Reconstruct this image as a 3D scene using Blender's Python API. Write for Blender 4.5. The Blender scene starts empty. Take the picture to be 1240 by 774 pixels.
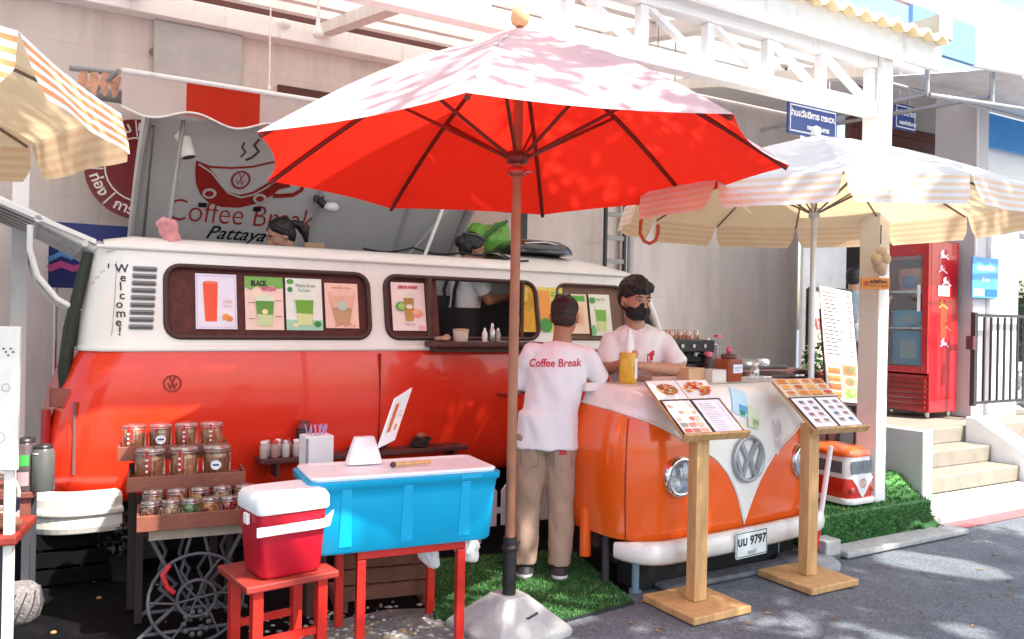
import bpy, bmesh, math, random
from mathutils import Vector, Matrix, noise, Euler
random.seed(7)
PI = math.pi
R = math.radians
scene = bpy.context.scene
COL = scene.collection
EYE, FPX, ROLL = 1.55, 973.0, R(1.1)

# ------------------------------------------------------------------ camera
cam_d = bpy.data.cameras.new("camera")
cam = bpy.data.objects.new("camera", cam_d)
COL.objects.link(cam)
cam_d.sensor_width = 36
cam_d.lens = 36 * FPX / 1240
cam_d.clip_start = 0.05
cam_d.clip_end = 600
cam.matrix_world = Matrix.Translation((0, 0, EYE)) @ Matrix.Rotation(PI / 2, 4, 'X') @ Matrix.Rotation(ROLL, 4, 'Z')
scene.camera = cam


def ray(px, py):
    """direction (per metre of depth) seen at a point of the surveyed photo"""
    dx, dy = px - 620, py - 387
    c, s = math.cos(ROLL), math.sin(ROLL)
    return Vector(((dx * c + dy * s) / FPX, 1.0, -(-dx * s + dy * c) / FPX))


def P(px, py, Y):
    return Vector((0, 0, EYE)) + ray(px, py) * Y


def G(px, py, z=0.0):
    r = ray(px, py)
    return Vector((0, 0, EYE)) + r * ((z - EYE) / r.z)


def hit(px, py, o, n):
    r = ray(px, py)
    e = Vector((0, 0, EYE))
    return e + r * ((Vector(o) - e).dot(n) / r.dot(n))


# ------------------------------------------------------------------ materials
MATS = {}


def M(name, col, rough=0.5, metal=0.0, var=0.12, scale=6.0, bump=0.0, bscale=60.0, spec=0.5, coat=0.0,
      alpha=1.0, trans=0.0, dirt=None, dscale=2.5, stretch=None, dstretch=None, dpos=.5):
    if name in MATS:
        return MATS[name]
    m = bpy.data.materials.new(name)
    MATS[name] = m
    m.use_nodes = True
    nt = m.node_tree
    b = nt.nodes['Principled BSDF']
    b.inputs['Roughness'].default_value = rough
    b.inputs['Metallic'].default_value = metal
    b.inputs['Specular IOR Level'].default_value = spec
    b.inputs['Coat Weight'].default_value = coat
    b.inputs['Transmission Weight'].default_value = trans
    b.inputs['Alpha'].default_value = alpha
    tc = nt.nodes.new('ShaderNodeTexCoord')
    nz = nt.nodes.new('ShaderNodeTexNoise')
    nz.inputs['Scale'].default_value = scale
    nz.inputs['Detail'].default_value = 5
    nz.inputs['Roughness'].default_value = 0.6
    if stretch:
        sm = nt.nodes.new('ShaderNodeMapping')
        sm.inputs['Scale'].default_value = stretch
        nt.links.new(tc.outputs['Object'], sm.inputs['Vector'])
        nt.links.new(sm.outputs['Vector'], nz.inputs['Vector'])
    else:
        nt.links.new(tc.outputs['Object'], nz.inputs['Vector'])
    rp = nt.nodes.new('ShaderNodeValToRGB')
    rp.color_ramp.elements[0].position = 0.3
    rp.color_ramp.elements[1].position = 0.72
    lo = [max(0, c * (1 - var)) for c in col[:3]]
    hi = [min(1, c * (1 + var * .6)) for c in col[:3]]
    rp.color_ramp.elements[0].color = (*lo, 1)
    rp.color_ramp.elements[1].color = (*hi, 1)
    nt.links.new(nz.outputs['Fac'], rp.inputs['Fac'])
    out = rp.outputs['Color']
    if dirt:
        n2 = nt.nodes.new('ShaderNodeTexNoise')
        n2.inputs['Scale'].default_value = dscale
        n2.inputs['Detail'].default_value = 8
        n2.inputs['Roughness'].default_value = 0.7
        if dstretch:
            s2 = nt.nodes.new('ShaderNodeMapping')
            s2.inputs['Scale'].default_value = dstretch
            nt.links.new(tc.outputs['Object'], s2.inputs['Vector'])
            nt.links.new(s2.outputs['Vector'], n2.inputs['Vector'])
        else:
            nt.links.new(tc.outputs['Object'], n2.inputs['Vector'])
        r2 = nt.nodes.new('ShaderNodeValToRGB')
        r2.color_ramp.elements[0].position = dpos
        r2.color_ramp.elements[1].position = 0.8
        r2.color_ramp.elements[0].color = (0, 0, 0, 1)
        r2.color_ramp.elements[1].color = (1, 1, 1, 1)
        nt.links.new(n2.outputs['Fac'], r2.inputs['Fac'])
        mx = nt.nodes.new('ShaderNodeMix')
        mx.data_type = 'RGBA'
        nt.links.new(r2.outputs['Color'], mx.inputs['Factor'])
        nt.links.new(out, mx.inputs['A'])
        mx.inputs['B'].default_value = (*dirt, 1)
        out = mx.outputs['Result']
    nt.links.new(out, b.inputs['Base Color'])
    # roughness breakup
    mr = nt.nodes.new('ShaderNodeMapRange')
    mr.inputs['To Min'].default_value = max(0, rough * 0.82)
    mr.inputs['To Max'].default_value = min(1, rough * 1.18 + .01)
    nt.links.new(nz.outputs['Fac'], mr.inputs['Value'])
    nt.links.new(mr.outputs['Result'], b.inputs['Roughness'])
    if bump:
        nb = nt.nodes.new('ShaderNodeTexNoise')
        nb.inputs['Scale'].default_value = bscale
        nb.inputs['Detail'].default_value = 4
        nt.links.new(tc.outputs['Object'], nb.inputs['Vector'])
        bp = nt.nodes.new('ShaderNodeBump')
        bp.inputs['Strength'].default_value = bump
        bp.inputs['Distance'].default_value = 0.01
        nt.links.new(nb.outputs['Fac'], bp.inputs['Height'])
        nt.links.new(bp.outputs['Normal'], b.inputs['Normal'])
    return m


def srgb(h):
    v = [int(h[i:i + 2], 16) / 255 for i in (0, 2, 4)]
    return tuple(c / 12.92 if c <= .04045 else ((c + .055) / 1.055) ** 2.4 for c in v)


def ink(h):
    """printed paper / vinyl of one ink"""
    return M('print_' + h, srgb(h), rough=.45, var=.06, scale=14)


def glass(name='clear_glass', tint=(1, 1, 1), a=0.16):
    if name in MATS:
        return MATS[name]
    m = bpy.data.materials.new(name)
    MATS[name] = m
    m.use_nodes = True
    nt = m.node_tree
    nt.nodes.remove(nt.nodes['Principled BSDF'])
    b = nt.nodes.new('ShaderNodeBsdfGlossy')
    b.inputs['Color'].default_value = (*[.5 + .5 * c for c in tint], 1)
    b.inputs['Roughness'].default_value = 0.04
    tr = nt.nodes.new('ShaderNodeBsdfTransparent')
    tr.inputs['Color'].default_value = (*tint, 1)
    lw = nt.nodes.new('ShaderNodeLayerWeight')
    lw.inputs['Blend'].default_value = 0.3
    mr = nt.nodes.new('ShaderNodeMapRange')
    mr.inputs['To Min'].default_value = a
    mr.inputs['To Max'].default_value = min(1, a + .55)
    nt.links.new(lw.outputs['Fresnel'], mr.inputs['Value'])
    mx = nt.nodes.new('ShaderNodeMixShader')
    nt.links.new(mr.outputs['Result'], mx.inputs['Fac'])
    nt.links.new(tr.outputs['BSDF'], mx.inputs[1])
    nt.links.new(b.outputs['BSDF'], mx.inputs[2])
    nt.links.new(mx.outputs['Shader'], nt.nodes['Material Output'].inputs['Surface'])
    return m


def cloth(name, top, under, translucent=(1, 1, 1), tmix=0.5, stripes=None):
    """two-sided canopy fabric: top colour outside, under colour inside, light soaks through"""
    if name in MATS:
        return MATS[name]
    m = bpy.data.materials.new(name)
    MATS[name] = m
    m.use_nodes = True
    nt = m.node_tree
    nt.nodes.remove(nt.nodes['Principled BSDF'])
    geo = nt.nodes.new('ShaderNodeNewGeometry')
    tc = nt.nodes.new('ShaderNodeTexCoord')
    nz = nt.nodes.new('ShaderNodeTexNoise')
    nz.inputs['Scale'].default_value = 3.5
    nz.inputs['Detail'].default_value = 6
    nt.links.new(tc.outputs['Object'], nz.inputs['Vector'])

    def shade(col):
        rp = nt.nodes.new('ShaderNodeValToRGB')
        rp.color_ramp.elements[0].position = .3
        rp.color_ramp.elements[1].position = .7
        rp.color_ramp.elements[0].color = (*[c * .9 for c in col], 1)
        rp.color_ramp.elements[1].color = (*[min(1, c * 1.05) for c in col], 1)
        nt.links.new(nz.outputs['Fac'], rp.inputs['Fac'])
        return rp.outputs['Color']
    mc = nt.nodes.new('ShaderNodeMix')
    mc.data_type = 'RGBA'
    nt.links.new(geo.outputs['Backfacing'], mc.inputs['Factor'])
    nt.links.new(shade(top), mc.inputs['A'])
    nt.links.new(shade(under), mc.inputs['B'])
    d = nt.nodes.new('ShaderNodeBsdfDiffuse')
    nt.links.new(mc.outputs['Result'], d.inputs['Color'])
    t = nt.nodes.new('ShaderNodeBsdfTranslucent')
    t.inputs['Color'].default_value = (*translucent, 1)
    mx = nt.nodes.new('ShaderNodeMixShader')
    mx.inputs['Fac'].default_value = tmix
    nt.links.new(d.outputs['BSDF'], mx.inputs[1])
    nt.links.new(t.outputs['BSDF'], mx.inputs[2])
    bp = nt.nodes.new('ShaderNodeBump')
    bp.inputs['Strength'].default_value = .5
    bp.inputs['Distance'].default_value = .05
    nt.links.new(nz.outputs['Fac'], bp.inputs['Height'])
    nt.links.new(bp.outputs['Normal'], d.inputs['Normal'])
    nt.links.new(mx.outputs['Shader'], nt.nodes['Material Output'].inputs['Surface'])
    return m


# ------------------------------------------------------------------ mesh builder
class MB:
    def __init__(self):
        self.v, self.f, self.m, self.s, self.mats = [], [], [], [], []

    def mi(self, mat):
        if mat not in self.mats:
            self.mats.append(mat)
        return self.mats.index(mat)

    def add(self, vs, fs, mat, smooth=False, T=None):
        o = len(self.v)
        for p in vs:
            p = Vector(p)
            self.v.append(T @ p if T else p)
        k = self.mi(mat)
        for f in fs:
            self.f.append([o + i for i in f])
            self.m.append(k)
            self.s.append(smooth)
        return self

    def box(self, a, b, mat, T=None):
        (x0, y0, z0), (x1, y1, z1) = a, b
        vs = [(x0, y0, z0), (x1, y0, z0), (x1, y1, z0), (x0, y1, z0), (x0, y0, z1), (x1, y0, z1), (x1, y1, z1), (x0, y1, z1)]
        fs = [(3, 2, 1, 0), (4, 5, 6, 7), (0, 1, 5, 4), (1, 2, 6, 5), (2, 3, 7, 6), (3, 0, 4, 7)]
        return self.add(vs, fs, mat, False, T)

    def cbox(self, c, s, mat, T=None, r=0.0, n=3):
        """box centred in plan at c (c.z is its base) with plan corners rounded by r"""
        x, y, z = c
        w, d, h = s
        if r <= 0:
            return self.box((x - w / 2, y - d / 2, z), (x + w / 2, y + d / 2, z + h), mat, T)
        pts = rrect(w, d, r, n)
        k = len(pts)
        vs = [(x + p[0], y + p[1], z) for p in pts] + [(x + p[0], y + p[1], z + h) for p in pts]
        fs = [(i, (i + 1) % k, k + (i + 1) % k, k + i) for i in range(k)]
        fs += [tuple(range(k - 1, -1, -1)), tuple(range(k, 2 * k))]
        return self.add(vs, fs, mat, False, T)

    def rings(self, rs, mat, smooth=True, closed=True, caps=True, T=None, flip=False):
        k = len(rs[0])
        vs = [p for r in rs for p in r]
        fs = []
        for j in range(len(rs) - 1):
            for i in range(k if closed else k - 1):
                a, b = j * k + i, j * k + (i + 1) % k
                q = (a, b, b + k, a + k)
                fs.append(q[::-1] if flip else q)
        self.add(vs, fs, mat, smooth, T)
        if caps and closed:
            self.add(rs[0], [tuple(range(k))[::-1]], mat, False, T)
            self.add(rs[-1], [tuple(range(k))], mat, False, T)
        return self

    def cyl(self, p, q, r0, mat, r1=None, n=12, caps=True, T=None, smooth=True):
        return self.tube([p, q], [r0, r0 if r1 is None else r1], mat, n, caps=caps, T=T, smooth=smooth)

    def tube(self, pts, r, mat, n=8, caps=True, closed=False, T=None, smooth=True):
        pts = [Vector(p) for p in pts]
        k = len(pts)
        rr = r if isinstance(r, (list, tuple)) else [r] * k
        t0 = (pts[1] - pts[0]).normalized()
        up = Vector((0, 0, 1)) if abs(t0.z) < .9 else Vector((1, 0, 0))
        a = t0.cross(up).normalized()
        rs = []
        for i, p in enumerate(pts):
            if closed:
                t = (pts[(i + 1) % k] - pts[i - 1])
            else:
                t = pts[min(i + 1, k - 1)] - pts[max(i - 1, 0)]
            t.normalize()
            a = (a - t * a.dot(t)).normalized()
            b = t.cross(a)
            rs.append([p + (a * math.cos(2 * PI * j / n) + b * math.sin(2 * PI * j / n)) * rr[i] for j in range(n)])
        if closed:
            rs.append(rs[0])
            return self.rings(rs, mat, smooth, True, False, T, True)
        return self.rings(rs, mat, smooth, True, caps, T, False)

    def lathe(self, prof, mat, n=20, c=(0, 0, 0), smooth=True, T=None):
        c = Vector(c)
        rs = [[c + Vector((r * math.cos(2 * PI * i / n), r * math.sin(2 * PI * i / n), z)) for i in range(n)] for r, z in prof]
        return self.rings(rs, mat, smooth, True, True, T)

    def ell(self, c, r, mat, nu=16, nv=10, T=None):
        c = Vector(c)
        rs = []
        for j in range(nv + 1):
            a = -PI / 2 + PI * (j / nv) * .98 + PI * .01
            rs.append([c + Vector((r[0] * math.cos(a) * math.cos(2 * PI * i / nu), r[1] * math.cos(a) * math.sin(2 * PI * i / nu), r[2] * math.sin(a))) for i in range(nu)])
        return self.rings(rs, mat, True, True, True, T)

    def poly(self, pts, mat, T=None):
        return self.add(pts, [tuple(range(len(pts)))], mat, False, T)

    def prism(self, pts2, mp, t, mat, T=None):
        """outline pts2 mapped by mp(u,v,w); w from 0 to t"""
        k = len(pts2)
        vs = [mp(u, v, 0) for u, v in pts2] + [mp(u, v, t) for u, v in pts2]
        fs = [(i, (i + 1) % k, k + (i + 1) % k, k + i) for i in range(k)] + [tuple(range(k))[::-1], tuple(range(k, 2 * k))]
        return self.add(vs, fs, mat, False, T)

    def holes(self, outer, inners, mp, t, mat):
        """plate with holes: outline and hole loops in 2D, mapped by mp(u,v,w), thickness t"""
        bm = bmesh.new()
        es = []
        loops = [outer] + inners
        for lp in loops:
            vs = [bm.verts.new((p[0], p[1], 0)) for p in lp]
            for i in range(len(vs)):
                es.append(bm.edges.new((vs[i], vs[(i + 1) % len(vs)])))
        bmesh.ops.triangle_fill(bm, edges=es, use_beauty=True, use_dissolve=False, normal=(0, 0, 1))
        bm.verts.index_update()
        vs = [(v.co.x, v.co.y) for v in bm.verts]
        fs = [[v.index for v in f.verts] for f in bm.faces]
        self.add([mp(u, v, 0) for u, v in vs], [f[::-1] for f in fs], mat)
        self.add([mp(u, v, t) for u, v in vs], fs, mat)
        bm.free()
        for lp in loops:
            k = len(lp)
            self.add([mp(u, v, 0) for u, v in lp] + [mp(u, v, t) for u, v in lp],
                     [(i, (i + 1) % k, k + (i + 1) % k, k + i) for i in range(k)], mat)
        return self

    def text(self, s, size, mp, mat, align='CENTER', w=0.0, bold=0.0, sx=1.0, ital=0.0):
        cu = bpy.data.curves.new('lettering', 'FONT')
        cu.body = s
        cu.size = size
        cu.align_x = align
        cu.align_y = 'CENTER'
        cu.offset = bold
        cu.shear = ital
        cu.resolution_u = 3
        ob = bpy.data.objects.new('lettering', cu)
        COL.objects.link(ob)
        me = bpy.data.meshes.new_from_object(ob.evaluated_get(bpy.context.evaluated_depsgraph_get()))
        self.add([mp(v.co.x * sx, v.co.y, w) for v in me.vertices], [list(p.vertices) for p in me.polygons], mat)
        bpy.data.objects.remove(ob)
        bpy.data.curves.remove(cu)
        bpy.data.meshes.remove(me)
        return self

    def build(self, name, parent=None, bevel=0.0, seg=2, kind=None, loc=None, recalc=True, label=None, auto=None):
        me = bpy.data.meshes.new(name)
        me.from_pydata([tuple(v) for v in self.v], [], self.f)
        for m in self.mats:
            me.materials.append(m)
        for i, p in enumerate(me.polygons):
            p.material_index = self.m[i]
            p.use_smooth = self.s[i]
        if recalc:
            bm = bmesh.new()
            bm.from_mesh(me)
            bmesh.ops.recalc_face_normals(bm, faces=bm.faces)
            bm.to_mesh(me)
            bm.free()
        me.update()
        o = bpy.data.objects.new(name, me)
        COL.objects.link(o)
        if parent:
            o.parent = parent
        if loc is not None:
            o.location = loc
        if bevel:
            md = o.modifiers.new('bevel', 'BEVEL')
            md.width = bevel
            md.segments = seg
            md.limit_method = 'ANGLE'
            md.angle_limit = R(40)
        if kind:
            o['kind'] = kind
        if label:
            o['label'] = label
        return o


def rrect(w, h, r, n=4, cx=0, cy=0):
    out = []
    for k, (sx, sy) in enumerate(((1, 1), (-1, 1), (-1, -1), (1, -1))):
        for i in range(n + 1):
            a = PI / 2 * (k + i / n)
            out.append((cx + sx * (w / 2 - r) + r * math.cos(a), cy + sy * (h / 2 - r) + r * math.sin(a)))
    return out


def circ(cx, cy, r, n=20, ry=None):
    return [(cx + r * math.cos(2 * PI * i / n), cy + (ry or r) * math.sin(2 * PI * i / n)) for i in range(n)]


def stroke(pts, w):
    """outline of a thick 2D polyline"""
    L, Rr = [], []
    n = len(pts)
    for i, p in enumerate(pts):
        a = Vector(pts[max(0, i - 1)])
        b = Vector(pts[min(n - 1, i + 1)])
        d = (b - a).normalized()
        nn = Vector((-d.y, d.x)) * w / 2
        L.append((p[0] + nn.x, p[1] + nn.y))
        Rr.append((p[0] - nn.x, p[1] - nn.y))
    return L, Rr


class Flat:
    """draws flat ink shapes on a surface map mp(u,v,w)"""

    def __init__(self, mb, mp, dw=0.0015):
        self.mb, self.mp, self.dw, self.k = mb, mp, dw, 1

    def poly(self, pts, c, layer=1):
        self.mb.poly([self.mp(u, v, self.dw * layer) for u, v in pts], c if not isinstance(c, str) else ink(c))

    def rect(self, u0, v0, u1, v1, c, layer=1):
        self.poly([(u0, v0), (u1, v0), (u1, v1), (u0, v1)], c, layer)

    def circle(self, u, v, r, c, layer=1, ry=None, n=18):
        self.poly(circ(u, v, r, n, ry), c, layer)

    def ring(self, u, v, r0, r1, c, layer=1, n=28):
        a, b = circ(u, v, r0, n), circ(u, v, r1, n)
        for i in range(n):
            j = (i + 1) % n
            self.poly([a[i], a[j], b[j], b[i]], c, layer)

    def line(self, pts, w, c, layer=1):
        L, Rr = stroke(pts, w)
        for i in range(len(pts) - 1):
            self.poly([L[i], L[i + 1], Rr[i + 1], Rr[i]], c, layer)

    def text(self, s, size, u, v, c, layer=1, align='CENTER', rot=0.0, **k):
        cr, sr = math.cos(rot), math.sin(rot)
        self.mb.text(s, size, lambda a, b, w: self.mp(u + a * cr - b * sr, v + a * sr + b * cr, self.dw * layer),
                     c if not isinstance(c, str) else ink(c), align, **k)


def plane_map(o, ux, uy):
    o, ux, uy = Vector(o), Vector(ux).normalized(), Vector(uy).normalized()
    n = ux.cross(uy).normalized()
    return lambda u, v, w=0: o + ux * u + uy * v + n * w


# ------------------------------------------------------------------ things
def thing(name, label, cat, loc=(0, 0, 0), rotz=0.0, group=None):
    o = bpy.data.objects.new(name, None)
    o.empty_display_size = .1
    COL.objects.link(o)
    o.location = loc
    o.rotation_euler = (0, 0, rotz)
    tag(o, label, cat, group)
    return o


def tag(o, label, cat, group=None):
    o['label'] = label
    o['category'] = cat
    if group:
        o['group'] = group
    return o


def copy_tree(o, parent=None):
    c = o.copy()
    COL.objects.link(c)
    c.parent = parent
    for ch in list(o.children):
        copy_tree(ch, c)
    return c


def dup(o, loc, rotz=None, label=None, group=None, scale=None):
    c = copy_tree(o)
    c.location = loc
    if rotz is not None:
        c.rotation_euler = (0, 0, rotz)
    if label:
        c['label'] = label
    if group:
        c['group'] = group
    if scale:
        c.scale = scale
    return c


def organic(name, parent, mat, fill, voxel=.008, smooth=4, wrinkle=0.0, wscale=9.0, wfun=None, label=None, sub=False):
    """fill(mb) lays overlapping solids; they are fused into ONE continuous skin"""
    mb = MB()
    fill(mb, mat)
    me = bpy.data.meshes.new(name)
    me.from_pydata([tuple(v) for v in mb.v], [], mb.f)
    bm = bmesh.new()
    bm.from_mesh(me)
    bmesh.ops.recalc_face_normals(bm, faces=bm.faces)
    bm.to_mesh(me)
    bm.free()
    t = bpy.data.objects.new(name, me)
    COL.objects.link(t)
    md = t.modifiers.new('r', 'REMESH')
    md.mode = 'VOXEL'
    md.voxel_size = voxel
    if smooth:
        sm = t.modifiers.new('s', 'SMOOTH')
        sm.factor = .5
        sm.iterations = smooth
    me2 = bpy.data.meshes.new_from_object(t.evaluated_get(bpy.context.evaluated_depsgraph_get()))
    bpy.data.objects.remove(t)
    bpy.data.meshes.remove(me)
    if wrinkle:
        me2.update()
        ns = [v.normal.copy() for v in me2.vertices]
        for v, nn in zip(me2.vertices, ns):
            k = wfun(v.co) if wfun else 1.0
            q = v.co * wscale
            q = Vector((q.x, q.y, q.z * .55 + q.x * .5))
            d = noise.noise(q) + .5 * noise.noise(q * 2.3)
            v.co += nn * (wrinkle * k * d)
    me2.materials.clear()
    me2.materials.append(mat)
    for p in me2.polygons:
        p.use_smooth = True
    me2.name = name
    o = bpy.data.objects.new(name, me2)
    COL.objects.link(o)
    o.parent = parent
    if label:
        o['label'] = label
    return o
# ------------------------------------------------------------------ light
SUN_AZ = math.atan2(.84, -.54)
SUN_EL = R(54)
TO_SUN = Vector((math.sin(SUN_AZ) * math.cos(SUN_EL), math.cos(SUN_AZ) * math.cos(SUN_EL), math.sin(SUN_EL)))
w = bpy.data.worlds.new("World")
scene.world = w
w.use_nodes = True
sky = w.node_tree.nodes.new('ShaderNodeTexSky')
sky.sky_type = 'NISHITA'
sky.sun_disc = False
sky.sun_elevation = SUN_EL
sky.sun_rotation = SUN_AZ
sky.air_density = 1.2
sky.dust_density = 3.0
sky.ozone_density = 1.0
w.node_tree.links.new(sky.outputs['Color'], w.node_tree.nodes['Background'].inputs['Color'])
w.node_tree.nodes['Background'].inputs['Strength'].default_value = 0.15
sd = bpy.data.lights.new('sun', 'SUN')
sd.energy = 4.2
sd.angle = R(.53)
sd.color = (1.0, .95, .87)
so = bpy.data.objects.new('sun', sd)
COL.objects.link(so)
so.rotation_euler = TO_SUN.to_track_quat('Z', 'Y').to_euler()
so.location = (8, -6, 12)
scene.view_settings.view_transform = 'Standard'
scene.view_settings.look = 'None'
scene.view_settings.exposure = 0
scene.cycles.film_exposure = 2.8
scene.cycles.max_bounces = 10
scene.cycles.diffuse_bounces = 5
scene.cycles.transparent_max_bounces = 16
scene.cycles.sample_clamp_indirect = 6

# ------------------------------------------------------------------ frames
BA = R(30.5)
B0 = Vector((2.72, 6.05, 0))
BU = Vector((math.cos(BA), math.sin(BA), 0))
BV = Vector((-math.sin(BA), math.cos(BA), 0))
UZ = Vector((0, 0, 1))


def Bw(x, y, z=0):
    return B0 + BU * x + BV * y + UZ * z


def Bl(p):
    d = Vector(p) - B0
    return Vector((d.dot(BU), d.dot(BV), d.z))


def bthing(name, label, cat, group=None):
    return thing(name, label, cat, B0, BA, group)


def onwall(px, py, y):
    """building coordinates of a photo point on the plane y = const"""
    return Bl(hit(px, py, Bw(0, y), BV))


# ------------------------------------------------------------------ basic materials
white = M('white_paint', (.90, .89, .88), rough=.45, var=.04, scale=2.2, dirt=(.58, .54, .48), dscale=3, dstretch=(3, 3, .5), dpos=.56)
offwhite = M('warm_white_paint', (.78, .75, .70), rough=.5, var=.06, dirt=(.55, .5, .44), dscale=2, dstretch=(4, 4, .5))
steel = M('brushed_steel', (.55, .55, .56), rough=.3, metal=1, var=.1, scale=20)
chrome = M('chrome', (.75, .76, .78), rough=.08, metal=1, var=.05)
black = M('black_plastic', (.018, .018, .02), rough=.42, var=.2)
rubber = M('black_rubber', (.02, .019, .018), rough=.7, var=.3)
darkbrown = M('dark_brown_wood', (.085, .035, .022), rough=.5, var=.3, scale=12, bump=.2)
pine = M('pine_wood', (.62, .36, .15), rough=.5, var=.30, scale=5, bump=.12, bscale=40, stretch=(9, 3, .6), dirt=(.42, .22, .09), dscale=5, dpos=.55)
tan = M('tan_board', (.62, .40, .22), rough=.55, var=.12, scale=8)
redpaint = M('red_enamel', (.62, .022, .012), rough=.32, var=.12, scale=4, coat=.4, dirt=(.38, .02, .012), dscale=6)
paper = M('white_paper', (.84, .84, .83), rough=.6, var=.03)
concrete = M('raw_concrete', (.46, .46, .44), rough=.85, var=.2, scale=14, bump=.35, bscale=90, dirt=(.3, .3, .29), dscale=5)


def asphalt():
    m = M('asphalt', (.128, .144, .164), rough=.85, var=.3, scale=2.2, bump=.5, bscale=160, dirt=(.115, .125, .142), dscale=.8)
    nt = m.node_tree
    b = nt.nodes['Principled BSDF']
    src = b.inputs['Base Color'].links[0].from_socket
    tc = nt.nodes.new('ShaderNodeTexCoord')
    vo = nt.nodes.new('ShaderNodeTexVoronoi')
    vo.inputs['Scale'].default_value = 110
    nt.links.new(tc.outputs['Object'], vo.inputs['Vector'])
    rp = nt.nodes.new('ShaderNodeValToRGB')
    rp.color_ramp.elements[0].color = (.45, .45, .45, 1)
    rp.color_ramp.elements[1].color = (1.7, 1.7, 1.75, 1)
    nt.links.new(vo.outputs['Color'], rp.inputs['Fac'])
    mx = nt.nodes.new('ShaderNodeMix')
    mx.data_type = 'RGBA'
    mx.blend_type = 'MULTIPLY'
    mx.inputs['Factor'].default_value = .8
    nt.links.new(src, mx.inputs['A'])
    nt.links.new(rp.outputs['Color'], mx.inputs['B'])
    ve = nt.nodes.new('ShaderNodeTexVoronoi')
    ve.feature = 'DISTANCE_TO_EDGE'
    ve.inputs['Scale'].default_value = .3
    nd = nt.nodes.new('ShaderNodeTexNoise')
    nd.inputs['Scale'].default_value = 2.5
    nd.inputs['Detail'].default_value = 6
    nt.links.new(tc.outputs['Object'], nd.inputs['Vector'])
    va = nt.nodes.new('ShaderNodeVectorMath')
    va.operation = 'MULTIPLY_ADD'
    va.inputs[1].default_value = (.5, .5, .5)
    nt.links.new(nd.outputs['Color'], va.inputs[0])
    nt.links.new(tc.outputs['Object'], va.inputs[2])
    nt.links.new(va.outputs['Vector'], ve.inputs['Vector'])
    rc = nt.nodes.new('ShaderNodeValToRGB')
    rc.color_ramp.elements[0].position = .0
    rc.color_ramp.elements[1].position = .0028
    rc.color_ramp.elements[0].color = (.62, .62, .63, 1)
    rc.color_ramp.elements[1].color = (1, 1, 1, 1)
    nt.links.new(ve.outputs['Distance'], rc.inputs['Fac'])
    m2 = nt.nodes.new('ShaderNodeMix')
    m2.data_type = 'RGBA'
    m2.blend_type = 'MULTIPLY'
    m2.inputs['Factor'].default_value = 1
    nt.links.new(mx.outputs['Result'], m2.inputs['A'])
    nt.links.new(rc.outputs['Color'], m2.inputs['B'])
    nt.links.new(m2.outputs['Result'], b.inputs['Base Color'])
    return m


def panel_wall(name, col, w_, h_, mortar=.9):
    m = M(name, col, rough=.7, var=.07, scale=1.6, bump=.05, bscale=40, dirt=tuple(c * .72 for c in col), dscale=1.4, dstretch=(2.2, 2.2, .35), dpos=.45)
    nt = m.node_tree
    b = nt.nodes['Principled BSDF']
    src = b.inputs['Base Color'].links[0].from_socket
    tc = nt.nodes.new('ShaderNodeTexCoord')
    mp = nt.nodes.new('ShaderNodeMapping')
    mp.inputs['Rotation'].default_value = (R(90), 0, 0)
    nt.links.new(tc.outputs['Object'], mp.inputs['Vector'])
    br = nt.nodes.new('ShaderNodeTexBrick')
    br.offset = 0
    br.inputs['Scale'].default_value = 1
    br.inputs['Brick Width'].default_value = w_
    br.inputs['Row Height'].default_value = h_
    br.inputs['Mortar Size'].default_value = .004
    br.inputs['Color1'].default_value = (1, 1, 1, 1)
    br.inputs['Color2'].default_value = (.97, .97, .97, 1)
    br.inputs['Mortar'].default_value = (mortar * .7, mortar * .68, mortar * .66, 1)
    nt.links.new(mp.outputs['Vector'], br.inputs['Vector'])
    mx = nt.nodes.new('ShaderNodeMix')
    mx.data_type = 'RGBA'
    mx.blend_type = 'MULTIPLY'
    mx.inputs['Factor'].default_value = 1
    nt.links.new(src, mx.inputs['A'])
    nt.links.new(br.outputs['Color'], mx.inputs['B'])
    nt.links.new(mx.outputs['Result'], b.inputs['Base Color'])
    return m


# ------------------------------------------------------------------ ground
g = MB()
g.poly([(-150, -100, 0), (150, -100, 0), (150, 250, 0), (-150, 250, 0)], asphalt())
g.build('road', kind='structure', recalc=False)
shade_floor = M('shade_black_floor', (.0035, .0034, .004), rough=1, var=.5, scale=9, bump=.6, bscale=50, dirt=(.012, .011, .013), dscale=6, spec=.1)  # near-black floor colour carries the shade under van and tables
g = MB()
g.poly([Vector((-7, .8, .004)), Vector((-1.3, 2.2, .004)), Vector((-.45, 3.7, .004)), Vector((-.1, 4.1, .004)), Vector((.66, 4.46, .004)), Vector((.80, 4.97, .004)), Bw(.45, .05, .004), Bw(.45, 3.6, .004), Bw(-9.5, 3.6, .004)], shade_floor)
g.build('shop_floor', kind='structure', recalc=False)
kerbc = M('kerb_concrete', (.30, .31, .32), rough=.85, var=.16, scale=18, bump=.4, bscale=90)
g = MB()
g.box((-.78, -.40, .008), (.62, -.22, .05), M('pale_kerb', (.40, .40, .39), rough=.85, var=.2, scale=18, bump=.4, bscale=90, dirt=(.2, .2, .2), dscale=4))
k = g.build('kerb', kind='structure', bevel=.012)
k.location = B0
k.rotation_euler = (0, 0, BA)
g = MB()
g.box((-2.3, -.36, .008), (-.785, -.23, .04), M('dark_kerb', (.15, .155, .17), rough=.9, var=.3, scale=18, bump=.4, bscale=90, dirt=(.07, .07, .07), dscale=5))
k = g.build('kerb', kind='structure', bevel=.012)
k.location = B0
k.rotation_euler = (0, 0, BA)
g = MB()
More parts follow.
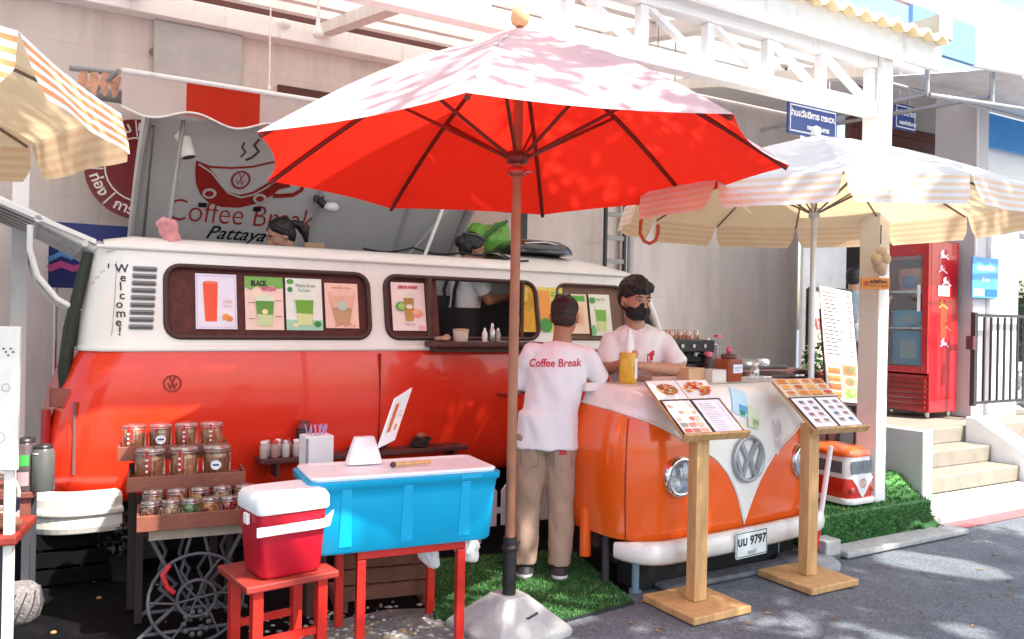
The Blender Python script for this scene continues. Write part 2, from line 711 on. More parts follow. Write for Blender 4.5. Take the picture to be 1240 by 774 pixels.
g.poly([Bw(.55, -.27, .006), Bw(6, -.27, .006), Bw(6, -.12, .006), Bw(.55, -.12, .006)], M('faded_red_line', (.42, .12, .13), rough=.8, var=.3, scale=14, dirt=(.2, .13, .13), dscale=8))
g.build('kerb_marking', kind='structure', recalc=False)
pave = M('pavement_concrete', (.5, .48, .45), rough=.85, var=.12, scale=8, bump=.3, bscale=70)
g = MB()
g.box((.635, -.12, 0), (7.5, .46, .05), pave)
k = g.build('pavement', kind='structure', bevel=.01)
k.location = B0
k.rotation_euler = (0, 0, BA)
# pale gravel and litter in front of the tables
g = MB()
gm = [M('pale_pebble', (.42, .4, .37), rough=.85), M('grey_pebble', (.2, .19, .18), rough=.85), M('dry_leaf', (.3, .17, .07), rough=.8)]
for i in range(420):
    q = G(random.gauss(470, 70), random.gauss(762, 12))
    r_ = random.uniform(.004, .016)
    g.ell((q.x, q.y, r_ * .5), (r_ * random.uniform(.8, 1.6), r_, r_ * .6), random.choice(gm[:2] * 3 + gm[2:]), 6, 4)
for i in range(14):
    q = G(random.uniform(60, 300), random.uniform(690, 774))
    r_ = random.uniform(.004, .02)
    g.ell((q.x, q.y, r_ * .5), (r_ * random.uniform(.8, 1.8), r_, r_ * .5), random.choice(gm), 6, 4)
g.build('gravel', kind='stuff')
g = MB()
for i in range(46):
    q = G(random.uniform(760, 1240), random.uniform(655, 772))
    a_, s_ = random.uniform(0, 6.28), random.uniform(.012, .026)
    d_, e_ = Vector((math.cos(a_), math.sin(a_), 0)), Vector((-math.sin(a_), math.cos(a_), 0))
    z_ = Vector((0, 0, .006))
    g.add([q + z_ - d_ * s_, q + z_ * 1.8 + e_ * s_ * .4, q + z_ + d_ * s_, q + z_ * 2.4 - e_ * s_ * .4], [(0, 1, 2), (0, 2, 3)], M(random.choice(['dry_leaf', 'dry_leaf_dark']), random.choice([(.3, .17, .07), (.13, .09, .04)]), rough=.8))
g.build('fallen_leaves', kind='stuff', recalc=False)
g = MB()
q = [G(*p, .008) for p in ((330, 800), (400, 752), (470, 738), (560, 735), (575, 775), (560, 830), (400, 850))]
g.poly(q, M('dusty_concrete', (.22, .2, .19), rough=.9, var=.35, scale=8, bump=.5, bscale=60, dirt=(.06, .055, .05), dscale=7))
g.build('concrete_patch', kind='structure', recalc=False)

# ------------------------------------------------------------------ shop building
wall_l = panel_wall('beige_wall_panels', (.74, .655, .61), 1.25, .62, 1.3)
t = bthing('shop_building', 'pale grey shop wall running behind the red camper van stall, with white ceiling beam', 'building')
m = MB()
m.box((-9.5, 3.6, 0), (3.45, 3.8, 4.9), wall_l)
m.build('wall', t)
m = MB()
m.box((-9.5, 3.42, 4.02), (.4, 3.597, 4.2), white)
m.build('beam', t, bevel=.008)
m = MB()
m.box((-9.5, 3.55, 4.203), (.4, 3.596, 4.30), M('dark_red_timber', (.09, .022, .018), rough=.6))
m.build('timber_band', t)
m = MB()   # pilasters
m.box((-7.45, 3.5, 0), (-7.25, 3.596, 4.016), offwhite)
m.build('pilaster', t, bevel=.01)
m = MB()
m.box((-4.62, 3.52, 2.2), (-3.9, 3.596, 4.016), M('grey_wall', (.5, .49, .48), rough=.7))
m.build('pilaster', t, bevel=.01)
for px, py in ((375, 117), ):
    q = onwall(px, py, 3.6)
    m = MB()
    m.box((q.x - .3, 3.56, q.z - .055), (q.x + .3, 3.597, q.z + .055), M('dark_red_timber', (.09, .022, .018)))
    m.build('vent_slot', t)
m = MB()
for dz in (0, .25, .5):
    m.box((-9, 3.585, .9 + dz), (-5.5, 3.598, .905 + dz), M('joint_grey', (.25, .23, .22), rough=.8))
m.build('joint', t)

# canopy roof
t = bthing('canopy_roof', 'white sloping canopy roof with pale tile edge over the camper van stall', 'roof')


def zr(y):
    return 3.66 + .19 * y


ceil = cloth('ceiling_sheet', (.78, .76, .74), (.80, .78, .76), (.95, .91, .86), .26)  # translucency added so sun soaks through as fill for wall and lid
m = MB()
m.add([(-9.5, -.1, zr(-.1)), (.5, -.1, zr(-.1)), (.5, 3.56, zr(3.56)), (-9.5, 3.56, zr(3.56))], [(0, 1, 2, 3)], ceil)
m.build('ceiling', t, recalc=False)
m = MB(); m.box((.57, 1.4, 4.38), (6.6, 3.57, 4.43), M('soffit_white', (.74, .73, .72), rough=.6, var=.06)); m.build('rear_soffit', t)
for y in (.62, 1.3, 2.0, 2.7, 3.2):
    m = MB()
    m.box((-9.4, y - .035, zr(y) - .085), (.45, y + .035, zr(y) - .006), white)
    m.build('purlin', t)
for x in (-8, -6.4, -4.8, -3.2, -1.6, .2):
    m = MB()
    m.add([(x - .06, .06, zr(.06) - .19), (x + .06, .06, zr(.06) - .19), (x + .06, 3.4, zr(3.4) - .19), (x - .06, 3.4, zr(3.4) - .19),
           (x - .06, .06, zr(.06) - .09), (x + .06, .06, zr(.06) - .09), (x + .06, 3.4, zr(3.4) - .09), (x - .06, 3.4, zr(3.4) - .09)],
          [(3, 2, 1, 0), (4, 5, 6, 7), (0, 1, 5, 4), (1, 2, 6, 5), (2, 3, 7, 6), (3, 0, 4, 7)], offwhite)
    m.build('rafter', t)
m = MB()
m.box((-9.6, -.15, zr(-.1) - .11), (.56, -.105, zr(-.1) + .1), white)
m.build('fascia', t, bevel=.006)
tile = M('cream_roof_tile', (.8, .66, .40), rough=.6, var=.2, scale=8, dirt=(.6, .42, .18), dscale=6)
m = MB()
rs = []
for k in range(0, 3):
    y = -.24 + k * .13
    row = []
    for i in range(0, 341):
        x = -9.7 + i * .03
        row.append((x, y, zr(y) + .135 + .028 * math.sin(i * .03 * 2 * PI / .18)))
    rs.append(row)
m.rings(rs, tile, True, False, False)
m.rings([[(p[0], p[1], p[2] - .028) for p in r] for r in rs], tile, True, False, False)
m.rings([rs[0], [(p[0], p[1], p[2] - .028) for p in rs[0]]], tile, False, False, False)
m.build('tile_edge', t, recalc=False)
m = MB()
m.box((.44, -.2, zr(0) + .1), (.62, .25, zr(0) + .28), M('grey_mortar', (.42, .41, .38), rough=.8))
m.build('verge_cap', t, bevel=.01)

# truss
t = bthing('roof_truss', 'white lattice roof truss spanning above the umbrellas from the right post', 'truss')
m = MB(); m.box((-7.8, -.05, 3.115), (-.068, .05, 3.225), white); m.build('chord', t, bevel=.006)
m = MB(); m.box((-7.8, -.05, 3.475), (-.068, .05, 3.575), white); m.build('chord', t, bevel=.006)
xs = [-.1 - .545 * i for i in range(14)]
for i, x in enumerate(xs):
    m = MB(); m.box((x - .03, -.03, 3.228), (x + .03, .03, 3.472), white); m.build('strut', t)
    if i:
        x1, x0 = xs[i - 1] - .045, xs[i] + .045
        m = MB()
        m.add([(x0 - .03, -.024, 3.472), (x0 + .045, -.024, 3.472), (x1 + .03, -.024, 3.228), (x1 - .045, -.024, 3.228),
               (x0 - .03, .024, 3.472), (x0 + .045, .024, 3.472), (x1 + .03, .024, 3.228), (x1 - .045, .024, 3.228)],
              [(0, 1, 2, 3), (7, 6, 5, 4), (0, 4, 5, 1), (1, 5, 6, 2), (2, 6, 7, 3), (3, 7, 4, 0)], white)
        m.build('diagonal', t)
t = bthing('support_post', 'square white post with beige side holding the roof truss beside the red fridge', 'post')
m = MB(); m.box((-.06, -.085, .2), (.06, .085, 3.6), M('cream_post', (.84, .83, .81), rough=.5, var=.05, dirt=(.7, .63, .54), dscale=2)); m.build('shaft', t, bevel=.006)

# hanging cords and lamps under the ceiling
for px, py, Y, ln, lab in ((326, 105, 6.6, 1.3, 'thin white cord hanging over the striped awning'),):
    q = P(px, py, Y)
    m = MB(); m.cyl(q, q + Vector((0, 0, ln)), .006, white, n=6)
    m.lathe([(.004, .02), (.014, .0), (.014, -.03), (.004, -.04)], white, 8, q)
    o = m.build('hanging_cord'); tag(o, lab, 'cord')
q = P(385, 42, 5.9)
m = MB()
m.lathe([(.012, .12), (.02, .06), (.038, .02), (.042, -.0), (.03, -.02), (.005, -.025)], white, 14, q)
m.cyl(q + Vector((0, 0, .12)), q + Vector((0, 0, .55)), .011, white, n=6)
o = m.build('pendant_lamp'); tag(o, 'white cone pendant lamp hanging from the ceiling left of the red umbrella', 'lamp')
q = P(343, 29, 7.2)
m = MB(); m.lathe([(.0, .03), (.05, .03), (.07, .0), (.05, -.04), (.01, -.055)], white, 16, q)
o = m.build('ceiling_lamp'); tag(o, 'small round white ceiling lamp above the awning', 'lamp')
for px, py, Y, lab in ((796, 103, 5.6, 'small bulb on the wire nearer the red umbrella, under the truss'), (817, 107, 5.7, 'small bulb on the longer wire under the truss')):
    q = P(px, py, Y)
    m = MB(); m.cyl(q, q + Vector((0, 0, .5)), .004, M('grey_wire', (.3, .28, .27)), n=6)
    m.ell(q, (.016, .016, .026), white, 8, 6)
    o = m.build('wire_bulb'); tag(o, lab, 'bulb', 'small bulbs on wires under the truss')
for px, py in ((951, 78), (985, 74)):
    q = P(px, py, 7.2)
    m = MB(); m.ell(q, (.05, .035, .035), M('lamp_beige', (.6, .5, .38)), 10, 6)
    m.cyl(q, q + Vector((0, 0, .35)), .012, M('dark_bracket', (.1, .08, .07)), n=6)
    m.cyl(q, q + Vector((.05, 0, -.3)), .012, M('dark_bracket', (.1, .08, .07)), n=6)
    o = m.build('wall_spotlight')
    tag(o, 'beige spotlight on a dark rod seen through the truss, %s one' % ('left' if px < 960 else 'right'), 'spotlight', 'spotlights seen through the truss')
q = onwall(202, 76, 3.6)
t = bthing('wall_ornament', 'small brown half round wall lamp on the wall above the awning', 'wall lamp')
m = MB()
for k in range(5):
    a = PI + PI * k / 4
    m.ell((q.x + .1 * math.cos(a), 3.56, q.z + .06 + .07 * math.sin(a)), (.045, .03, .04), M('aged_brass', (.28, .16, .1), rough=.5), 8, 6)
m.box((q.x - .12, 3.54, q.z + .05), (q.x + .12, 3.6, q.z + .07), M('aged_brass', (.28, .16, .1)))
m.build('shade', t)

# ------------------------------------------------------------------ right side: low wall, steps, columns
render_w = M('cement_render', (.52, .52, .52), rough=.75, var=.08, scale=3, bump=.1)
t = bthing('low_wall', 'low grey rendered wall with white end beside the steps, behind the turf mound', 'wall')
m = MB(); m.box((.52, -.075, 0), (.63, 1.5, .74), render_w); m.build('core', t, bevel=.006)
m = MB(); m.box((.517, -.09, 0), (.633, -.077, .745), white); m.build('end_face', t)
stepm = M('step_concrete', (.25, .22, .18), rough=.8, var=.14, scale=6, bump=.25, bscale=70, dirt=(.17, .15, .12), dscale=5)
t = bthing('entrance_steps', 'three beige concrete steps leading up to the red fridge', 'steps')
for k, (y0, z1) in enumerate(((.46, .20), (.74, .36), (1.02, .52))):
    m = MB()
    m.box((.636, y0, .05 if k == 0 else (.2 if k == 1 else .36)), (2.99, 3.59 if k == 2 else y0 + .6, z1), stepm)
    m.build('step', t, bevel=.012)
m = MB(); m.box((2.995, 1.02, 0), (6.5, 3.59, .515), stepm); m.build('landing', t, bevel=.01)
t = bthing('stair_parapet', 'white sloping parapet at the right of the steps in full sun', 'wall')
m = MB()
m.prism([(.15, 0), (1.015, 0), (1.015, .62), (.92, .62), (.15, .16)], lambda u, v, w_: Vector((2.994 + w_, u, v)), .32, white)
m.build('core', t, bevel=.008)
colm = M('lilac_grey_column', (.62, .60, .62), rough=.6, var=.06, scale=2)
t = bthing('shop_column', 'tall pale grey column right of the red fridge', 'column')
m = MB(); m.box((3.86, 1.45, .518), (4.12, 1.95, 4.3), colm); m.build('shaft', t, bevel=.01)
m = MB(); m.cyl((3.85, 1.43, 2.4), (3.85, 1.43, 4.2), .015, white, n=6); m.build('pipe', t)
t = bthing('gate_pillar', 'white gate pillar carrying a small blue notice', 'pillar')
m = MB(); m.box((4.125, 1.40, 0), (4.72, 1.62, 2.75), white); m.build('shaft', t, bevel=.01)
# white party wall of the next house
t = bthing('neighbour_wall', 'big sunlit white wall of the neighbouring house at the right edge', 'building')
m = MB(); m.box((4.2, 1.75, 2.78), (9, 2.1, 4.6), M('bright_white_wall', (.92, .92, .92), rough=.5, var=.03)); m.build('wall', t)
# timber gable behind the post
t = bthing('timber_gable', 'dark reddish brown timber panelling with a beige wall below, between post and column', 'wall')
m = MB()
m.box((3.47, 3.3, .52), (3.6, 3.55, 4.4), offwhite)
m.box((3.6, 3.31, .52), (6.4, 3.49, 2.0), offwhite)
m.build('wall', t)
m = MB()
redt = M('red_brown_timber', (.20, .062, .045), rough=.6, var=.3, scale=3, bump=.1)
for i in range(5):
    m.box((3.95, 3.18 + .004 * (i % 2), 3.72 + i * .13), (6.4, 3.28, 3.845 + i * .13), redt)
m.build('cladding', t)
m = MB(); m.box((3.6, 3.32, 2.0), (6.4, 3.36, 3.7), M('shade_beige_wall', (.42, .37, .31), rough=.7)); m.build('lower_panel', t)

# signs
blue = M('navy_sign_enamel', (.012, .045, .27), rough=.3, var=.1)
for (x0, y0, x1, y1, Y, nm) in ((955, 122, 1023, 162, 6.9, 0), (1084, 124, 1116, 156, 8.6, 1)):
    a = P(x0, y0, Y)
    wd = (x1 - x0) / FPX * Y * 1.32
    ht = (38 if nm == 0 else 31) / FPX * Y
    t = thing('blue_sign', 'blue sign with white Thai lettering under the truss, ' + ('the larger left one' if nm == 0 else 'partly hidden right of the post'), 'sign', a, BA, 'blue Thai signs under the truss')
    m = MB(); m.box((0, 0, -ht), (wd, .02, 0), blue); m.build('board', t)
    m = MB()
    f = Flat(m, plane_map((0, 0, -ht), (1, 0, 0), (0, 0, 1)), .003)
    e = .018
    for r_ in ((e, e, wd - e, e + .012), (e, ht - e - .012, wd - e, ht - e), (e, e + .013, e + .012, ht - e - .013), (wd - e - .012, e + .013, wd - e, ht - e - .013)):
        f.rect(*r_, 'F2F4F8')
    f.text('ร้านสวัสดิการ ตระเวน', ht * .27, wd / 2, ht * .66, 'F2F4F8', bold=.004, sx=min(1, wd / ht * .42))
    f.text('กองกำกับการ', ht * .2, wd * .6, ht * .27, 'F2F4F8', bold=.003)
    m.build('lettering', t, recalc=False)
    m = MB(); m.cyl((.1, .01, 0), (.1, .01, .35), .004, white, n=6); m.cyl((wd - .1, .01, 0), (wd - .1, .01, .35), .004, white, n=6); m.build('hanger', t)
q0 = onwall(1175, 360, 1.396)
q1 = onwall(1207, 314, 1.396)
t = bthing('blue_notice', 'light blue notice board with white Thai lettering on the gate pillar', 'notice')
lb = M('sky_blue_sign', (.08, .32, .62), rough=.35)
m = MB(); m.box((q0.x, 1.375, q0.z), (q1.x, 1.396, q1.z), lb); m.build('board', t)
m = MB()
W_, H_ = q1.x - q0.x, q1.z - q0.z
f = Flat(m, plane_map((q0.x, 1.375, q0.z), (1, 0, 0), (0, 0, 1)), .003)
f.text('เทศบาลเมือง', H_ * .17, W_ / 2, H_ * .74, 'F4F8FC', sx=.85, bold=.003)
f.text('ที่ ๑๒', H_ * .15, W_ / 2, H_ * .45, 'F4F8FC')
f.rect(.02, .02, W_ * .45, H_ * .22, 'BFDDF2')
f.rect(W_ * .5, .02, W_ - .02, H_ * .22, '1A66A8')
m.build('lettering', t, recalc=False)

# railing gate
t = bthing('iron_railing', 'black iron bar railing beside the white gate pillar at the right edge', 'railing')
iron = M('black_iron', (.03, .03, .035), rough=.5)
y = 1.3
a = onwall(1179, 492, y); b = onwall(1179, 378, y)
m = MB(); m.box((a.x, y, a.z), (a.x + .06, y + .05, b.z), iron); m.build('end_post', t)
m = MB(); m.box((a.x + .062, y, b.z - .05), (a.x + 2.6, y + .03, b.z - .015), iron); m.build('rail', t)
m = MB(); m.box((a.x + .062, y, a.z + .02), (a.x + 2.6, y + .03, a.z + .05), iron); m.build('rail', t)
for i in range(17):
    m = MB(); x = a.x + .2 + i * .14
    m.box((x, y + .004, a.z + .052), (x + .022, y + .026, b.z - .052), iron); m.build('bar', t)
m = MB(); m.box((a.x - .07, y - .02, b.z - .42), (a.x - .003, y + .06, b.z - .27), M('maroon_latch', (.09, .03, .04))); m.build('latch', t)
# stone wall and hedge
t = bthing('stone_wall', 'rough grey stone retaining wall under the railing at the right edge', 'wall')
stone = M('rubble_stone', (.5, .5, .51), rough=.9, var=.35, scale=9, bump=.9, bscale=12, dirt=(.2, .2, .21), dscale=5)
m = MB()
for i in range(7):
    for k in range(4):
        x = 4.74 + i * .28 + (k % 2) * .12
        m.ell((x + .14, 1.9, .2 + k * .24), (.17, .2, .14), stone, 9, 6)
m.box((4.74, 1.95, 0), (7, 2.2, 1.1), stone)
m.build('core', t)


def leaves(mb, c, rad, n, size, mats, shell=.45, keep=None):
    c = Vector(c)
    for _ in range(n):
        while True:
            d = Vector((random.uniform(-1, 1), random.uniform(-1, 1), random.uniform(-1, 1)))
            l = d.length
            if .05 < l < 1 and l > shell * random.random():
                break
        q = c + Vector((d.x * rad[0], d.y * rad[1], d.z * rad[2]))
        if keep and not keep(q):
            continue
        s = size * random.uniform(.6, 1.3)
        a = Vector((random.gauss(0, 1), random.gauss(0, 1), random.gauss(0, .6))).normalized()
        b = a.cross(Vector((random.gauss(0, 1), random.gauss(0, 1), random.gauss(0, 1)))).normalized()
        mb.add([q - a * s, q + b * s * .45, q + a * s, q - b * s * .45], [(0, 1, 2, 3)], random.choice(mats))


leafm = [M('leaf_dark', (.03, .075, .02), rough=.6, var=.3), M('leaf_mid', (.05, .12, .03), rough=.6, var=.3), M('leaf_light', (.09, .17, .045), rough=.6, var=.3)]
t = bthing('hedge', 'clipped green hedge behind the railing at the right edge', 'hedge')
m = MB()
for i in range(5):
    leaves(m, (5.0 + i * .5, 2.5, 1.5 + .06 * (i % 2)), (.4, .45, .75), 1100, .035, leafm)
m.build('foliage', t, recalc=False)
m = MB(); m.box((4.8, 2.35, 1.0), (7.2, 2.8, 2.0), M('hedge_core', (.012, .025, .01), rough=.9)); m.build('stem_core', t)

# neighbouring awning, top right
galv = M('galvanised_tube', (.42, .42, .43), rough=.4, metal=.7, var=.15)
t = bthing('neighbour_awning', 'white sheet awning on grey steel tubes with blue fascia at the top right corner', 'awning')
m = MB()
o0 = Vector((.9, .6, 4.05))
rs = []
for k in range(2):
    row = []
    for i in range(90):
        row.append((2.2 + i * .06, .3 + k * 1.3, 3.95 + .25 * k + .018 * math.sin(i * 1.6)))
    rs.append(row)
m.rings(rs, M('white_roof_sheet', (.72, .74, .76), rough=.4), True, False, False)
m.build('roof_sheet', t)
for (a, b) in (((1.15, .32, 3.55), (6.3, .32, 3.9)), ((1.15, .32, 3.55), (1.6, 2.6, 3.75)), ((1.15, .34, 3.55), (1.15, .34, 3.92)), ((2.15, .34, 3.64), (2.15, .34, 3.92)),
               ((1.2, 1.2, 3.98), (6.3, 1.2, 4.0)), ((2.15, .36, 3.7), (2.3, 2.6, 3.85))):
    m = MB(); m.cyl(a, b, .022, galv, n=8); m.build('tube', t)
bluep = M('bright_blue_panel', (.02, .25, .62), rough=.4)
m = MB(); m.box((.72, .2, 3.86), (1.62, .24, 4.2), M('soft_blue_panel', (.16, .34, .62), rough=.4)); m.build('fascia_panel', t)
m = MB(); m.box((.2, .22, 4.21), (2.9, .26, 4.5), M('pale_pink_panel', (.62, .42, .46), rough=.5)); m.build('upper_band', t)
m = MB()
m.prism([(1.63, 3.85), (2.7, 3.93), (2.7, 4.12), (2.58, 4.18), (2.3, 4.2), (1.63, 4.19)], lambda u, v, w_: Vector((u, .2 + w_, v)), .05, white)
m.build('rounded_panel', t, bevel=.01)
m = MB(); m.box((4.2, 1.62, 3.75), (7, 1.66, 4.15), bluep); m.build('side_panel', t)

# shade tree across the road: what throws the dappled shade on the asphalt
t = thing('shade_tree', 'leafy street tree across the road that shades the asphalt', 'tree', (7.3, .95, 0))
m = MB()
bark = M('bark', (.13, .095, .07), rough=.9, var=.3, scale=12, bump=.8, bscale=30)
m.tube([(0, 0, -.1), (.03, 0, 1.5), (-.05, .05, 3.0), (.05, .0, 4.6), (0, 0, 6)], [.24, .19, .16, .11, .05], bark, 10)
for k in range(7):
    a = k * .9
    m.tube([(0, 0, 3.2 + k * .25), (.7 * math.cos(a), .6 * math.sin(a), 4.3 + k * .2), (1.9 * math.cos(a), 1.5 * math.sin(a), 5.4 + k * .15)], [.08, .055, .02], bark, 7)
m.tube([(0, 0, 4.2), (-1.6, .5, 5.6), (-3.4, 1.0, 6.3), (-5.2, 1.4, 6.5)], [.11, .08, .05, .015], bark, 8)
m.tube([(0, 0, 4.0), (-2.2, 0, 5.8), (-5.0, .1, 6.4), (-7.2, .2, 6.5)], [.11, .08, .05, .015], bark, 8)
m.build('trunk', t)
GAPS = [G(1115, 680), G(1160, 688), G(1100, 676), G(1140, 684), G(1075, 772), G(1170, 764), G(655, 640, .35), G(690, 690), G(690, 740), G(655, 748)]  # leaves are cleared along these sun rays to shape the light patches
GR = [.25, .24, .15, .25, .10, .12, .26, .18, .14, .16]


def sunny(q):
    q = q + Vector((7.3, .95, 0))
    for gp, gr in zip(GAPS, GR):
        d = q - gp
        if (d - TO_SUN * d.dot(TO_SUN)).length < gr:
            return False
    return True


m = MB()
for k in range(78):
    a = random.uniform(0, 2 * PI)
    rr = math.sqrt(random.random())
    c = Vector((3.5 * rr * math.cos(a), 2.35 * rr * math.sin(a), 6.5 + random.uniform(-.9, 1.2) * (1 - .5 * rr)))
    s = random.uniform(.55, .95)
    leaves(m, c, (s, s, s * .6), 330, .085, leafm, keep=sunny)
for k in range(10):   # a looser bough reaching over the red umbrella
    c = Vector((2.35 - 6.95 + random.uniform(-1.2, 1.2), 2.4 - 1.12 + random.uniform(-.8, .8), 6.5 + random.uniform(-.4, .5)))
    leaves(m, c, (.5, .5, .3), 150, .085, leafm)
for k in range(12):  # unseen clumps added to shade the left parasol
    c = Vector((.45 - 7.3 + random.uniform(-1.0, 1.0), 1.0 - .95 + random.uniform(-.9, .9), 6.5 + random.uniform(-.3, .4)))
    leaves(m, c, (.55, .55, .3), 190, .085, leafm)
for k in range(8):  # unseen clumps added to keep sun off the van side
    c = Vector((3.15 - 7.3 + random.uniform(-.6, .6), 3.5 - .95 + random.uniform(-.5, .5), 6.4 + random.uniform(-.3, .4)))
    leaves(m, c, (.55, .55, .3), 200, .085, leafm, keep=sunny)
m.build('crown', t, recalc=False)
# ------------------------------------------------------------------ parasols
redcloth = cloth('red_canopy_cloth', (.94, .78, .76), (.80, .03, .014), (.98, .035, .018), .5)
beige = cloth('cream_canopy_cloth', (.92, .90, .86), (.76, .62, .43), (.92, .72, .45), .30)
valo = cloth('orange_stripe_cloth', (.92, .70, .52), (.74, .54, .34), (.85, .6, .38), .3)
valw = cloth('white_stripe_cloth', (.88, .88, .88), (.76, .61, .43), (.9, .7, .46), .3)
ribwood = M('dark_red_stained_wood', (.17, .026, .015), rough=.4, var=.25, scale=10)
polewood = M('varnished_pole_wood', (.36, .16, .085), rough=.4, var=.25, scale=7, bump=.1)
alu = M('pale_aluminium', (.72, .72, .73), rough=.35, metal=.6)


def canopy_mesh(n, Rr, rise, rot, inset, sag, sub=4, rad=7, r0=.0, mat=None, sgn=1):
    m = MB()
    for s in range(n):
        a0, a1 = rot + sgn * 2 * PI * s / n, rot + sgn * 2 * PI * (s + 1) / n
        rows = []
        for j in range(rad + 1):
            t = r0 + (1 - r0) * j / rad
            row = []
            for i in range(sub + 1):
                k = i / sub
                b = Vector((math.cos(a0), math.sin(a0), 0)) * (1 - k) + Vector((math.cos(a1), math.sin(a1), 0)) * k
                bow = 4 * k * (1 - k)
                rr = Rr * t * (1 - inset * bow * t ** 3)
                z = rise * (1 - t) + .10 * rise * math.sin(PI * t) - sag * bow * math.sin(PI * min(1, t)) * .8
                row.append(Vector((b.x * rr, b.y * rr, z)))
            rows.append(row)
        m.rings(rows, mat, True, False, False)
    # face upwards
    for i, f in enumerate(m.f):
        a, b, c = (m.v[k] for k in f[:3])
        nn = (m.v[f[2]] - m.v[f[0]]).cross(m.v[f[3]] - m.v[f[1]])
        if nn.z < 0:
            m.f[i] = f[::-1]
    return m


def rib_z(t, rise):
    return rise * (1 - t) + .10 * rise * math.sin(PI * t)


# red market umbrella
UC = Vector((.011, 4.0, 0))
RIM, RISE, UR, UROT = 2.277, .70, 1.31, 3.79
t = thing('market_umbrella', 'big red market umbrella with wooden pole and dark ribs before the camper van', 'umbrella', UC, 0)
o = canopy_mesh(8, UR, RISE, UROT, .045, .02, 6, 9, 0.1, redcloth).build('canopy', t, recalc=False, loc=(0, 0, RIM))
o.rotation_euler = (-.028, -.019, 0)
o = canopy_mesh(8, .34, .16, UROT, .03, .0, 4, 3, 0, redcloth).build('vent_cap', t, recalc=False, loc=(.004, -.01, RIM + RISE - .142))
HUB = 2.355
for k in range(8):
    a = UROT + k * PI / 4
    d = Vector((math.cos(a), math.sin(a), 0))
    tl = d.x * UR * .019 + d.y * UR * -.028
    pts = []
    for j in range(9):
        tt = .05 + .94 * j / 8
        pts.append(d * UR * tt + Vector((0, 0, RIM + rib_z(tt, RISE) + tl * tt - .022)))
    m = MB(); m.tube(pts, .0125, ribwood, 6); rb = m.build('rib', t)
    e = d * UR * .5 + Vector((0, 0, RIM + rib_z(.5, RISE) + tl * .5 - .035))
    m = MB(); m.cyl(d * .045 + Vector((0, 0, HUB)), e, .0095, ribwood, n=6); m.build('strut', t)
m = MB()
m.lathe([(.03, -.03), (.055, -.025), (.06, .0), (.055, .025), (.03, .03)], ribwood, 16, (0, 0, HUB))
m.build('runner', t)
m = MB()
m.lathe([(.028, -.022), (.046, -.018), (.046, .018), (.028, .022)], M('runner_metal', (.5, .12, .09), rough=.3, metal=.6), 16, (0, 0, HUB - .07))
m.cyl((.045, -.02, HUB - .07), (.075, -.03, HUB - .075), .006, steel, n=6)
m.build('collar', t)
m = MB(); m.cyl((0, 0, .44), (0, 0, RIM + RISE + .02), .025, polewood, n=14); m.build('pole', t)
m = MB(); m.lathe([(.02, 0), (.042, .015), (.05, .05), (.04, .085), (.015, .1)], M('gilt_knob', (.72, .42, .2), rough=.35), 14, (0, 0, RIM + RISE + .03)); m.build('finial', t)
# its base
t = thing('umbrella_base', 'grey concrete pyramid base with a black sleeve holding the red umbrella pole', 'umbrella base', UC, R(38))
m = MB()
vs, h0, h1, z1 = [], .285, .085, .185
rs = [[(s * x, y * s, z) for x, y in ((-1, -1), (1, -1), (1, 1), (-1, 1))] for s, z in ((.225, 0), (.23, .035), (.085, z1 - .012), (.072, z1))]
m.rings(rs, concrete, False)
m.build('block', t, bevel=.012)
m = MB(); m.cyl((0, 0, z1), (0, 0, .47), .034, black, n=16); m.lathe([(.036, .4), (.042, .405), (.042, .425), (.036, .43)], black, 16); m.cyl((.03, 0, .425), (.075, .02, .425), .008, black, n=8); m.build('sleeve', t)
m = MB(); m.tube([(.06, -.125, .115), (.06, -.15, .12), (.0, -.158, .11), (-.02, -.14, .105)], .005, black, 6); m.build('handle', t)


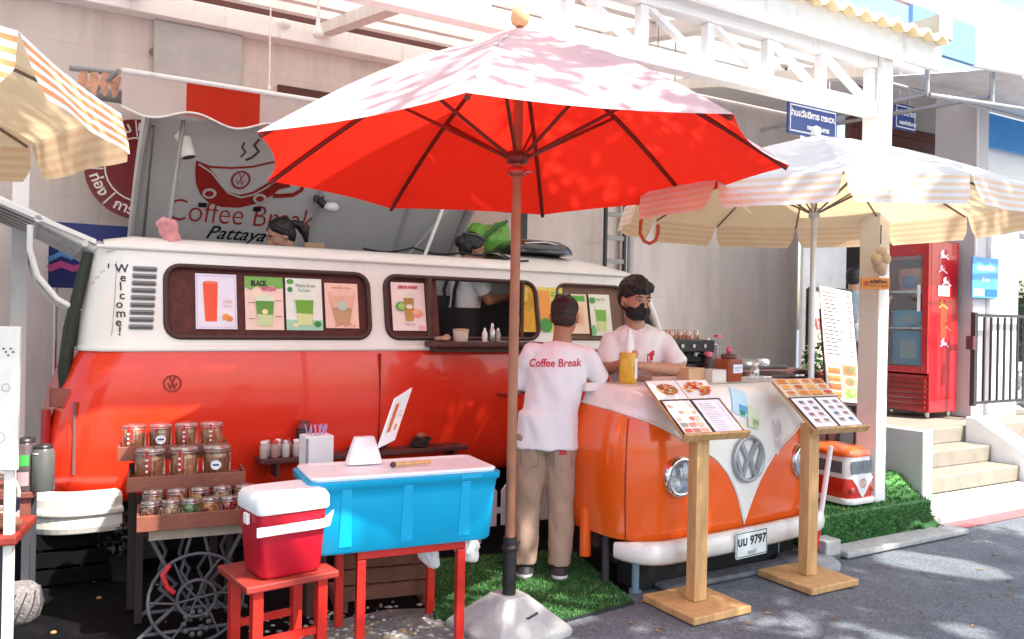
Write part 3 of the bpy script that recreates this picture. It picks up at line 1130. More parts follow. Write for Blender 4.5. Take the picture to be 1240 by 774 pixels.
def parasol(n, Rr, rise, rot, vh, label, loc, rim, sgn=1, group=None, stripe=None):
    t = thing('striped_parasol', label, 'parasol', loc, 0, group)
    canopy_mesh(n, Rr, rise, rot, .015, .015, 5, 7, 0, beige, sgn).build('canopy', t, recalc=False, loc=(0, 0, rim))
    for k in range(n):
        a0, a1 = rot + sgn * 2 * PI * k / n, rot + sgn * 2 * PI * (k + 1) / n
        p0, p1 = Vector((math.cos(a0), math.sin(a0), 0)) * Rr, Vector((math.cos(a1), math.sin(a1), 0)) * Rr
        out = ((p0 + p1) / 2).normalized()
        m = MB()
        rows = 9
        nn = 10
        for j in range(rows):
            for i in range(nn):
                q = []
                for (di, dj) in ((0, 0), (1, 0), (1, 1), (0, 1)):
                    u, v = (i + di) / nn, (j + dj) / rows
                    e = .035 * v + (.04 * max(0, v - .7) / .3)
                    uu = e + (1 - 2 * e) * u
                    wv = .012 * math.sin(u * 9 + k) * v
                    b = p0 * (1 - uu) + p1 * uu - out * (.015 * Rr * 4 * uu * (1 - uu)) * (1 - v)
                    q.append(b + out * (.05 * v + wv + .004) + Vector((0, 0, rim + .006 - vh * v)))
                f = (q[2] - q[0]).cross(q[3] - q[1])
                if f.dot(out) < 0:
                    q = q[::-1]
                m.add(q, [(0, 1, 2, 3)], (stripe or valo) if (j % 2 == 1) else valw, True)
        m.build('valance', t, recalc=False)
    for k in range(n):
        a = rot + sgn * 2 * PI * k / n
        d = Vector((math.cos(a), math.sin(a), 0))
        m = MB()
        m.tube([d * Rr * x + Vector((0, 0, rim + rib_z(x, rise) - .018)) for x in (.04, .3, .6, .99)], .007, M('rib_steel', (.2, .15, .11), rough=.5), 6)
        m.build('rib', t)
        m = MB()
        m.cyl(d * .03 + Vector((0, 0, rim - .05)), d * Rr * .5 + Vector((0, 0, rim + rib_z(.5, rise) - .022)), .005, M('rib_steel', (.2, .15, .11)), n=6)
        m.build('strut', t)
    m = MB(); m.lathe([(.02, -.03), (.035, -.03), (.035, .03), (.02, .03)], offwhite, 12, (0, 0, rim - .05)); m.build('runner', t)
    m = MB(); m.cyl((0, 0, .06), (0, 0, rim + rise + .03), .019, alu, n=12); m.build('pole', t)
    m = MB(); m.cyl((.02, 0, 1.13), (.06, -.03, 1.13), .018, black, n=10); m.build('knob', t)
    m = MB(); m.lathe([(.01, 0), (.03, .0), (.03, .03), (.012, .06)], white, 12, (0, 0, rim + rise + .0)); m.build('finial', t)
    m = MB(); m.lathe([(.2, 0), (.2, .03), (.17, .05), (.035, .06), (.03, .2), (.022, .2)], M('grey_foot', (.25, .25, .26), rough=.6), 20); m.build('foot', t)
    return t


parasol(12, 1.22, .45, 2.371, .17, 'cream parasol with orange striped valance over the van nose and menu stands, right side', (1.942, 5.2, 0), 2.327, -1)
parasol(9, 1.35, .42, R(-10), .17, 'cream parasol with orange and white striped valance cut off by the top left corner', (-2.72, 2.47, 0), 2.32, 1, None, cloth('strong_stripe_cloth', (.80, .34, .15), (.74, .54, .34), (.85, .6, .38), .3))
# red bungee hook on the umbrella rim
t = thing('bungee_hook', 'orange red cable loop with black clip hanging from the right rim of the red umbrella', 'hook', (0, 0, 0))
a = P(779, 246, 4.95)
m = MB(); m.cbox((a.x, a.y, a.z - .03), (.03, .025, .05), black); m.build('clip', t)
m = MB()
pp = [(779, 254), (776, 270), (775, 283), (780, 292), (787, 295), (794, 291), (797, 282), (797, 272)]
m.tube([P(x, y, 4.95) for x, y in pp], .011, M('orange_red_cord', (.62, .09, .03), rough=.5), 8)
m.build('cord', t)
# ------------------------------------------------------------------ camper van
VA = R(31)
V0 = Vector((-2.47, 4.57, 0))
VU = Vector((math.cos(VA), math.sin(VA), 0))
VV = Vector((-math.sin(VA), math.cos(VA), 0))


def Vl(p):
    d = Vector(p) - V0
    return Vector((d.dot(VU), d.dot(VV), d.z))


def onside(px, py, y=0):
    return Vl(hit(px, py, V0 + VV * y, VV))


vred = M('glossy_red_body', (.86, .042, .014), rough=.24, var=.08, scale=1.3, coat=.35, spec=.35, bump=.16, bscale=4, dirt=(.66, .026, .010), dscale=1.6)
vwhite = M('cream_white_body', (.86, .84, .79), rough=.3, var=.04, scale=2, coat=.3, dirt=(.62, .57, .49), dscale=3.5, dpos=.58)
pinkroof = M('pale_roof_paint', (.84, .79, .73), rough=.4, var=.06, coat=.2)
van = thing('camper_van', 'red and white vintage camper van coffee stall with raised roof lid and drink posters', 'van', V0, VA)
ZB, ZT, ZG = .425, 1.325, 1.935
VW = 1.72


def loop(z, xr, xf, yo, rr, rf, k=6):
    """closed plan contour of the body at one height: near side first, then front, far side, rear"""
    pts = []
    ya, yb = yo, VW - yo
    for i in range(k + 1):        # rear near corner
        a = PI + PI / 2 * i / k
        pts.append(Vector((xr + rr + rr * math.cos(a), ya + rr + rr * math.sin(a), z)))
    for i in range(1, 12):
        pts.append(Vector((xr + rr + (xf - rf - xr - rr) * i / 12, ya, z)))
    for i in range(k + 1):
        a = -PI / 2 + PI / 2 * i / k
        pts.append(Vector((xf - rf + rf * math.cos(a), ya + rf + rf * math.sin(a), z)))
    for i in range(1, 4):
        pts.append(Vector((xf, ya + rf + (yb - ya - 2 * rf) * i / 4, z)))
    for i in range(k + 1):
        a = PI / 2 * i / k
        pts.append(Vector((xf - rf + rf * math.cos(a), yb - rf + rf * math.sin(a), z)))
    for i in range(1, 12):
        pts.append(Vector((xf - rf + (xr + rr - xf + rf) * i / 12, yb, z)))
    for i in range(k + 1):
        a = PI / 2 + PI / 2 * i / k
        pts.append(Vector((xr + rr + rr * math.cos(a), yb - rr + rr * math.sin(a), z)))
    for i in range(1, 4):
        pts.append(Vector((xr, yb - rr + (ya - yb + 2 * rr) * i / 4, z)))
    return pts


m = MB()
lev = [(.425, -.10, .07), (.44, -.13, .045), (.5, -.15, .015), (.65, -.155, -.012), (.85, -.14, -.028), (1.0, -.11, -.03), (1.15, -.06, -.022), (1.27, -.02, -.008), (1.318, 0, .0)]
m.rings([loop(z, xr, 4.5, yo, .26, .3) for z, xr, yo in lev], vred, True, True, False)
m.build('lower_body', van)
# white belt band and upper shell
m = MB()
up = [(1.320, .0, 4.5, -.008, .2), (1.332, .0, 4.5, -.012, .2), (1.345, .0, 4.5, -.008, .2), (1.352, .002, 4.49, .012, .2)]
m.rings([loop(z, xr, xf, yo, .24, .3) for z, xr, xf, yo, _ in up], vwhite, True, True, False)
m.build('belt_moulding', van)


def sidemap(u, v, w_=0):
    """side plate: u along the van, v up from the belt, w outwards"""
    k = v / .583
    return Vector((u, .015 + .115 * k ** 1.25 - w_, 1.352 + v))


WIN = []
wb, wt = .052, .488
for (x0, x1) in ((.47, 1.765), (1.89, 3.14), (3.34, 4.02)):
    WIN.append(rrect(x1 - x0, wt - wb, .085, 5, (x0 + x1) / 2, (wb + wt) / 2))
m = MB()
# densify outline so that the plate can follow the lean
xl, xf = .24, 4.2
outer = [(xl + (xf - xl) * i / 24, 0) for i in range(25)] + [(xf - .05 - .0 * i, .583 * i / 4) for i in range(1, 4)] + [(xf - .1 - (xf - .1 - xl) * i / 24, .583) for i in range(25)] + [(xl, .583 * (4 - i) / 4) for i in range(1, 4)]
m.holes(outer, WIN, sidemap, -.03, vwhite)
m.build('side_panel', van)
m = MB()
lv = [(1.352, .0, .015), (1.5, .012, .015 + .115 * (.148 / .583) ** 1.25), (1.65, .03, .015 + .115 * (.298 / .583) ** 1.25), (1.8, .048, .015 + .115 * (.448 / .583) ** 1.25), (1.935, .075, .130)]
rr_ = []
for z, xr, yo in lv:
    row = []
    for i in range(9):
        a = PI + PI / 2 * i / 8
        row.append(Vector((xr + (.24 - xr) + (.24 - xr) * math.cos(a), yo + .24 + .24 * math.sin(a), z)))
    rr_.append(row)
m.rings(rr_, vwhite, True, False, False)
m.rings([[Vector((p.x, VW - p.y, p.z)) for p in r] for r in rr_], vwhite, True, False, False)
m.box((.22, VW - .14, 1.352), (4.15, VW - .11, 1.935), vwhite)
m.build('corner_panel', van)
m = MB()   # front pillars and windscreen frame
for y in (.08, VW - .08):
    m.tube([(4.46, y, 1.34), (4.36, y + (.02 if y < 1 else -.02), 1.6), (4.2, y + (.05 if y < 1 else -.05), 1.93)], .035, vwhite, 8)
m.tube([(4.2, .13, 1.93), (4.24, VW / 2, 1.95), (4.2, VW - .13, 1.93)], .03, vwhite, 8)
m.build('pillar', van)
m = MB()
m.poly([(4.45, .12, 1.36), (4.45, VW - .12, 1.36), (4.2, VW - .17, 1.92), (4.2, .17, 1.92)], glass('dark_glass', (.35, .37, .38), .3))
m.build('windscreen', van, recalc=False)
# gutter, roof edge, fixed front roof
m = MB()
m.tube([(.1, .14, 1.937), (.25, .122, 1.937), (4.1, .122, 1.937), (4.22, .2, 1.935)], .014, vwhite, 8)
m.build('rain_gutter', van)
m = MB()
prof = [(.128, 1.94), (.15, 1.972), (.2, 2.0), (.27, 2.018), (.30, 2.005), (.26, 1.985)]
m.rings([[(x, y, z - (.03 if x < .2 else 0)) for y, z in prof] for x in (.14, .3, 1.2, 2.2, 3.02)], pinkroof, True, False, False)
m.rings([[(x, y, z) for x, y, z in ((.14, .2, 1.94), (.16, .3, 1.96), (.3, .32, 1.985))], [(.14, 1.5, 1.94), (.16, 1.5, 1.96), (.3, 1.5, 1.985)]], pinkroof, True, False, False)
m.build('roof_rim', van)
m = MB()
rows = []
for x, dz in ((3.02, 0), (3.3, .005), (3.7, -.0), (4.0, -.03), (4.18, -.075), (4.24, -.13)):
    row = []
    for i in range(17):
        k = i / 16
        y = .128 + (VW - .256) * k
        bow = 1 - abs(2 * k - 1) ** 2.6
        row.append((x, y, 1.94 + (.17 + dz) * bow))
    rows.append(row)
m.rings(rows, pinkroof, True, False, False)
m.build('front_roof', van)
# louvres
lou = M('louvre_grey', (.2, .21, .22), rough=.4)
f_in = M('louvre_dark', (.07, .07, .075), rough=.5)
for k in range(9):
    m = MB()
    z0 = .1 + k * .0435
    m.prism(rrect(.135, .03, .008, 2, .345 - .003 * (4 - k), z0 + .012), lambda u, v, w_: sidemap(u, v, w_ + .001), .006, lou)
    m.prism(rrect(.12, .012, .004, 2, .345 - .003 * (4 - k), z0 + .008), lambda u, v, w_: sidemap(u, v, w_ + .0075), .003, f_in)
    m.build('vent_louvre', van)
m = MB()
f = Flat(m, sidemap, .003)
for k, ch in enumerate('Welcome!'):
    f.text(ch, .070, .262 - .028 + (.006 if k % 2 else -.004) - k * .003, .455 - k * .053, '1A1A1C', 1, bold=.0012, rot=random.uniform(-.15, .15))
m.build('greeting', van, recalc=False)


def corner(u, v, w_=0):
    """upper rear corner skin: u = angle fraction from the side back to the rear, v up from the belt"""
    z = 1.352 + v
    k = v / .583
    xr = .075 * k ** 1.2
    yo = .015 + .115 * k ** 1.25
    a = 1.5 * PI - PI / 2 * u
    return Vector((.24 + (.24 - xr + w_) * math.cos(a), yo + .24 + (.24 + w_) * math.sin(a), z))


m = MB()
f = Flat(m, corner, .004)
for (a, b) in (((.30, .46), (.3, .44)), ):
    f.circle(.28, .47, .016, '26262A', 1)
for k in range(6):
    f.circle(.36 + .05 * k, .44 - .018 * k + .01 * (k % 2), .007, '26262A', 1, n=8)
f.line([(.13, .50), (.14, .3), (.16, .12), (.17, .06)], .006, '202024', 1)
m.build('paw_doodle', van, recalc=False)

# window frames and panes
wrub = M('window_rubber', (.06, .022, .02), rough=.55)
curt = M('maroon_mesh_curtain', (.115, .030, .026), rough=.8, var=.5, scale=26)
frames = []
for i, wn in enumerate(WIN):
    m = MB()
    m.tube([sidemap(u, v, .004) for u, v in wn], .017 if i < 2 else .012, wrub if i < 2 else M('brown_rubber', (.12, .06, .04)), 6, closed=True)
    fr = m.build('window', van)
    frames.append(fr)
m = MB()
wn = [(u, v) for u, v in rrect(1.28, .425, .08, 5, 1.1175, .27)]
m.poly([sidemap(u, v, -.016) for u, v in wn], curt)
m.build('curtain', frames[0])
m = MB()
m.poly([sidemap(u, v, -.016) for u, v in [(1.9, .06), (2.3, .06), (2.3, .48), (1.9, .48)]], curt)
m.build('curtain', frames[1])
m = MB()
m.box((2.2, .03, 1.39), (2.225, .09, 1.84), darkbrown)
m.build('mullion', frames[1])
m = MB()
m.box((2.98, .02, 1.40), (3.0, .1, 1.84), darkbrown)
for k in range(6):
    m.box((2.92 + .012 * k, .10 + .02 * k, 1.40), (2.927 + .012 * k, .11 + .02 * k, 1.84), darkbrown)
m.build('folded_shutter', frames[1])
m = MB()
m.poly([sidemap(u, v, -.02) for u, v in [(3.34, .06), (4.02, .06), (4.02, .48), (3.34, .48)]], M('brown_shade', (.2, .11, .075), rough=.7))
m.build('blind', frames[2])


# posters
def poster(parent, x0, px_list, bg, draw, label):
    off = x0 or -.006
    """px_list: the four photo corners (tl, tr, br, bl) of the sheet on the window"""
    q = [onside(x, y, .06) for x, y in px_list]
    uu = [p.x for p in q]
    vv = [p.z - 1.352 for p in q]
    u0, u1 = (uu[0] + uu[3]) / 2, (uu[1] + uu[2]) / 2
    v0, v1 = (vv[2] + vv[3]) / 2, (vv[0] + vv[1]) / 2
    v0 = max(v0, .062); v1 = min(v1, .478)
    W_, H_ = u1 - u0, v1 - v0

    def mp(a, b, w_=0):
        return sidemap(u0 + a * W_, v0 + b * H_, off + w_)
    m = MB()
    m.prism([(0, 0), (1, 0), (1, 1), (0, 1)], lambda a, b, w_: mp(a, b, w_), .002, ink(bg))
    f = Flat(m, lambda a, b, w_=0: mp(a, b, w_ + .002), .0012)
    draw(f)
    o = m.build('poster', parent, recalc=False)
    o['label'] = label
    return o


def cup(f, cx, y0, y1, w_, c1, c2, c3, dome=True):
    h = y1 - y0
    f.poly([(cx - w_ * .38, y0), (cx + w_ * .38, y0), (cx + w_ * .5, y0 + h * .82), (cx - w_ * .5, y0 + h * .82)], c2, 3)
    f.poly([(cx - w_ * .44, y0 + h * .38), (cx + w_ * .44, y0 + h * .36), (cx + w_ * .5, y0 + h * .82), (cx - w_ * .5, y0 + h * .82)], c1, 4)
    if dome:
        f.poly([(cx + w_ * .52 * math.cos(a), y0 + h * .82 + h * .2 * math.sin(a)) for a in [PI * i / 10 for i in range(11)]], c3, 3)
    f.rect(cx - w_ * .55, y0 + h * .80, cx + w_ * .55, y0 + h * .84, 'E8EEE2', 5)


def d1(f):
    for a in ((.03, .03, .97, .04), (.03, .96, .97, .97), (.03, .04, .045, .96), (.955, .04, .97, .96)):
        f.rect(*a, 'C9BCDD', 1)
    f.poly([(.22, .14), (.50, .14), (.54, .84), (.18, .84)], 'F2532F', 2)
    f.circle(.36, .84, .18, 'F7745A', 3, .03)
    f.text('ชาไทย', .09, .76, .5, 'D87F4A', 2)
    f.text('Thai Tea', .06, .77, .42, 'C79A80', 2)
    f.circle(.72, .22, .09, 'F09A4A', 2, .06); f.circle(.82, .19, .07, 'E8823A', 3, .05)


def d2(f):
    f.poly([(0, 1), (1, 1), (1, .8), (.85, .78), (.7, .84), (.5, .76), (.3, .82), (.15, .74), (0, .8)], '79B555', 1)
    f.text('BLACK', .13, .36, .87, '23301C', 2, bold=.01)
    f.text('MATCHA', .09, .62, .77, 'E0588E', 3, bold=.008)
    cup(f, .5, .08, .66, .48, '5C9D3C', 'CDE0A8', 'DCE9C8')
    f.circle(.5, .34, .08, 'EFE7A0', 6, .05)
    for y in (.2, .5):
        f.rect(.08, y, .24, y + .012, '6A6A5A', 2); f.rect(.78, y + .05, .94, y + .062, '6A6A5A', 2)


def d3(f):
    f.rect(0, 0, 1, .2, 'A9DDC2', 1)
    f.text('Matcha Green', .095, .55, .86, '2F7A34', 2)
    f.text('Tea Latte', .085, .5, .77, '3C8A3E', 2)
    f.circle(.13, .93, .1, '58A548', 2, .05); f.circle(.12, .78, .07, '3E9148', 3, .05)
    cup(f, .5, .1, .7, .5, '6FB03A', 'DDE9A4', 'E6EEDD')
    f.circle(.85, .12, .1, '2F8F3E', 3, .06); f.circle(.25, .1, .08, 'F0E8B0', 3, .04)


def d4(f):
    f.text('Iced Milk Coffee', .085, .5, .9, 'C7764F', 2)
    f.poly([(.3, .08), (.7, .08), (.92, .78), (.1, .78)], 'C9A27C', 2)
    f.poly([(.2, .45), (.8, .45), (.92, .78), (.1, .78)], 'F0B9A2', 3)
    f.circle(.5, .78, .42, 'F5C6B4', 4, .07)
    f.circle(.5, .5, .16, 'BFD0C0', 5, .12)
    for i in range(7):
        f.circle(.3 + i * .09, .05 + .02 * (i % 3), .03, 'D08A4A', 3, .02)


def d5(f):
    f.text('LEMON HONEY', .085, .5, .9, 'D0506A', 2, bold=.006)
    cup(f, .5, .2, .8, .3, 'B98A44', 'C9974E', 'E6E0CC')
    f.circle(.26, .5, .16, '5FA84A', 2, .1); f.circle(.28, .5, .1, 'A6D078', 3, .07)
    f.circle(.74, .36, .17, 'F2A27E', 2, .09); f.circle(.68, .4, .1, 'F7BC98', 3, .06)
    f.circle(.5, .5, .1, 'EDE9D6', 6, .05)
    f.text('Coffee Break', .06, .5, .13, 'A05A60', 2)
    f.circle(.86, .06, .12, 'F4B7B4', 2, .06)


def d6(f):
    f.circle(.45, .3, .3, 'E5A624', 1, .24); f.circle(.6, .62, .26, 'C99A2C', 1, .2); f.circle(.4, .75, .2, 'F0C84A', 2, .12)
    f.text('Mango', .14, .5, .9, 'FFF3B0', 3)


def d7(f):
    f.poly([(0, .3), (.45, .3), (.45, .92), (0, .92)], 'F2A04A', 1)
    f.rect(.5, .8, .95, .9, '8BC24A', 2); f.circle(.2, .15, .25, '3F9E48', 2, .16); f.circle(.7, .5, .2, 'A9CF58', 2, .16)
    f.text('Lemon', .1, .72, .86, 'F6F0B0', 3)


def d8(f):
    f.rect(.04, .82, .9, .96, '5DB348', 1); f.rect(.1, .2, .8, .7, 'F5C9A8', 1); f.circle(.5, .4, .24, 'EFB48C', 2, .16)


def d9(f):
    f.text('Green Tea', .12, .5, .88, '4FA045', 2)
    cup(f, .5, .12, .75, .5, '7BB83F', 'D6E29A', 'EAF0DC')
    f.circle(.14, .85, .14, '4FA045', 2, .08); f.circle(.1, .12, .12, '6FC07A', 2, .14)


poster(frames[0], 0, [(235, 330), (285, 333), (289, 399), (239, 398)], 'EFE7F4', d1, 'white poster with a tall orange drink')
poster(frames[0], 0, [(294, 334), (341, 336), (346, 400), (300, 399)], 'F6D9C8', d2, 'poster with dripping green top and a green drink cup')
poster(frames[0], 0, [(343, 337), (387, 337), (394, 400), (350, 400)], 'EEF3E8', d3, 'pale poster of a green tea latte in a domed cup')
poster(frames[0], 0, [(391, 342), (431, 344), (437, 398), (397, 397)], 'F9D2BE', d4, 'peach poster of an iced milk coffee')
poster(frames[1], 0, [(473, 341), (513, 343), (518, 400), (477, 401)], 'FAE6E4', d5, 'pink bordered poster of a honey lemon drink')
poster(frames[1], 0, [(628, 343), (648, 344), (650, 402), (629, 402)], 'E9B93A', d6, 'yellow mango poster')
poster(frames[2], .003, [(652, 348), (682, 348), (684, 402), (655, 402)], 'EBD766', d7, 'yellow and orange poster with green fruit')
poster(frames[2], 0, [(684, 355), (710, 357), (714, 404), (690, 404)], 'F7DBC0', d8, 'peach poster with green heading')
poster(frames[2], 0, [(712, 356), (738, 357), (742, 406), (718, 407)], 'EFEFDC', d9, 'cream poster of a green drink')

# badge on the red side, reflector strip, dent marks
b = onside(208, 464)
m = MB()
f = Flat(m, lambda u, v, w_=0: Vector((b.x + u, -.029 - w_, b.z + v)), .004)
f.ring(0, 0, .043, .052, '8E1A10', 1)
f.text('V', .058, 0, .016, '8E1A10', 1, bold=.002); f.text('W', .05, 0, -.018, '8E1A10', 1, bold=.002)
m.build('side_badge', van, recalc=False)
m = MB()
m.box((-.012, -.0, .62), (.002, .03, 1.03), M('dark_trim_strip', (.16, .09, .085), rough=.4))
m.build('trim_strip', van)
# door shut lines
for x in (1.82, 3.22):
    m = MB()
    m.box((x, -.036, .5), (x + .006, .0, 1.3), M('shut_line', (.28, .01, .006), rough=.5))
    m.build('shut_line', van)
m = MB()
m.tube([(2.75, -.035, 1.0), (2.78, -.06, 1.0), (2.9, -.06, .985), (2.93, -.035, .985)], .011, M('handle_red', (.45, .03, .02)), 6)
m.build('door_handle', van)
# rear bumper
bump = M('cream_bumper', (.74, .71, .65), rough=.35, var=.06, coat=.3, dirt=(.4, .37, .32), dscale=5, dpos=.45)
m = MB()
path = []
for i in range(13):
    a = PI + PI / 2 * i / 12
    path.append(Vector((.05 + .33 * math.cos(a), .2 + .33 * math.sin(a), 0)))
path = [Vector((-.28, VW - .1, 0)), Vector((-.28, .6, 0))] + path + [Vector((.12, -.13, 0)), Vector((.2, -.125, 0)), Vector((.24, -.11, 0))]
sec = [(-.10, .30), (-.01, .305), (.0, .34), (-.004, .40), (.012, .41), (.012, .435), (-.004, .445), (-.004, .50), (-.02, .525), (-.10, .53)]
rows = []
for i, p in enumerate(path):
    d = (path[min(i + 1, len(path) - 1)] - path[max(0, i - 1)]).normalized()
    o_ = Vector((d.y, -d.x, 0))
    rows.append([p + o_ * s[0] + Vector((0, 0, s[1])) for s in sec])
m.rings(rows, bump, False, True, True)
m.build('rear_bumper', van, bevel=.006)
# tail: open hatch frame with green curtain, engine lid, tail light, plate
m = MB()
m.rings([[(-.02, .2, 1.34), (-.02, VW - .2, 1.34)], [(-.055, .16, 1.1), (-.055, VW - .16, 1.1)], [(.09, .3, 1.86), (.09, VW - .3, 1.86)]][:1] + [[(.08, .26, 1.86), (.08, VW - .26, 1.86)]], M('dark_green_curtain', (.03, .055, .03), rough=.8, var=.5, scale=14), False, False, False)
m.build('rear_curtain', van, recalc=False)
m = MB()
m.tube([(-.05, .2, 1.08), (-.055, .18, 1.2), (-.03, .18, 1.45), (.02, .2, 1.7), (.06, .24, 1.9)], [.03, .036, .036, .034, .03], M('dark_green_rubber', (.02, .03, .018), rough=.6, var=.4, scale=30), 8)
m.build('hatch_seal', van)
m = MB(); m.cbox((-.145, .16, .78), (.05, .1, .2), M('tail_lamp_red', (.4, .02, .02), rough=.2), r=.02); m.cbox((-.16, .13, .72), (.03, .08, .05), M('amber_lens', (.6, .25, .1), rough=.2), r=.01); m.build('tail_light', van)
m = MB(); m.cbox((-.06, .14, 1.0), (.14, .12, .10), M('worn_red_sill', (.30, .09, .075), rough=.7, var=.4, scale=20), r=.02); m.build('hatch_sill', van)

# the open tailgate
gate = MB()
gi = M('tailgate_inner', (.80, .79, .76), rough=.5, var=.12, scale=5, dirt=(.4, .38, .36), dscale=6)


def gmap(u, v, w_=0):
    """u across the van 0..1, v from hinge 0 to handle 1"""
    y = .2 + 1.3 * u
    return Vector((.10 - 1.0 * v, y, 1.95 + .40 * v + .05 * math.sin(PI * v) + w_))


gate.prism([(0, 0), (1, 0), (1, .95), (.92, 1), (.08, 1), (0, .95)], lambda u, v, w_: gmap(u, v, w_), .03, vwhite)
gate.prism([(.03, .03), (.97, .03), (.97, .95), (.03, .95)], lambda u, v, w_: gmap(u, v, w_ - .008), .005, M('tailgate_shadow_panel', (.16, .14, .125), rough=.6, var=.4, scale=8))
gate.build('tailgate', van, bevel=.01)
m = MB()
for u in (.04, .2, .36, .52, .68, .84, .96):
    m.tube([gmap(u, v / 6, -.025) for v in range(7)], .03, gi, 6)
for v in (.06, .3, .55, .8, .97):
    m.tube([gmap(u / 6, v, -.03) for u in range(7)], .022, gi, 6)
m.build('tailgate_rib', van)
for (y, k) in ((.19, 0), (1.45, 1)):
    m = MB()
    m.tube([(.02, y, 1.55), (-.1, y, 1.62), (-.2, y, 1.75), (-.24, y, 1.9), (-.24, y, 2.04)], .017, white, 8)
    m.build('tailgate_arm', van)

# raised roof lid
lidg = M('grey_lid_lining', (.62, .61, .60), rough=.5, var=.06, scale=1.2)
frameg = M('lid_frame_grey', (.50, .49, .48), rough=.5, var=.1)
LX0, LX1, LH = .42, 3.02, 1.5


def lidmap(u, v, w_=0):
    """u along the van, v 0 at hinge 1 at free edge, w towards the viewer below"""
    y, z = LH - .97 * v, 2.0 + .88 * v + .10 * math.sin(PI * v)
    return Vector((u, y - .68 * w_, z - .73 * w_))


m = MB()
m.rings([[lidmap(LX0 + (LX1 - LX0) * i / 12, j / 10) for i in range(13)] for j in range(11)], lidg, True, False, False)
m.rings([[lidmap(LX0 + (LX1 - LX0) * i / 12, j / 10, -.03) for i in range(13)] for j in range(11)], pinkroof, True, False, False)
lid = m.build('roof_lid', van)
m = MB()
for u in (LX0, LX1):
    s = -.012 if u == LX0 else .012
    rows = [[lidmap(u + s, j / 10, .09), lidmap(u + s, j / 10, -.05), lidmap(u + 3 * s, j / 10, -.05), lidmap(u + 3 * s, j / 10, .09)] for j in range(11)]
    m.rings(rows, frameg, False, True, True)
rows = [[lidmap(u, 1.0, .08), lidmap(u, 1.03, .08), lidmap(u, 1.03, -.05), lidmap(u, 1.0, -.05)] for u in (LX0 - .03, LX1 + .03)]
m.rings(rows, frameg, False, True, True)
m.build('lid_frame', lid)
for u in (1.72, 2.5):
    m = MB()
    m.tube([lidmap(u, j / 10, .015) for j in range(11)], .014, frameg, 6)
    m.build('lid_rib', lid)
galvd = M('dull_strut', (.27, .26, .25), rough=.4, metal=.5)
for (a, b) in (((.5, .3, 1.99), lidmap(.62, .98, .05)), ((.47, 1.3, 2.02), lidmap(.44, .9, .06)), ((2.28, .3, 1.99), lidmap(2.72, .92, .04)), ((2.55, 1.35, 2.02), lidmap(2.95, .9, .05))):
    m = MB()
    m.cyl(a, b, .014, galvd if a[0] < 1 else M('pale_strut', (.6, .59, .57), rough=.4), n=8)
    m.build('lid_strut', van)


def lidpix(px, py):
    r = ray(px, py)
    e = Vector((0, 0, EYE))
    # march to the chord plane of the lid, then read u and v
    o = V0 + VV * LH + UZ * 2.03
    n = (VV * .88 + UZ * .97).normalized()
    p = Vl(hit(px, py, o, n))
    return p.x, (LH - p.y) / .97


m = MB()
lf = Flat(m, lidmap, .004)
cred = 'A02A24'
# cup outline drawn from photo points
def LP(seq):
    return [lidpix(x, y) for x, y in seq]


bowl = LP([(237, 207), (236, 218), (237, 233), (242, 245), (252, 254), (268, 259), (290, 260), (310, 256), (327, 248), (338, 240), (352, 237), (346, 228), (336, 225), (329, 229), (318, 236), (305, 243), (290, 246), (277, 243), (268, 235), (260, 222), (252, 213)])
lf.mb.holes(bowl, [], lambda u, v, w_=0: lidmap(u, v, .004 + w_), .0005, ink(cred))
lf.line(LP([(237, 206), (255, 213), (280, 214), (305, 212), (330, 205), (352, 207)]), .016, cred, 1)
lf.line(LP([(240, 208), (256, 219), (266, 232), (276, 243), (291, 248), (306, 245), (320, 238), (332, 230)]), .012, 'C9C5C2', 4)
lf.line(LP([(336, 228), (348, 222), (360, 224), (367, 231), (365, 240), (355, 246), (340, 247), (330, 247)]), .03, cred, 2)
c = lidpix(291, 228)
lf.ring(c[0], c[1], .055, .068, cred, 3); lf.text('V', .07, c[0], c[1] + .02, cred, 3); lf.text('W', .065, c[0], c[1] - .02, cred, 3)
for (x, y) in ((253, 243), (314, 249)):
    c = lidpix(x, y); lf.circle(c[0], c[1], .05, 'C9C5C2', 5, .035); lf.circle(c[0], c[1], .03, cred, 6, .02)
for (x, y) in ((245, 256), (311, 261)):
    c = lidpix(x, y); lf.rect(c[0] - .03, c[1] - .015, c[0] + .03, c[1] + .015, '1E1E20', 3)
lf.line(LP([(296, 176), (293, 184), (297, 191), (291, 199)]), .014, '5A4638', 1)
lf.line(LP([(314, 170), (308, 180), (313, 190), (305, 199), (297, 203)]), .02, '5A4638', 1)
a, b = lidpix(183, 262), lidpix(395, 274)
lf.text('Coffee Break', .20, (a[0] + b[0]) / 2, (a[1] + b[1]) / 2 + .0, 'B0302A', 1, bold=-.002, sx=(b[0] - a[0]) / 1.27)
c = lidpix(285, 286)
lf.text('Pattaya', .115, c[0], c[1] + .0, '1C1A1C', 1, ital=.4, bold=.001, sx=1.35)
m.build('lid_logo', lid, recalc=False)

# inside: floor, far wall, dark ceiling edge, counter
m = MB()
m.box((.1, .12, .50), (4.3, VW - .12, .53), M('van_floor', (.06, .05, .045), rough=.8))
m.build('floor', van)
m = MB()
m.box((.3, .5, .53), (2.2, .95, 1.42), M('inner_counter', (.12, .06, .05), rough=.6))
m.box((2.9, .45, .53), (4.0, 1.3, 1.40), M('inner_counter', (.12, .06, .05)))
m.build('inner_counter', van)
m = MB()
m.box((2.3, 1.2, 1.0), (4.1, 1.55, 1.75), M('inner_cupboard', (.075, .055, .05), rough=.6, var=.4, scale=5))
m.build('cupboard', van)
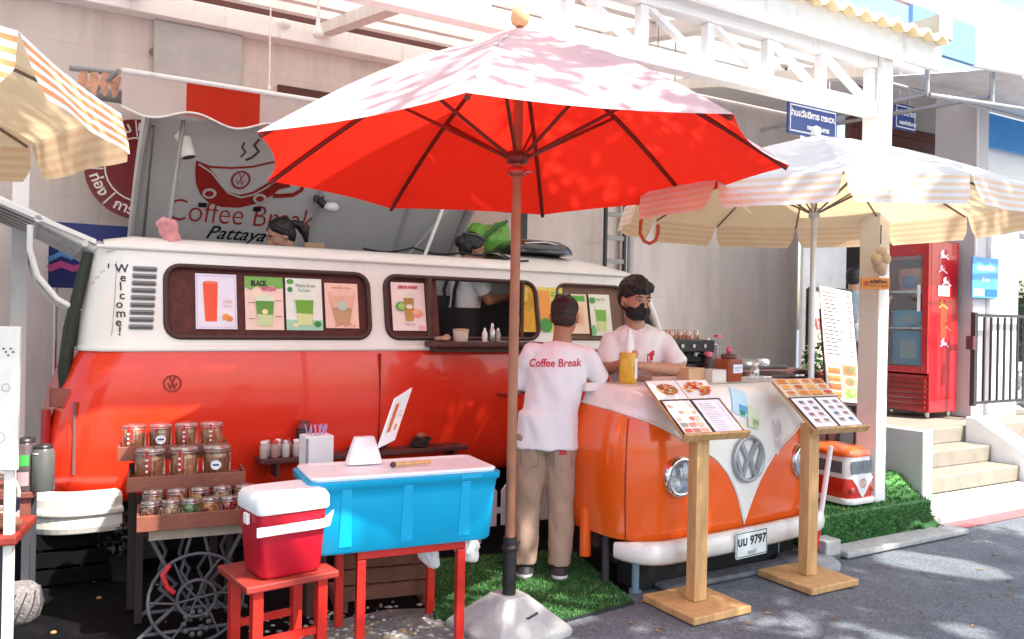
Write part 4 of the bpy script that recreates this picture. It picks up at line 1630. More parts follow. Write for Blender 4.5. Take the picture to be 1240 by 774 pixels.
# wheels and props
for x in (.95, 3.4):
    m = MB()
    T = Matrix.Translation((x, .28, .33)) @ Matrix.Rotation(PI / 2, 4, 'X')
    m.lathe([(.2, -.085), (.3, -.085), (.325, -.05), (.325, .05), (.3, .085), (.2, .085)], rubber, 26, T=T)
    wh = m.build('wheel', van)
    m = MB()
    m.lathe([(.02, .05), (.1, .07), (.12, .045), (.19, .05), (.2, .08)], M('wheel_rim', (.3, .3, .29), rough=.4, metal=.4), 26, T=T)
    m.build('rim', wh)
for x in (.4, 1.6, 2.4, 4.0):
    for y in (.3, 1.3):
        m = MB()
        m.box((x, y, 0), (x + .09, y + .09, .43), M('prop_steel', (.05, .05, .055)))
        m.build('prop', van)
m = MB()
m.box((.2, .35, .02), (4.2, .4, .5), M('underside_shade_black', (.008, .008, .008), rough=.9))  # black sheet standing for the deep shade below the van
m.build('underside_shade', van)
# serving shelf on the side
t = thing('serving_shelf', 'dark wooden serving shelf under the open van window', 'shelf', V0, VA)
a, b = onside(524, 412, -.1), onside(655, 412, -.1)
SHZ = 1.385
m = MB()
m.box((2.16, -.2, SHZ - .035), (3.08, -.002, SHZ), M('shelf_dark_wood', (.10, .03, .024), rough=.5, var=.4, scale=18))
m.build('board', t, bevel=.006)
m = MB()
m.box((2.2, -.1, SHZ - .075), (3.0, -.004, SHZ - .037), M('shelf_dark_wood', (.10, .03, .024)))
m.build('bracket', t)
# ------------------------------------------------------------------ bus nose counter
NA = R(34.5)
N0 = Vector((1.40, 4.93, 0))
NU = Vector((math.cos(NA), math.sin(NA), 0))
NV = Vector((-math.sin(NA), math.cos(NA), 0))


def Nw(x, y, z=0):
    return N0 + NU * x + NV * y + UZ * z


orange = M('glossy_orange_body', (.88, .125, .010), rough=.2, var=.08, scale=1.5, coat=.6, bump=.05, bscale=5, dirt=(.78, .09, .008), dscale=2)
nose = thing('bus_nose_counter', 'orange and white vintage bus front with round headlights used as the service counter', 'counter', N0, NA)


def contour():
    pts = []
    hw, dp, rc = .865, .50, .22
    for i in range(5):
        pts.append((-hw, dp - (dp - rc) * i / 4))
    for i in range(1, 9):
        a = PI + PI / 2 * i / 8
        pts.append((-hw + rc + rc * math.cos(a), rc + rc * math.sin(a)))
    n = 36
    for i in range(1, n):
        pts.append((-hw + rc + (2 * hw - 2 * rc) * i / n, 0))
    for i in range(0, 9):
        a = -PI / 2 + PI / 2 * i / 8
        pts.append((hw - rc + rc * math.cos(a), rc + rc * math.sin(a)))
    for i in range(1, 5):
        pts.append((hw, rc + (dp - rc) * i / 4))
    out = []
    for x, y in pts:
        out.append(Vector((x, y - .05 * (1 - min(1, abs(x) / hw) ** 2), 0)))
    return out


CON = contour()
NRM = []
for i, p in enumerate(CON):
    d = (CON[min(i + 1, len(CON) - 1)] - CON[max(0, i - 1)]).normalized()
    NRM.append(Vector((d.y, -d.x, 0)))


def interp(tab, x):
    for (a, b), (c, d) in zip(tab, tab[1:]):
        if x <= c:
            k = (x - a) / (c - a)
            return b + (d - b) * k
    return tab[-1][1]


VB = [(0, .335), (.05, .47), (.1, .565), (.17, .66), (.27, .755), (.4, .825), (.5, .87), (.62, .935), (.75, .995), (.87, 1.035)]
EZ = [(.30, -.005), (.36, .005), (.5, .018), (.7, .026), (.85, .018), (.95, .0), (1.04, -.03), (1.1, -.055), (1.14, -.08), (1.165, -.11), (1.178, -.15), (1.18, -.2)]


def vb(p):
    b = interp(VB, abs(p.x))
    return b + max(0, p.y - .1) * .07


def skin(i, z, o=0):
    return CON[i] + NRM[i] * (interp(EZ, z) + o) + Vector((0, 0, z))


def skinx(x, z, o=0):
    """front skin at any x between the corners"""
    for i in range(len(CON) - 1):
        if CON[i].x <= x <= CON[i + 1].x and CON[i].y < .3:
            k = (x - CON[i].x) / max(1e-6, CON[i + 1].x - CON[i].x)
            return skin(i, z, o).lerp(skin(i + 1, z, o), k)
    return skin(0, z, o)


m = MB()
nr = 14
m.rings([[skin(i, .315 + (vb(CON[i]) - .315) * j / nr) for i in range(len(CON))] for j in range(nr + 1)], orange, True, False, False)
m.build('lower_panel', nose)
m = MB()
zs = [0, .1, .2, .35, .5, .62, .72, .8, .86, .91, .95, .98, 1.0]
m.rings([[skin(i, vb(CON[i]) + (1.18 - vb(CON[i])) * k) for i in range(len(CON))] for k in zs], vwhite, True, False, False)
m.build('upper_panel', nose)
m = MB()
m.tube([skin(i, vb(CON[i]), .001) for i in range(len(CON))], .0085, M('cream_moulding', (.85, .82, .76), rough=.25, coat=.4), 6)
m.build('moulding', nose)
top = M('counter_top_white', (.80, .78, .75), rough=.3, var=.05, coat=.3)
m = MB()
rim = [skin(i, 1.178) for i in range(len(CON))]
inn = [Vector((p.x * .96, .52, 1.178)) for p in rim]
m.rings([[Vector((p.x, p.y, 1.1785)) for p in rim], [Vector((max(-.80, min(.80, p.x)), .42, 1.1785)) for p in rim]], top, False, False, False)
m.box((-.86, .422, 1.13), (.86, .46, 1.1795), top)
m.build('counter_top', nose)
m = MB()
m.box((-.80, .38, .2), (.80, .42, 1.1), M('counter_back', (.1, .05, .04), rough=.7))
m.box((-.7, .1, .0), (.7, .3, .3), M('black_void', (.01, .01, .01), rough=.9))
m.build('inner_frame', nose)
# door seam
k0 = min(range(len(CON)), key=lambda i: abs(CON[i].x + .85) + abs(CON[i].y - .12))
m = MB()
m.tube([skin(k0 + 1, z, .0005) for z in (.32, .5, .7, .9, 1.0)], .005, M('seam_dark_orange', (.3, .03, .004), rough=.5), 6)
m.build('seam', nose)
# headlights
lensm = glass('lamp_glass', (.95, .97, .98), .10)
for sx in (-1, 1):
    c = skinx(sx * .56, .675, .0)
    T = Matrix.Translation(c) @ Matrix.Rotation(sx * .03, 4, 'Z') @ Matrix.Rotation(PI / 2, 4, 'X')
    m = MB()
    m.lathe([(.088, -.02), (.118, -.01), (.118, .012), (.108, .03), (.092, .03), (.088, .015)], chrome, 32, T=T)
    h = m.build('headlight', nose)
    m = MB()
    m.lathe([(.09, .01), (.075, -.02), (.04, -.055), (.01, -.06)], M('reflector_mirror', (.42, .44, .46), rough=.12, metal=1, var=.5, scale=30), 28, T=T)
    m.lathe([(.028, .012), (.03, .016), (.004, .02)], steel, 16, T=T)
    m.ell((0, 0, -.01), (.018, .018, .03), M('bulb_red', (.5, .04, .03), rough=.2), 10, 6, T=T)
    m.build('reflector', h)
    m = MB()
    m.lathe([(.092, .028), (.08, .038), (.055, .05), (.025, .057), (.004, .059)], lensm, 28, T=T)
    for k in range(-4, 5):
        ww = math.sqrt(max(0, .088 ** 2 - (k * .018) ** 2))
        m.box((k * .018 - .001, -ww, .024), (k * .018 + .001, ww, .030), lensm, T)
    m.build('lens', h)
# emblem
lg = M('emblem_grey_silver', (.40, .44, .47), rough=.3, metal=.5, var=.06)
c = skinx(0, .735, .012)
m = MB()
mp0 = plane_map(c, (1, 0, 0), (0, 0, 1))
ec = [mp0(x, y, 0) for x, y in circ(0, 0, .132, 40)]
m.tube(ec, .0135, lg, 8, closed=True)
bars = [((-.075, .105), (-.004, -.012)), ((.075, .105), (.004, -.012)),
        ((-.122, .045), (-.062, -.112)), ((-.062, -.112), (0, .022)), ((0, .022), (.062, -.112)), ((.062, -.112), (.122, .045))]
for i, (a, b) in enumerate(bars):
    L, Q = stroke([a, b], .027)
    m.prism([L[0], L[1], Q[1], Q[0]], lambda u, v, w_, i=i: mp0(u, v, w_ - .006 + .0007 * i), .014, lg)
m.build('emblem', nose)
# bumper
m = MB()
sec = [(0, .203), (.03, .20), (.054, .22), (.06, .262), (.054, .305), (.03, .328), (0, .33)]
idx = [i for i in range(len(CON)) if CON[i].y < .16]
rows = []
for j, i in enumerate(idx):
    f_ = min(1, (j + .3) / 4, (len(idx) - 1 - j + .3) / 4) ** .5
    zc = .265
    rows.append([CON[i] + NRM[i] * (.04 + s[0] * f_) + Vector((0, 0, zc + (s[1] - zc) * (.55 + .45 * f_))) for s in sec])
m.rings(rows, bump, True, True, True)
m.build('bumper', nose)
# plate
m = MB()
c = skinx(-.05, .25, .118)
pm = plane_map(c, (1, .01, 0), (0, 0, 1))
m.prism(rrect(.285, .155, .012, 3), lambda u, v, w_: pm(u, v, w_), .006, M('plate_white', (.72, .78, .76), rough=.35))
f = Flat(m, lambda u, v, w_=0: pm(u, v, w_ + .006), .0015)
for r_ in ((-.137, -.072, .137, -.067), (-.137, .067, .137, .072), (-.137, -.067, -.132, .067), (.132, -.067, .137, .067)):
    f.rect(*r_, '1C2A2A', 1)
f.text('บม 9797', .074, 0, .018, '1A2224', 1, bold=.0025)
f.text('ชลบุรี', .034, 0, -.05, '1A2224', 1)
m.build('number_plate', nose, recalc=False)
# stilts
for x, y, r_, mt in ((-.72, .12, .022, M('blue_grey_leg', (.2, .3, .36), rough=.4)), (-.79, .3, .024, M('dark_leg', (.05, .05, .06), rough=.5)), (.55, .12, .022, M('blue_grey_leg', (.2, .3, .36))), (-.35, .3, .02, M('dark_leg', (.05, .05, .06)))):
    m = MB()
    m.cyl((x, y, 0), (x, y, .33), r_, mt, n=10)
    m.cyl((x, y, 0), (x, y, .012), r_ * 1.7, mt, n=12)
    m.build('leg', nose)
m = MB()
m.cyl((-.865, .40, .16), (-.865, .40, .45), .035, orange, n=10)
m.build('side_post', nose)


# leaflets taped on the white panel
def onnose(px, py, z_=None):
    d = hit(px, py, Nw(0, -.02), NV) - N0
    return d.dot(NU), d.z


for (x, y, w_, h_, bg, lab, rot, k) in ((897, 484, .13, .16, 'BFE0EE', 'light blue leaflet taped on the white bus front', -.35, 0), (908, 505, .1, .13, 'D9E4C4', 'pale green leaflet taped below the blue one on the bus front', -.3, 1)):
    u, z = onnose(x, y)
    z = min(z, 1.07)
    m = MB()
    ca, sa = math.cos(rot), math.sin(rot)
    G_ = 6

    def q(a, b, o):
        uu, vv = a * ca - b * sa, a * sa + b * ca
        return skinx(u + uu, z + vv, o)
    o1 = .006 + .003 * k
    for i in range(G_):
        for j in range(G_):
            m.poly([q((i + di) / G_ * w_ - w_ / 2, (j + dj) / G_ * h_ - h_ / 2, o1) for di, dj in ((0, 0), (1, 0), (1, 1), (0, 1))], ink(bg))
    for i in range(4):
        m.poly([q((i + di) / G_ * w_ * .8 - .01, (1 + dj * 1.6) / G_ * h_ - h_ / 2, o1 + .002) for di, dj in ((0, 0), (1, 0), (1, 1), (0, 1))], ink('4FA6C8' if k == 0 else '9DBB7C'))
    for i in range(3):
        m.poly([q((i + di) / G_ * w_ * .6, (.3 + dj) / G_ * h_ - h_ / 2, o1 + .004) for di, dj in ((0, 0), (1, 0), (1, 1), (0, 1))], ink('2E8C66' if k == 0 else 'B7CFA0'))
    o = m.build('leaflet', recalc=False, loc=N0)
    o.rotation_euler = (0, 0, NA)
    tag(o, lab, 'leaflet')

# ------------------------------------------------------------------ menu lecterns
def menu_page(f, u0, v0, u1, v1, style, seed):
    rnd = random.Random(seed)
    w_, h_ = u1 - u0, v1 - v0
    if style == 'rows':
        for r_ in range(5):
            y = v1 - h_ * (.06 + .185 * (r_ + 1))
            n = rnd.choice((3, 4))
            for k in range(n):
                x = u0 + w_ * (.06 + .9 * k / n)
                f.rect(x, y, x + w_ * .9 / n * .85, y + h_ * .11, rnd.choice(['E8A48C', 'F0B89A', 'C98A78', 'D66A5A', 'A8A090', 'F3CDB4']), 2)
                f.rect(x, y - h_ * .03, x + w_ * .9 / n * .6, y - h_ * .015, '8A7A78', 2)
    elif style == 'text':
        for r_ in range(13):
            y = v1 - h_ * (.07 + .068 * (r_ + 1))
            f.rect(u0 + w_ * .12, y, u0 + w_ * rnd.uniform(.4, .7), y + h_ * .013, 'A49AB4', 2)
            f.rect(u0 + w_ * .8, y, u0 + w_ * .9, y + h_ * .013, 'B8A8BC', 2)
    elif style == 'icons':
        for r_ in range(4):
            for k in range(2):
                x, y = u0 + w_ * (.2 + .42 * k), v1 - h_ * (.2 + .21 * r_)
                f.rect(x, y, x + w_ * .22, y + h_ * .1, rnd.choice(['8C6A6E', '9A8A80', '6E7A88', 'A87A6A']), 2)
                f.rect(x - .0, y - h_ * .04, x + w_ * .26, y - h_ * .025, 'A8A0A4', 2)
    elif style == 'dish':
        cx, cy = (u0 + u1) / 2, (v0 + v1) / 2
        f.circle(cx, cy, w_ * .44, 'E9E4E2', 2, h_ * .40, 22)
        f.circle(cx, cy, w_ * .37, 'A86A46', 3, h_ * .32, 22)
        for k in range(26):
            a, b = rnd.uniform(0, 6.28), math.sqrt(rnd.random())
            f.circle(cx + w_ * .3 * b * math.cos(a), cy + h_ * .25 * b * math.sin(a), w_ * .06, rnd.choice(['D98A5A', 'EFB58A', 'C5603A', '6E7A3A', '7A4A30', 'F0C8A0']), 4 + k % 3, h_ * .05, 8)
    elif style == 'rice':
        for k in range(40):
            a, b = rnd.uniform(0, 6.28), math.sqrt(rnd.random())
            f.circle((u0 + u1) / 2 + w_ * .42 * b * math.cos(a), (v0 + v1) / 2 + h_ * .38 * b * math.sin(a), w_ * .08, rnd.choice(['E9A24A', 'F2BE66', 'D8653A', 'B5713A', 'F4D28C', 'CC3E2A']), 2 + k % 4, h_ * .07, 8)
    elif style == 'grid':
        for r_ in range(3):
            for k in range(4):
                x, y = u0 + w_ * (.02 + .245 * k), v0 + h_ * (.03 + .325 * r_)
                f.rect(x, y, x + w_ * .23, y + h_ * .3, rnd.choice(['F0C8A0', 'E8B47C', 'F4DCC0', 'DE9A60']), 2)
                f.circle(x + w_ * .115, y + h_ * .17, w_ * .085, rnd.choice(['D9772E', 'B5562A', 'E8A03C', 'C8442A']), 3, h_ * .1, 12)
                f.rect(x + w_ * .02, y + h_ * .02, x + w_ * .2, y + h_ * .05, '7A4A3A', 3)


def menu_stand(base, post_z, rot_base, board_o, ua, label, pages, seed):
    t = thing('menu_stand', label, 'menu stand', (base.x, base.y, 0), rot_base)
    m = MB(); m.box((-.205, -.205, .006), (.205, .205, .046), pine); m.build('foot', t, bevel=.006)
    m = MB(); m.box((-.044, -.036, .048), (.044, .036, post_z), pine); m.build('post', t, bevel=.005)
    # sloping board in its own frame
    inv = Matrix.Rotation(-rot_base, 4, 'Z') @ Matrix.Translation(Vector((-base.x, -base.y, 0)))
    ux = Vector((math.cos(ua), math.sin(ua), 0))
    vy = Vector((-math.sin(ua), math.cos(ua), 0)) * .80 + Vector((0, 0, .60))
    vy.normalize()
    nn = ux.cross(vy).normalized()
    BWd, BD = .44, .43

    def mp(u, v, w_=0):
        return inv @ (board_o + ux * u + vy * v + nn * w_)
    m = MB(); m.prism([(0, 0), (BWd, 0), (BWd, BD), (0, BD)], lambda u, v, w_: mp(u, v, w_ - .02), .018, pine); m.build('board', t, bevel=.004)
    m = MB(); m.prism([(-.006, -.018), (BWd + .006, -.018), (BWd + .006, -.001), (-.006, -.001)], lambda u, v, w_: mp(u, v, w_ - .03), .05, pine); m.build('ledge', t, bevel=.004)
    m = MB(); m.prism([(.18, .06), (.26, .06), (.26, .34), (.18, .34)], lambda u, v, w_: mp(u, v, w_ - .06), .038, pine); m.build('brace', t)
    # open menu folder
    m2 = MB()
    blk = M('black_menu_cover', (.02, .015, .025), rough=.5)
    m2.prism([(.004, .004), (BWd - .02, .004), (BWd - .02, .27), (.004, .27)], lambda u, v, w_: mp(u, v, w_ + .0), .004, blk)
    f = Flat(m2, lambda u, v, w_=0: mp(u, v, w_ + .004), .0012)
    for (a, b, st) in ((.014, .200, pages[0]), (.222, BWd - .03, pages[1])):
        f.rect(a, .012, b, .26, 'FBF0EC' if st == 'rows' else 'F6F3F9', 1)
        menu_page(f, a, .012, b, .26, st, seed + int(a * 100))
    o = m2.build('menu_folder', t, recalc=False)
    m3 = MB()
    f = Flat(m3, lambda u, v, w_=0: mp(u, v, w_ + .003), .0012)
    if pages[2] == 'two':
        m3.prism([(.0, .277), (.205, .277), (.205, .43), (.0, .43)], lambda u, v, w_: mp(u, v, w_ + .0), .003, paper)
        m3.prism([(.212, .277), (.43, .277), (.43, .43), (.212, .43)], lambda u, v, w_: mp(u, v, w_ + .0), .003, paper)
        menu_page(f, .005, .28, .2, .425, 'dish', seed + 3)
        menu_page(f, .217, .28, .425, .425, 'rice', seed + 4)
    else:
        m3.prism([(.0, .277), (.43, .277), (.43, .44), (.0, .44)], lambda u, v, w_: mp(u, v, w_ + .0), .003, ink('F6E6D4'))
        menu_page(f, .0, .277, .43, .44, 'grid', seed + 5)
    m3.build('picture_card', t, recalc=False)
    return t


b1 = G(839, 722); b1 = Vector((1.03, 4.37, 0))
o1 = P(828, 528, 4.20)
menu_stand(b1, .955, R(30), o1, R(27), 'wooden menu stand with open black folder, standing before the left headlight', ('rows', 'text', 'two'), 11)
b2 = Vector((1.815, 4.86, 0))
o2 = P(987, 520, 4.70)
menu_stand(b2, .955, R(30), o2, R(27), 'wooden menu stand with picture menu, standing before the right headlight', ('icons', 'icons', 'one'), 29)

# ------------------------------------------------------------------ things on the counter
def on_counter(px, py, z=1.1795):
    return G(px, py, z)


q = on_counter(760, 464)
t = thing('yellow_tin', 'tall yellow tin with white label holding tissue on the counter', 'tin', q, NA)
m = MB(); m.lathe([(.05, 0), (.054, .006), (.054, .178), (.05, .184), (.046, .184)], M('yellow_tin_paint', (.72, .42, .03), rough=.35, var=.25, scale=30), 24); m.build('can', t)
m = MB()
f = Flat(m, lambda u, v, w_=0: Vector(((.055 + w_) * math.sin(u / .055), -(.055 + w_) * math.cos(u / .055), v)), .0015)
for i in range(6):
    f.rect(.004 + i * .009, .03, .013 + i * .009, .15, 'E8F0F2', 1)
for j in range(6):
    f.rect(.012, .05 + j * .015, .05, .055 + j * .015, '8FA6B0', 2)
m.build('paper_label', t, recalc=False)
m = MB()
m.rings([[(x * s, y * s * .7 + .01 * math.sin(x * 60), z) for x, y in circ(.012, 0, .04, 10)] for s, z in ((.8, .15), (.95, .2), (.8, .25), (.55, .3), (.35, .325))], paper, False)
tis = m.build('tissue', t)
for i, (px, py, w_, d_, h_, col, lab, nm) in enumerate(((797, 462, .22, .12, .035, (.68, .42, .33), 'pinkish stack of napkins lying on the counter', 'napkin_stack'), (833, 462, .17, .13, .085, (.62, .40, .22), 'brown cardboard box on the counter beside the white carton', 'carton'), (863, 462, .13, .11, .075, (.74, .70, .64), 'low white carton beside the square brown jar', 'carton'))):
    q = on_counter(px, py)
    t = thing(nm, lab, 'box' if nm == 'carton' else 'napkins', q, NA + (.15 if i == 1 else 0))
    mt = M('carton_%d' % i, col, rough=.75, var=.12, scale=12)
    m = MB()
    if nm == 'napkin_stack':
        for k in range(6):
            m.cbox((random.uniform(-.004, .004), 0, k * .006), (w_, d_, .005), mt)
        m.build('sheet_pile', t)
    else:
        m.cbox((0, 0, 0), (w_, d_, h_), mt); m.build('body', t, bevel=.002)
        m = MB()
        for s in (-1, 1):
            m.box((-w_ / 2 + .001, s * .002 if s > 0 else -d_ / 2 + .001, h_ + .0005), (w_ / 2 - .001, d_ / 2 - .001 if s > 0 else -.002, h_ + .003), mt)
        m.build('flap', t)
q = on_counter(888, 462) + NV * .04
t = thing('square_jar', 'square reddish brown jar with white label and pink lid on the counter', 'jar', q, NA)
m = MB(); m.cbox((0, 0, 0), (.135, .12, .145), M('brown_jar_glass', (.32, .07, .025), rough=.12, var=.25), r=.015); m.build('body', t, bevel=.008)
m = MB(); m.lathe([(.05, .146), (.052, .15), (.052, .17), (.03, .178)], M('jar_lid_dark', (.12, .05, .04), rough=.3), 16); m.ell((0, 0, .2), (.02, .02, .025), M('pink_knob', (.7, .1, .22), rough=.4), 10, 6); m.build('lid', t)
m = MB(); f = Flat(m, plane_map((-.03, -.0615, .055), (1, 0, 0), (0, 0, 1)), .002); f.rect(0, 0, .09, .055, 'E6E8F0'); f.rect(.01, .03, .08, .036, '9AA0B4', 2); f.rect(.01, .015, .06, .02, '9AA0B4', 2); m.build('paper_label', t, recalc=False)
q = on_counter(918, 460) + NV * .03
t = thing('sauce_bottle', 'small clear plastic bottle with white cap on the counter', 'bottle', q, 0)
m = MB(); m.lathe([(.028, 0), (.032, .006), (.032, .06), (.022, .085), (.012, .092)], glass('pet_plastic', (.93, .95, .96), .3), 16); m.build('body', t)
m = MB(); m.lathe([(.016, .092), (.016, .108), (.006, .112)], white, 12); m.build('cap', t)
# ------------------------------------------------------------------ back bar right of the van
q = P(812, 450, 6.25)
bar = thing('bar_table', 'dark maroon bar table against the grey wall behind the counter', 'table', (q.x, q.y, 0), BA)
mar = M('maroon_wood', (.075, .022, .02), rough=.45, var=.3, scale=6)
m = MB(); m.box((-.1, 0, 1.12), (1.75, .6, 1.16), mar); m.build('table_top', bar, bevel=.005)
m = MB(); m.box((-.08, .03, .2), (1.70, .05, 1.1), mar); m.build('front_panel', bar)
for x in (-.07, 1.68):
    for y in (.06, .53):
        m = MB(); m.box((x, y, 0), (x + .05, y + .05, 1.118), mar); m.build('leg', bar)


def barp(x, y, z=1.161):
    return Vector((q.x, q.y, 0)) + BU * x + BV * y + UZ * z


t = thing('espresso_machine', 'wide black espresso machine with glasses stacked on top', 'coffee machine', barp(.05, .08), BA)
em = M('espresso_black', (.02, .022, .022), rough=.35, var=.2)
m = MB(); m.cbox((.24, .18, 0), (.46, .36, .06), em, r=.02); m.cbox((.24, .24, .062), (.46, .22, .09), em); m.cbox((.24, .17, .154), (.5, .38, .1), em, r=.03); m.build('body', t, bevel=.008)
for x in (.12, .24, .36):
    m = MB(); m.cyl((x, -.03, .205), (x, -.012, .205), .016, steel, n=12); m.build('dial', t)
for x in (.13, .34):
    m = MB(); m.cyl((x, .06, .15), (x, .06, .12), .03, steel, n=14); m.cyl((x, .06, .13), (x, -.07, .12), .01, em, n=8); m.build('portafilter', t)
m = MB(); m.tube([(-.02, .02, .17), (-.05, -.02, .16), (-.055, -.03, .08)], .007, steel, 6); m.build('steam_wand', t)
gl = glass()
for k in range(9):
    x, y = .06 + .045 * k, .14 + .09 * (k % 2)
    g_ = thing('drinking_glass', 'short pinkish drinking glass standing upside down on the espresso machine', 'glass', barp(.05 + x, .08 + y, 1.161 + .2555), BA, 'glasses on the espresso machine')
    m = MB(); m.lathe([(.022, 0), (.026, .0), (.02, .075), (.003, .078)], glass('rosy_glass', (.95, .72, .62), .35), 12); m.build('body', g_)
t = thing('steel_pot', 'shiny steel pot with lid beside the espresso machine', 'pot', barp(.63, .25), BA)
m = MB(); m.lathe([(.1, 0), (.11, .01), (.11, .20), (.115, .21)], steel, 24); m.build('body', t)
m = MB(); m.lathe([(.112, .212), (.1, .225), (.02, .245), (.015, .27)], steel, 24); m.build('lid', t)
m = MB(); m.box((.06, -.05, .274), (.1, -.01, .29), M('red_tag', (.6, .05, .04))); m.build('clip', t)
t = thing('black_tray', 'black tray with steel lids on the bar table', 'tray', barp(1.0, .22), BA)
m = MB(); m.cbox((.2, .1, 0), (.62, .36, .03), black, r=.03); m.build('base', t, bevel=.006)
m = MB(); m.lathe([(.14, .03), (.13, .06), (.05, .085), (.012, .09)], M('dark_lid', (.07, .06, .06), rough=.3), 20, (.12, .1, 0)); m.build('lid', t)
m = MB(); m.lathe([(.07, .03), (.07, .075), (.02, .085)], steel, 18, (.34, .08, 0)); m.build('steel_lid', t)
t = thing('tall_canister', 'pink lidded canister behind the square jar', 'canister', barp(.42, .03), 0)
m = MB(); m.lathe([(.04, 0), (.04, .1), (.03, .12)], mar, 14); m.build('body', t)
m = MB(); m.lathe([(.035, .121), (.035, .15), (.02, .16)], M('pink_lid', (.72, .12, .25), rough=.4), 14); m.build('lid', t)
t = thing('side_fridge', 'low pale grey cabinet under the end of the bar table', 'cabinet', barp(1.42, -.06, 0), BA)
m = MB(); m.cbox((.12, .02, .1), (.24, .1, .9), M('pale_grey_enamel', (.6, .6, .62), rough=.4), r=.01); m.build('body', t)

# ladder and pipe on the grey wall
t = bthing('ladder', 'black ladder leaning on the grey wall behind the van', 'ladder')
a = onwall(735, 250, 3.35); b_ = onwall(752, 250, 3.35)
m = MB(); m.box((a.x - .03, 3.33, .8), (a.x, 3.37, 3.0), black); m.build('rail', t)
m = MB(); m.box((a.x + .24, 3.33, .8), (a.x + .27, 3.37, 3.0), black); m.build('rail', t)
for k in range(8):
    m = MB(); m.box((a.x + .002, 3.335, .9 + k * .26), (a.x + .238, 3.365, .95 + k * .26), M('ladder_rung', (.3, .29, .28), rough=.5, metal=.4)); m.build('rung', t)
t = bthing('wall_pipe', 'pair of pale vertical pipes on the grey wall right of the ladder', 'pipe')
a = onwall(758, 280, 3.5)
m = MB(); m.cyl((a.x, 3.54, .3), (a.x, 3.54, 4.0), .045, offwhite, n=10); m.build('pipe', t)
m = MB(); m.cyl((a.x + .12, 3.55, .3), (a.x + .12, 3.55, 4.0), .035, M('grey_pipe', (.5, .5, .5)), n=10); m.build('pipe', t)

# ------------------------------------------------------------------ right hand side
# doorway screen
t = bthing('white_partition', 'white partition panel at the end of the grey wall behind the tall menu', 'partition')
a = onwall(969, 420, 2.4); b_ = onwall(1021, 420, 2.4)
m = MB(); m.box((a.x, 2.38, 0), (b_.x, 2.42, 2.75), M('partition_white', (.80, .80, .80), rough=.5)); m.build('panel', t)
m = MB(); m.box((b_.x + .3, 2.9, .52), (b_.x + 1.4, 2.95, 3.0), M('dark_interior', (.03, .022, .02), rough=.8)); m.build('dark_doorway', t)
# glass notice with red lettering
a, b_ = onwall(981, 352, 1.15), onwall(1029, 470, 1.15)
t = bthing('glass_board', 'beige glass board in black frame with red lettering behind the tall menu', 'board')
m = MB(); m.box((a.x, 1.15, b_.z), (b_.x, 1.16, a.z), M('board_beige', (.48, .42, .36), rough=.25, var=.1)); m.build('pane', t)
m = MB()
m.box((a.x - .03, 1.14, b_.z - .3), (a.x - .002, 1.17, a.z + .02), black); m.box((a.x, 1.14, a.z + .002), (b_.x, 1.17, a.z + .035), black)
m.build('frame', t)
m = MB(); f = Flat(m, plane_map((a.x, 1.148, b_.z), (1, 0, 0), (0, 0, 1)), .002)
w_, h_ = b_.x - a.x, a.z - b_.z
f.text('ATTACK', h_ * .15, w_ * .42, h_ * .66, 'A8322C', bold=.006, sx=.75); f.text('Coffee', h_ * .11, w_ * .42, h_ * .54, '5E7A4E'); f.ring(w_ * .4, h_ * .83, .05, .06, '6A5A52')
m.build('lettering', t, recalc=False)
# plant pots
for k, (px, py, lab) in enumerate(((993, 486, 'terracotta pot with leafy plant beside the pole of the cream parasol'),)):
    a = P(px, py, 7.0)
    t = thing('potted_plant', lab, 'plant', (a.x, a.y, a.z))
    m = MB(); m.lathe([(.06, 0), (.065, .0), (.09, .22), (.1, .23), (.1, .26), (.085, .26), (.08, .2)], M('terracotta_dark', (.25, .06, .05), rough=.6), 18); m.build('pot', t)
    m = MB(); leaves(m, (-.05, -.03, .36), (.13, .1, .16), 150, .035, leafm); m.build('foliage', t, recalc=False)
    m = MB(); m.cbox((0, 0, -a.z), (.25, .25, a.z - .003), mar); st = m.build('plinth'); st.location = (a.x, a.y, a.z); tag(st, 'dark maroon plinth under the potted plant', 'plinth')
# tall menu poster on an easel
c0 = P(1003, 485, 6.25); c1 = P(1040, 494, 6.45); c2 = P(1052, 362, 6.75); c3 = P(1013, 360, 6.55)
t = thing('tall_menu_board', 'tall white menu poster with price list and food pictures leaning beside the post', 'menu board', (c0.x, c0.y, 0), 0)
o_ = Vector((c0.x, c0.y, 0))
ux = ((c1 - c0) + (c2 - c3)) / 2
uy = ((c3 - c0) + (c2 - c1)) / 2
W_, H_ = ux.length, uy.length
uxn = ux.normalized()
uyn = (uy - uxn * uy.dot(uxn)).normalized()
mp = plane_map(c0 - o_, uxn, uyn)
m = MB(); m.prism([(0, 0), (W_, 0), (W_, H_), (0, H_)], lambda u, v, w_: mp(u, v, w_ - .008), .008, ink('CFC6C0'))
f = Flat(m, mp, .002)
rnd = random.Random(3)
for r_ in range(17):
    y = H_ * (.95 - .034 * r_)
    f.rect(W_ * .06, y, W_ * rnd.uniform(.35, .62), y + H_ * .008, '8A3A34' if r_ < 3 else '3E3836', 1)
    f.rect(W_ * .82, y, W_ * .92, y + H_ * .008, '4A4442', 1)
f.text('MENU', H_ * .045, W_ * .25, H_ * .325, '7A6A64', 1)
for k in range(4):
    f.rect(W_ * .06, H_ * (.03 + .068 * k), W_ * .44, H_ * (.085 + .068 * k), rnd.choice(['C06A24', 'B8561E', 'C87A30']), 1)
    f.rect(W_ * .1, H_ * (.045 + .068 * k), W_ * .4, H_ * (.06 + .068 * k), 'B5522A', 2)
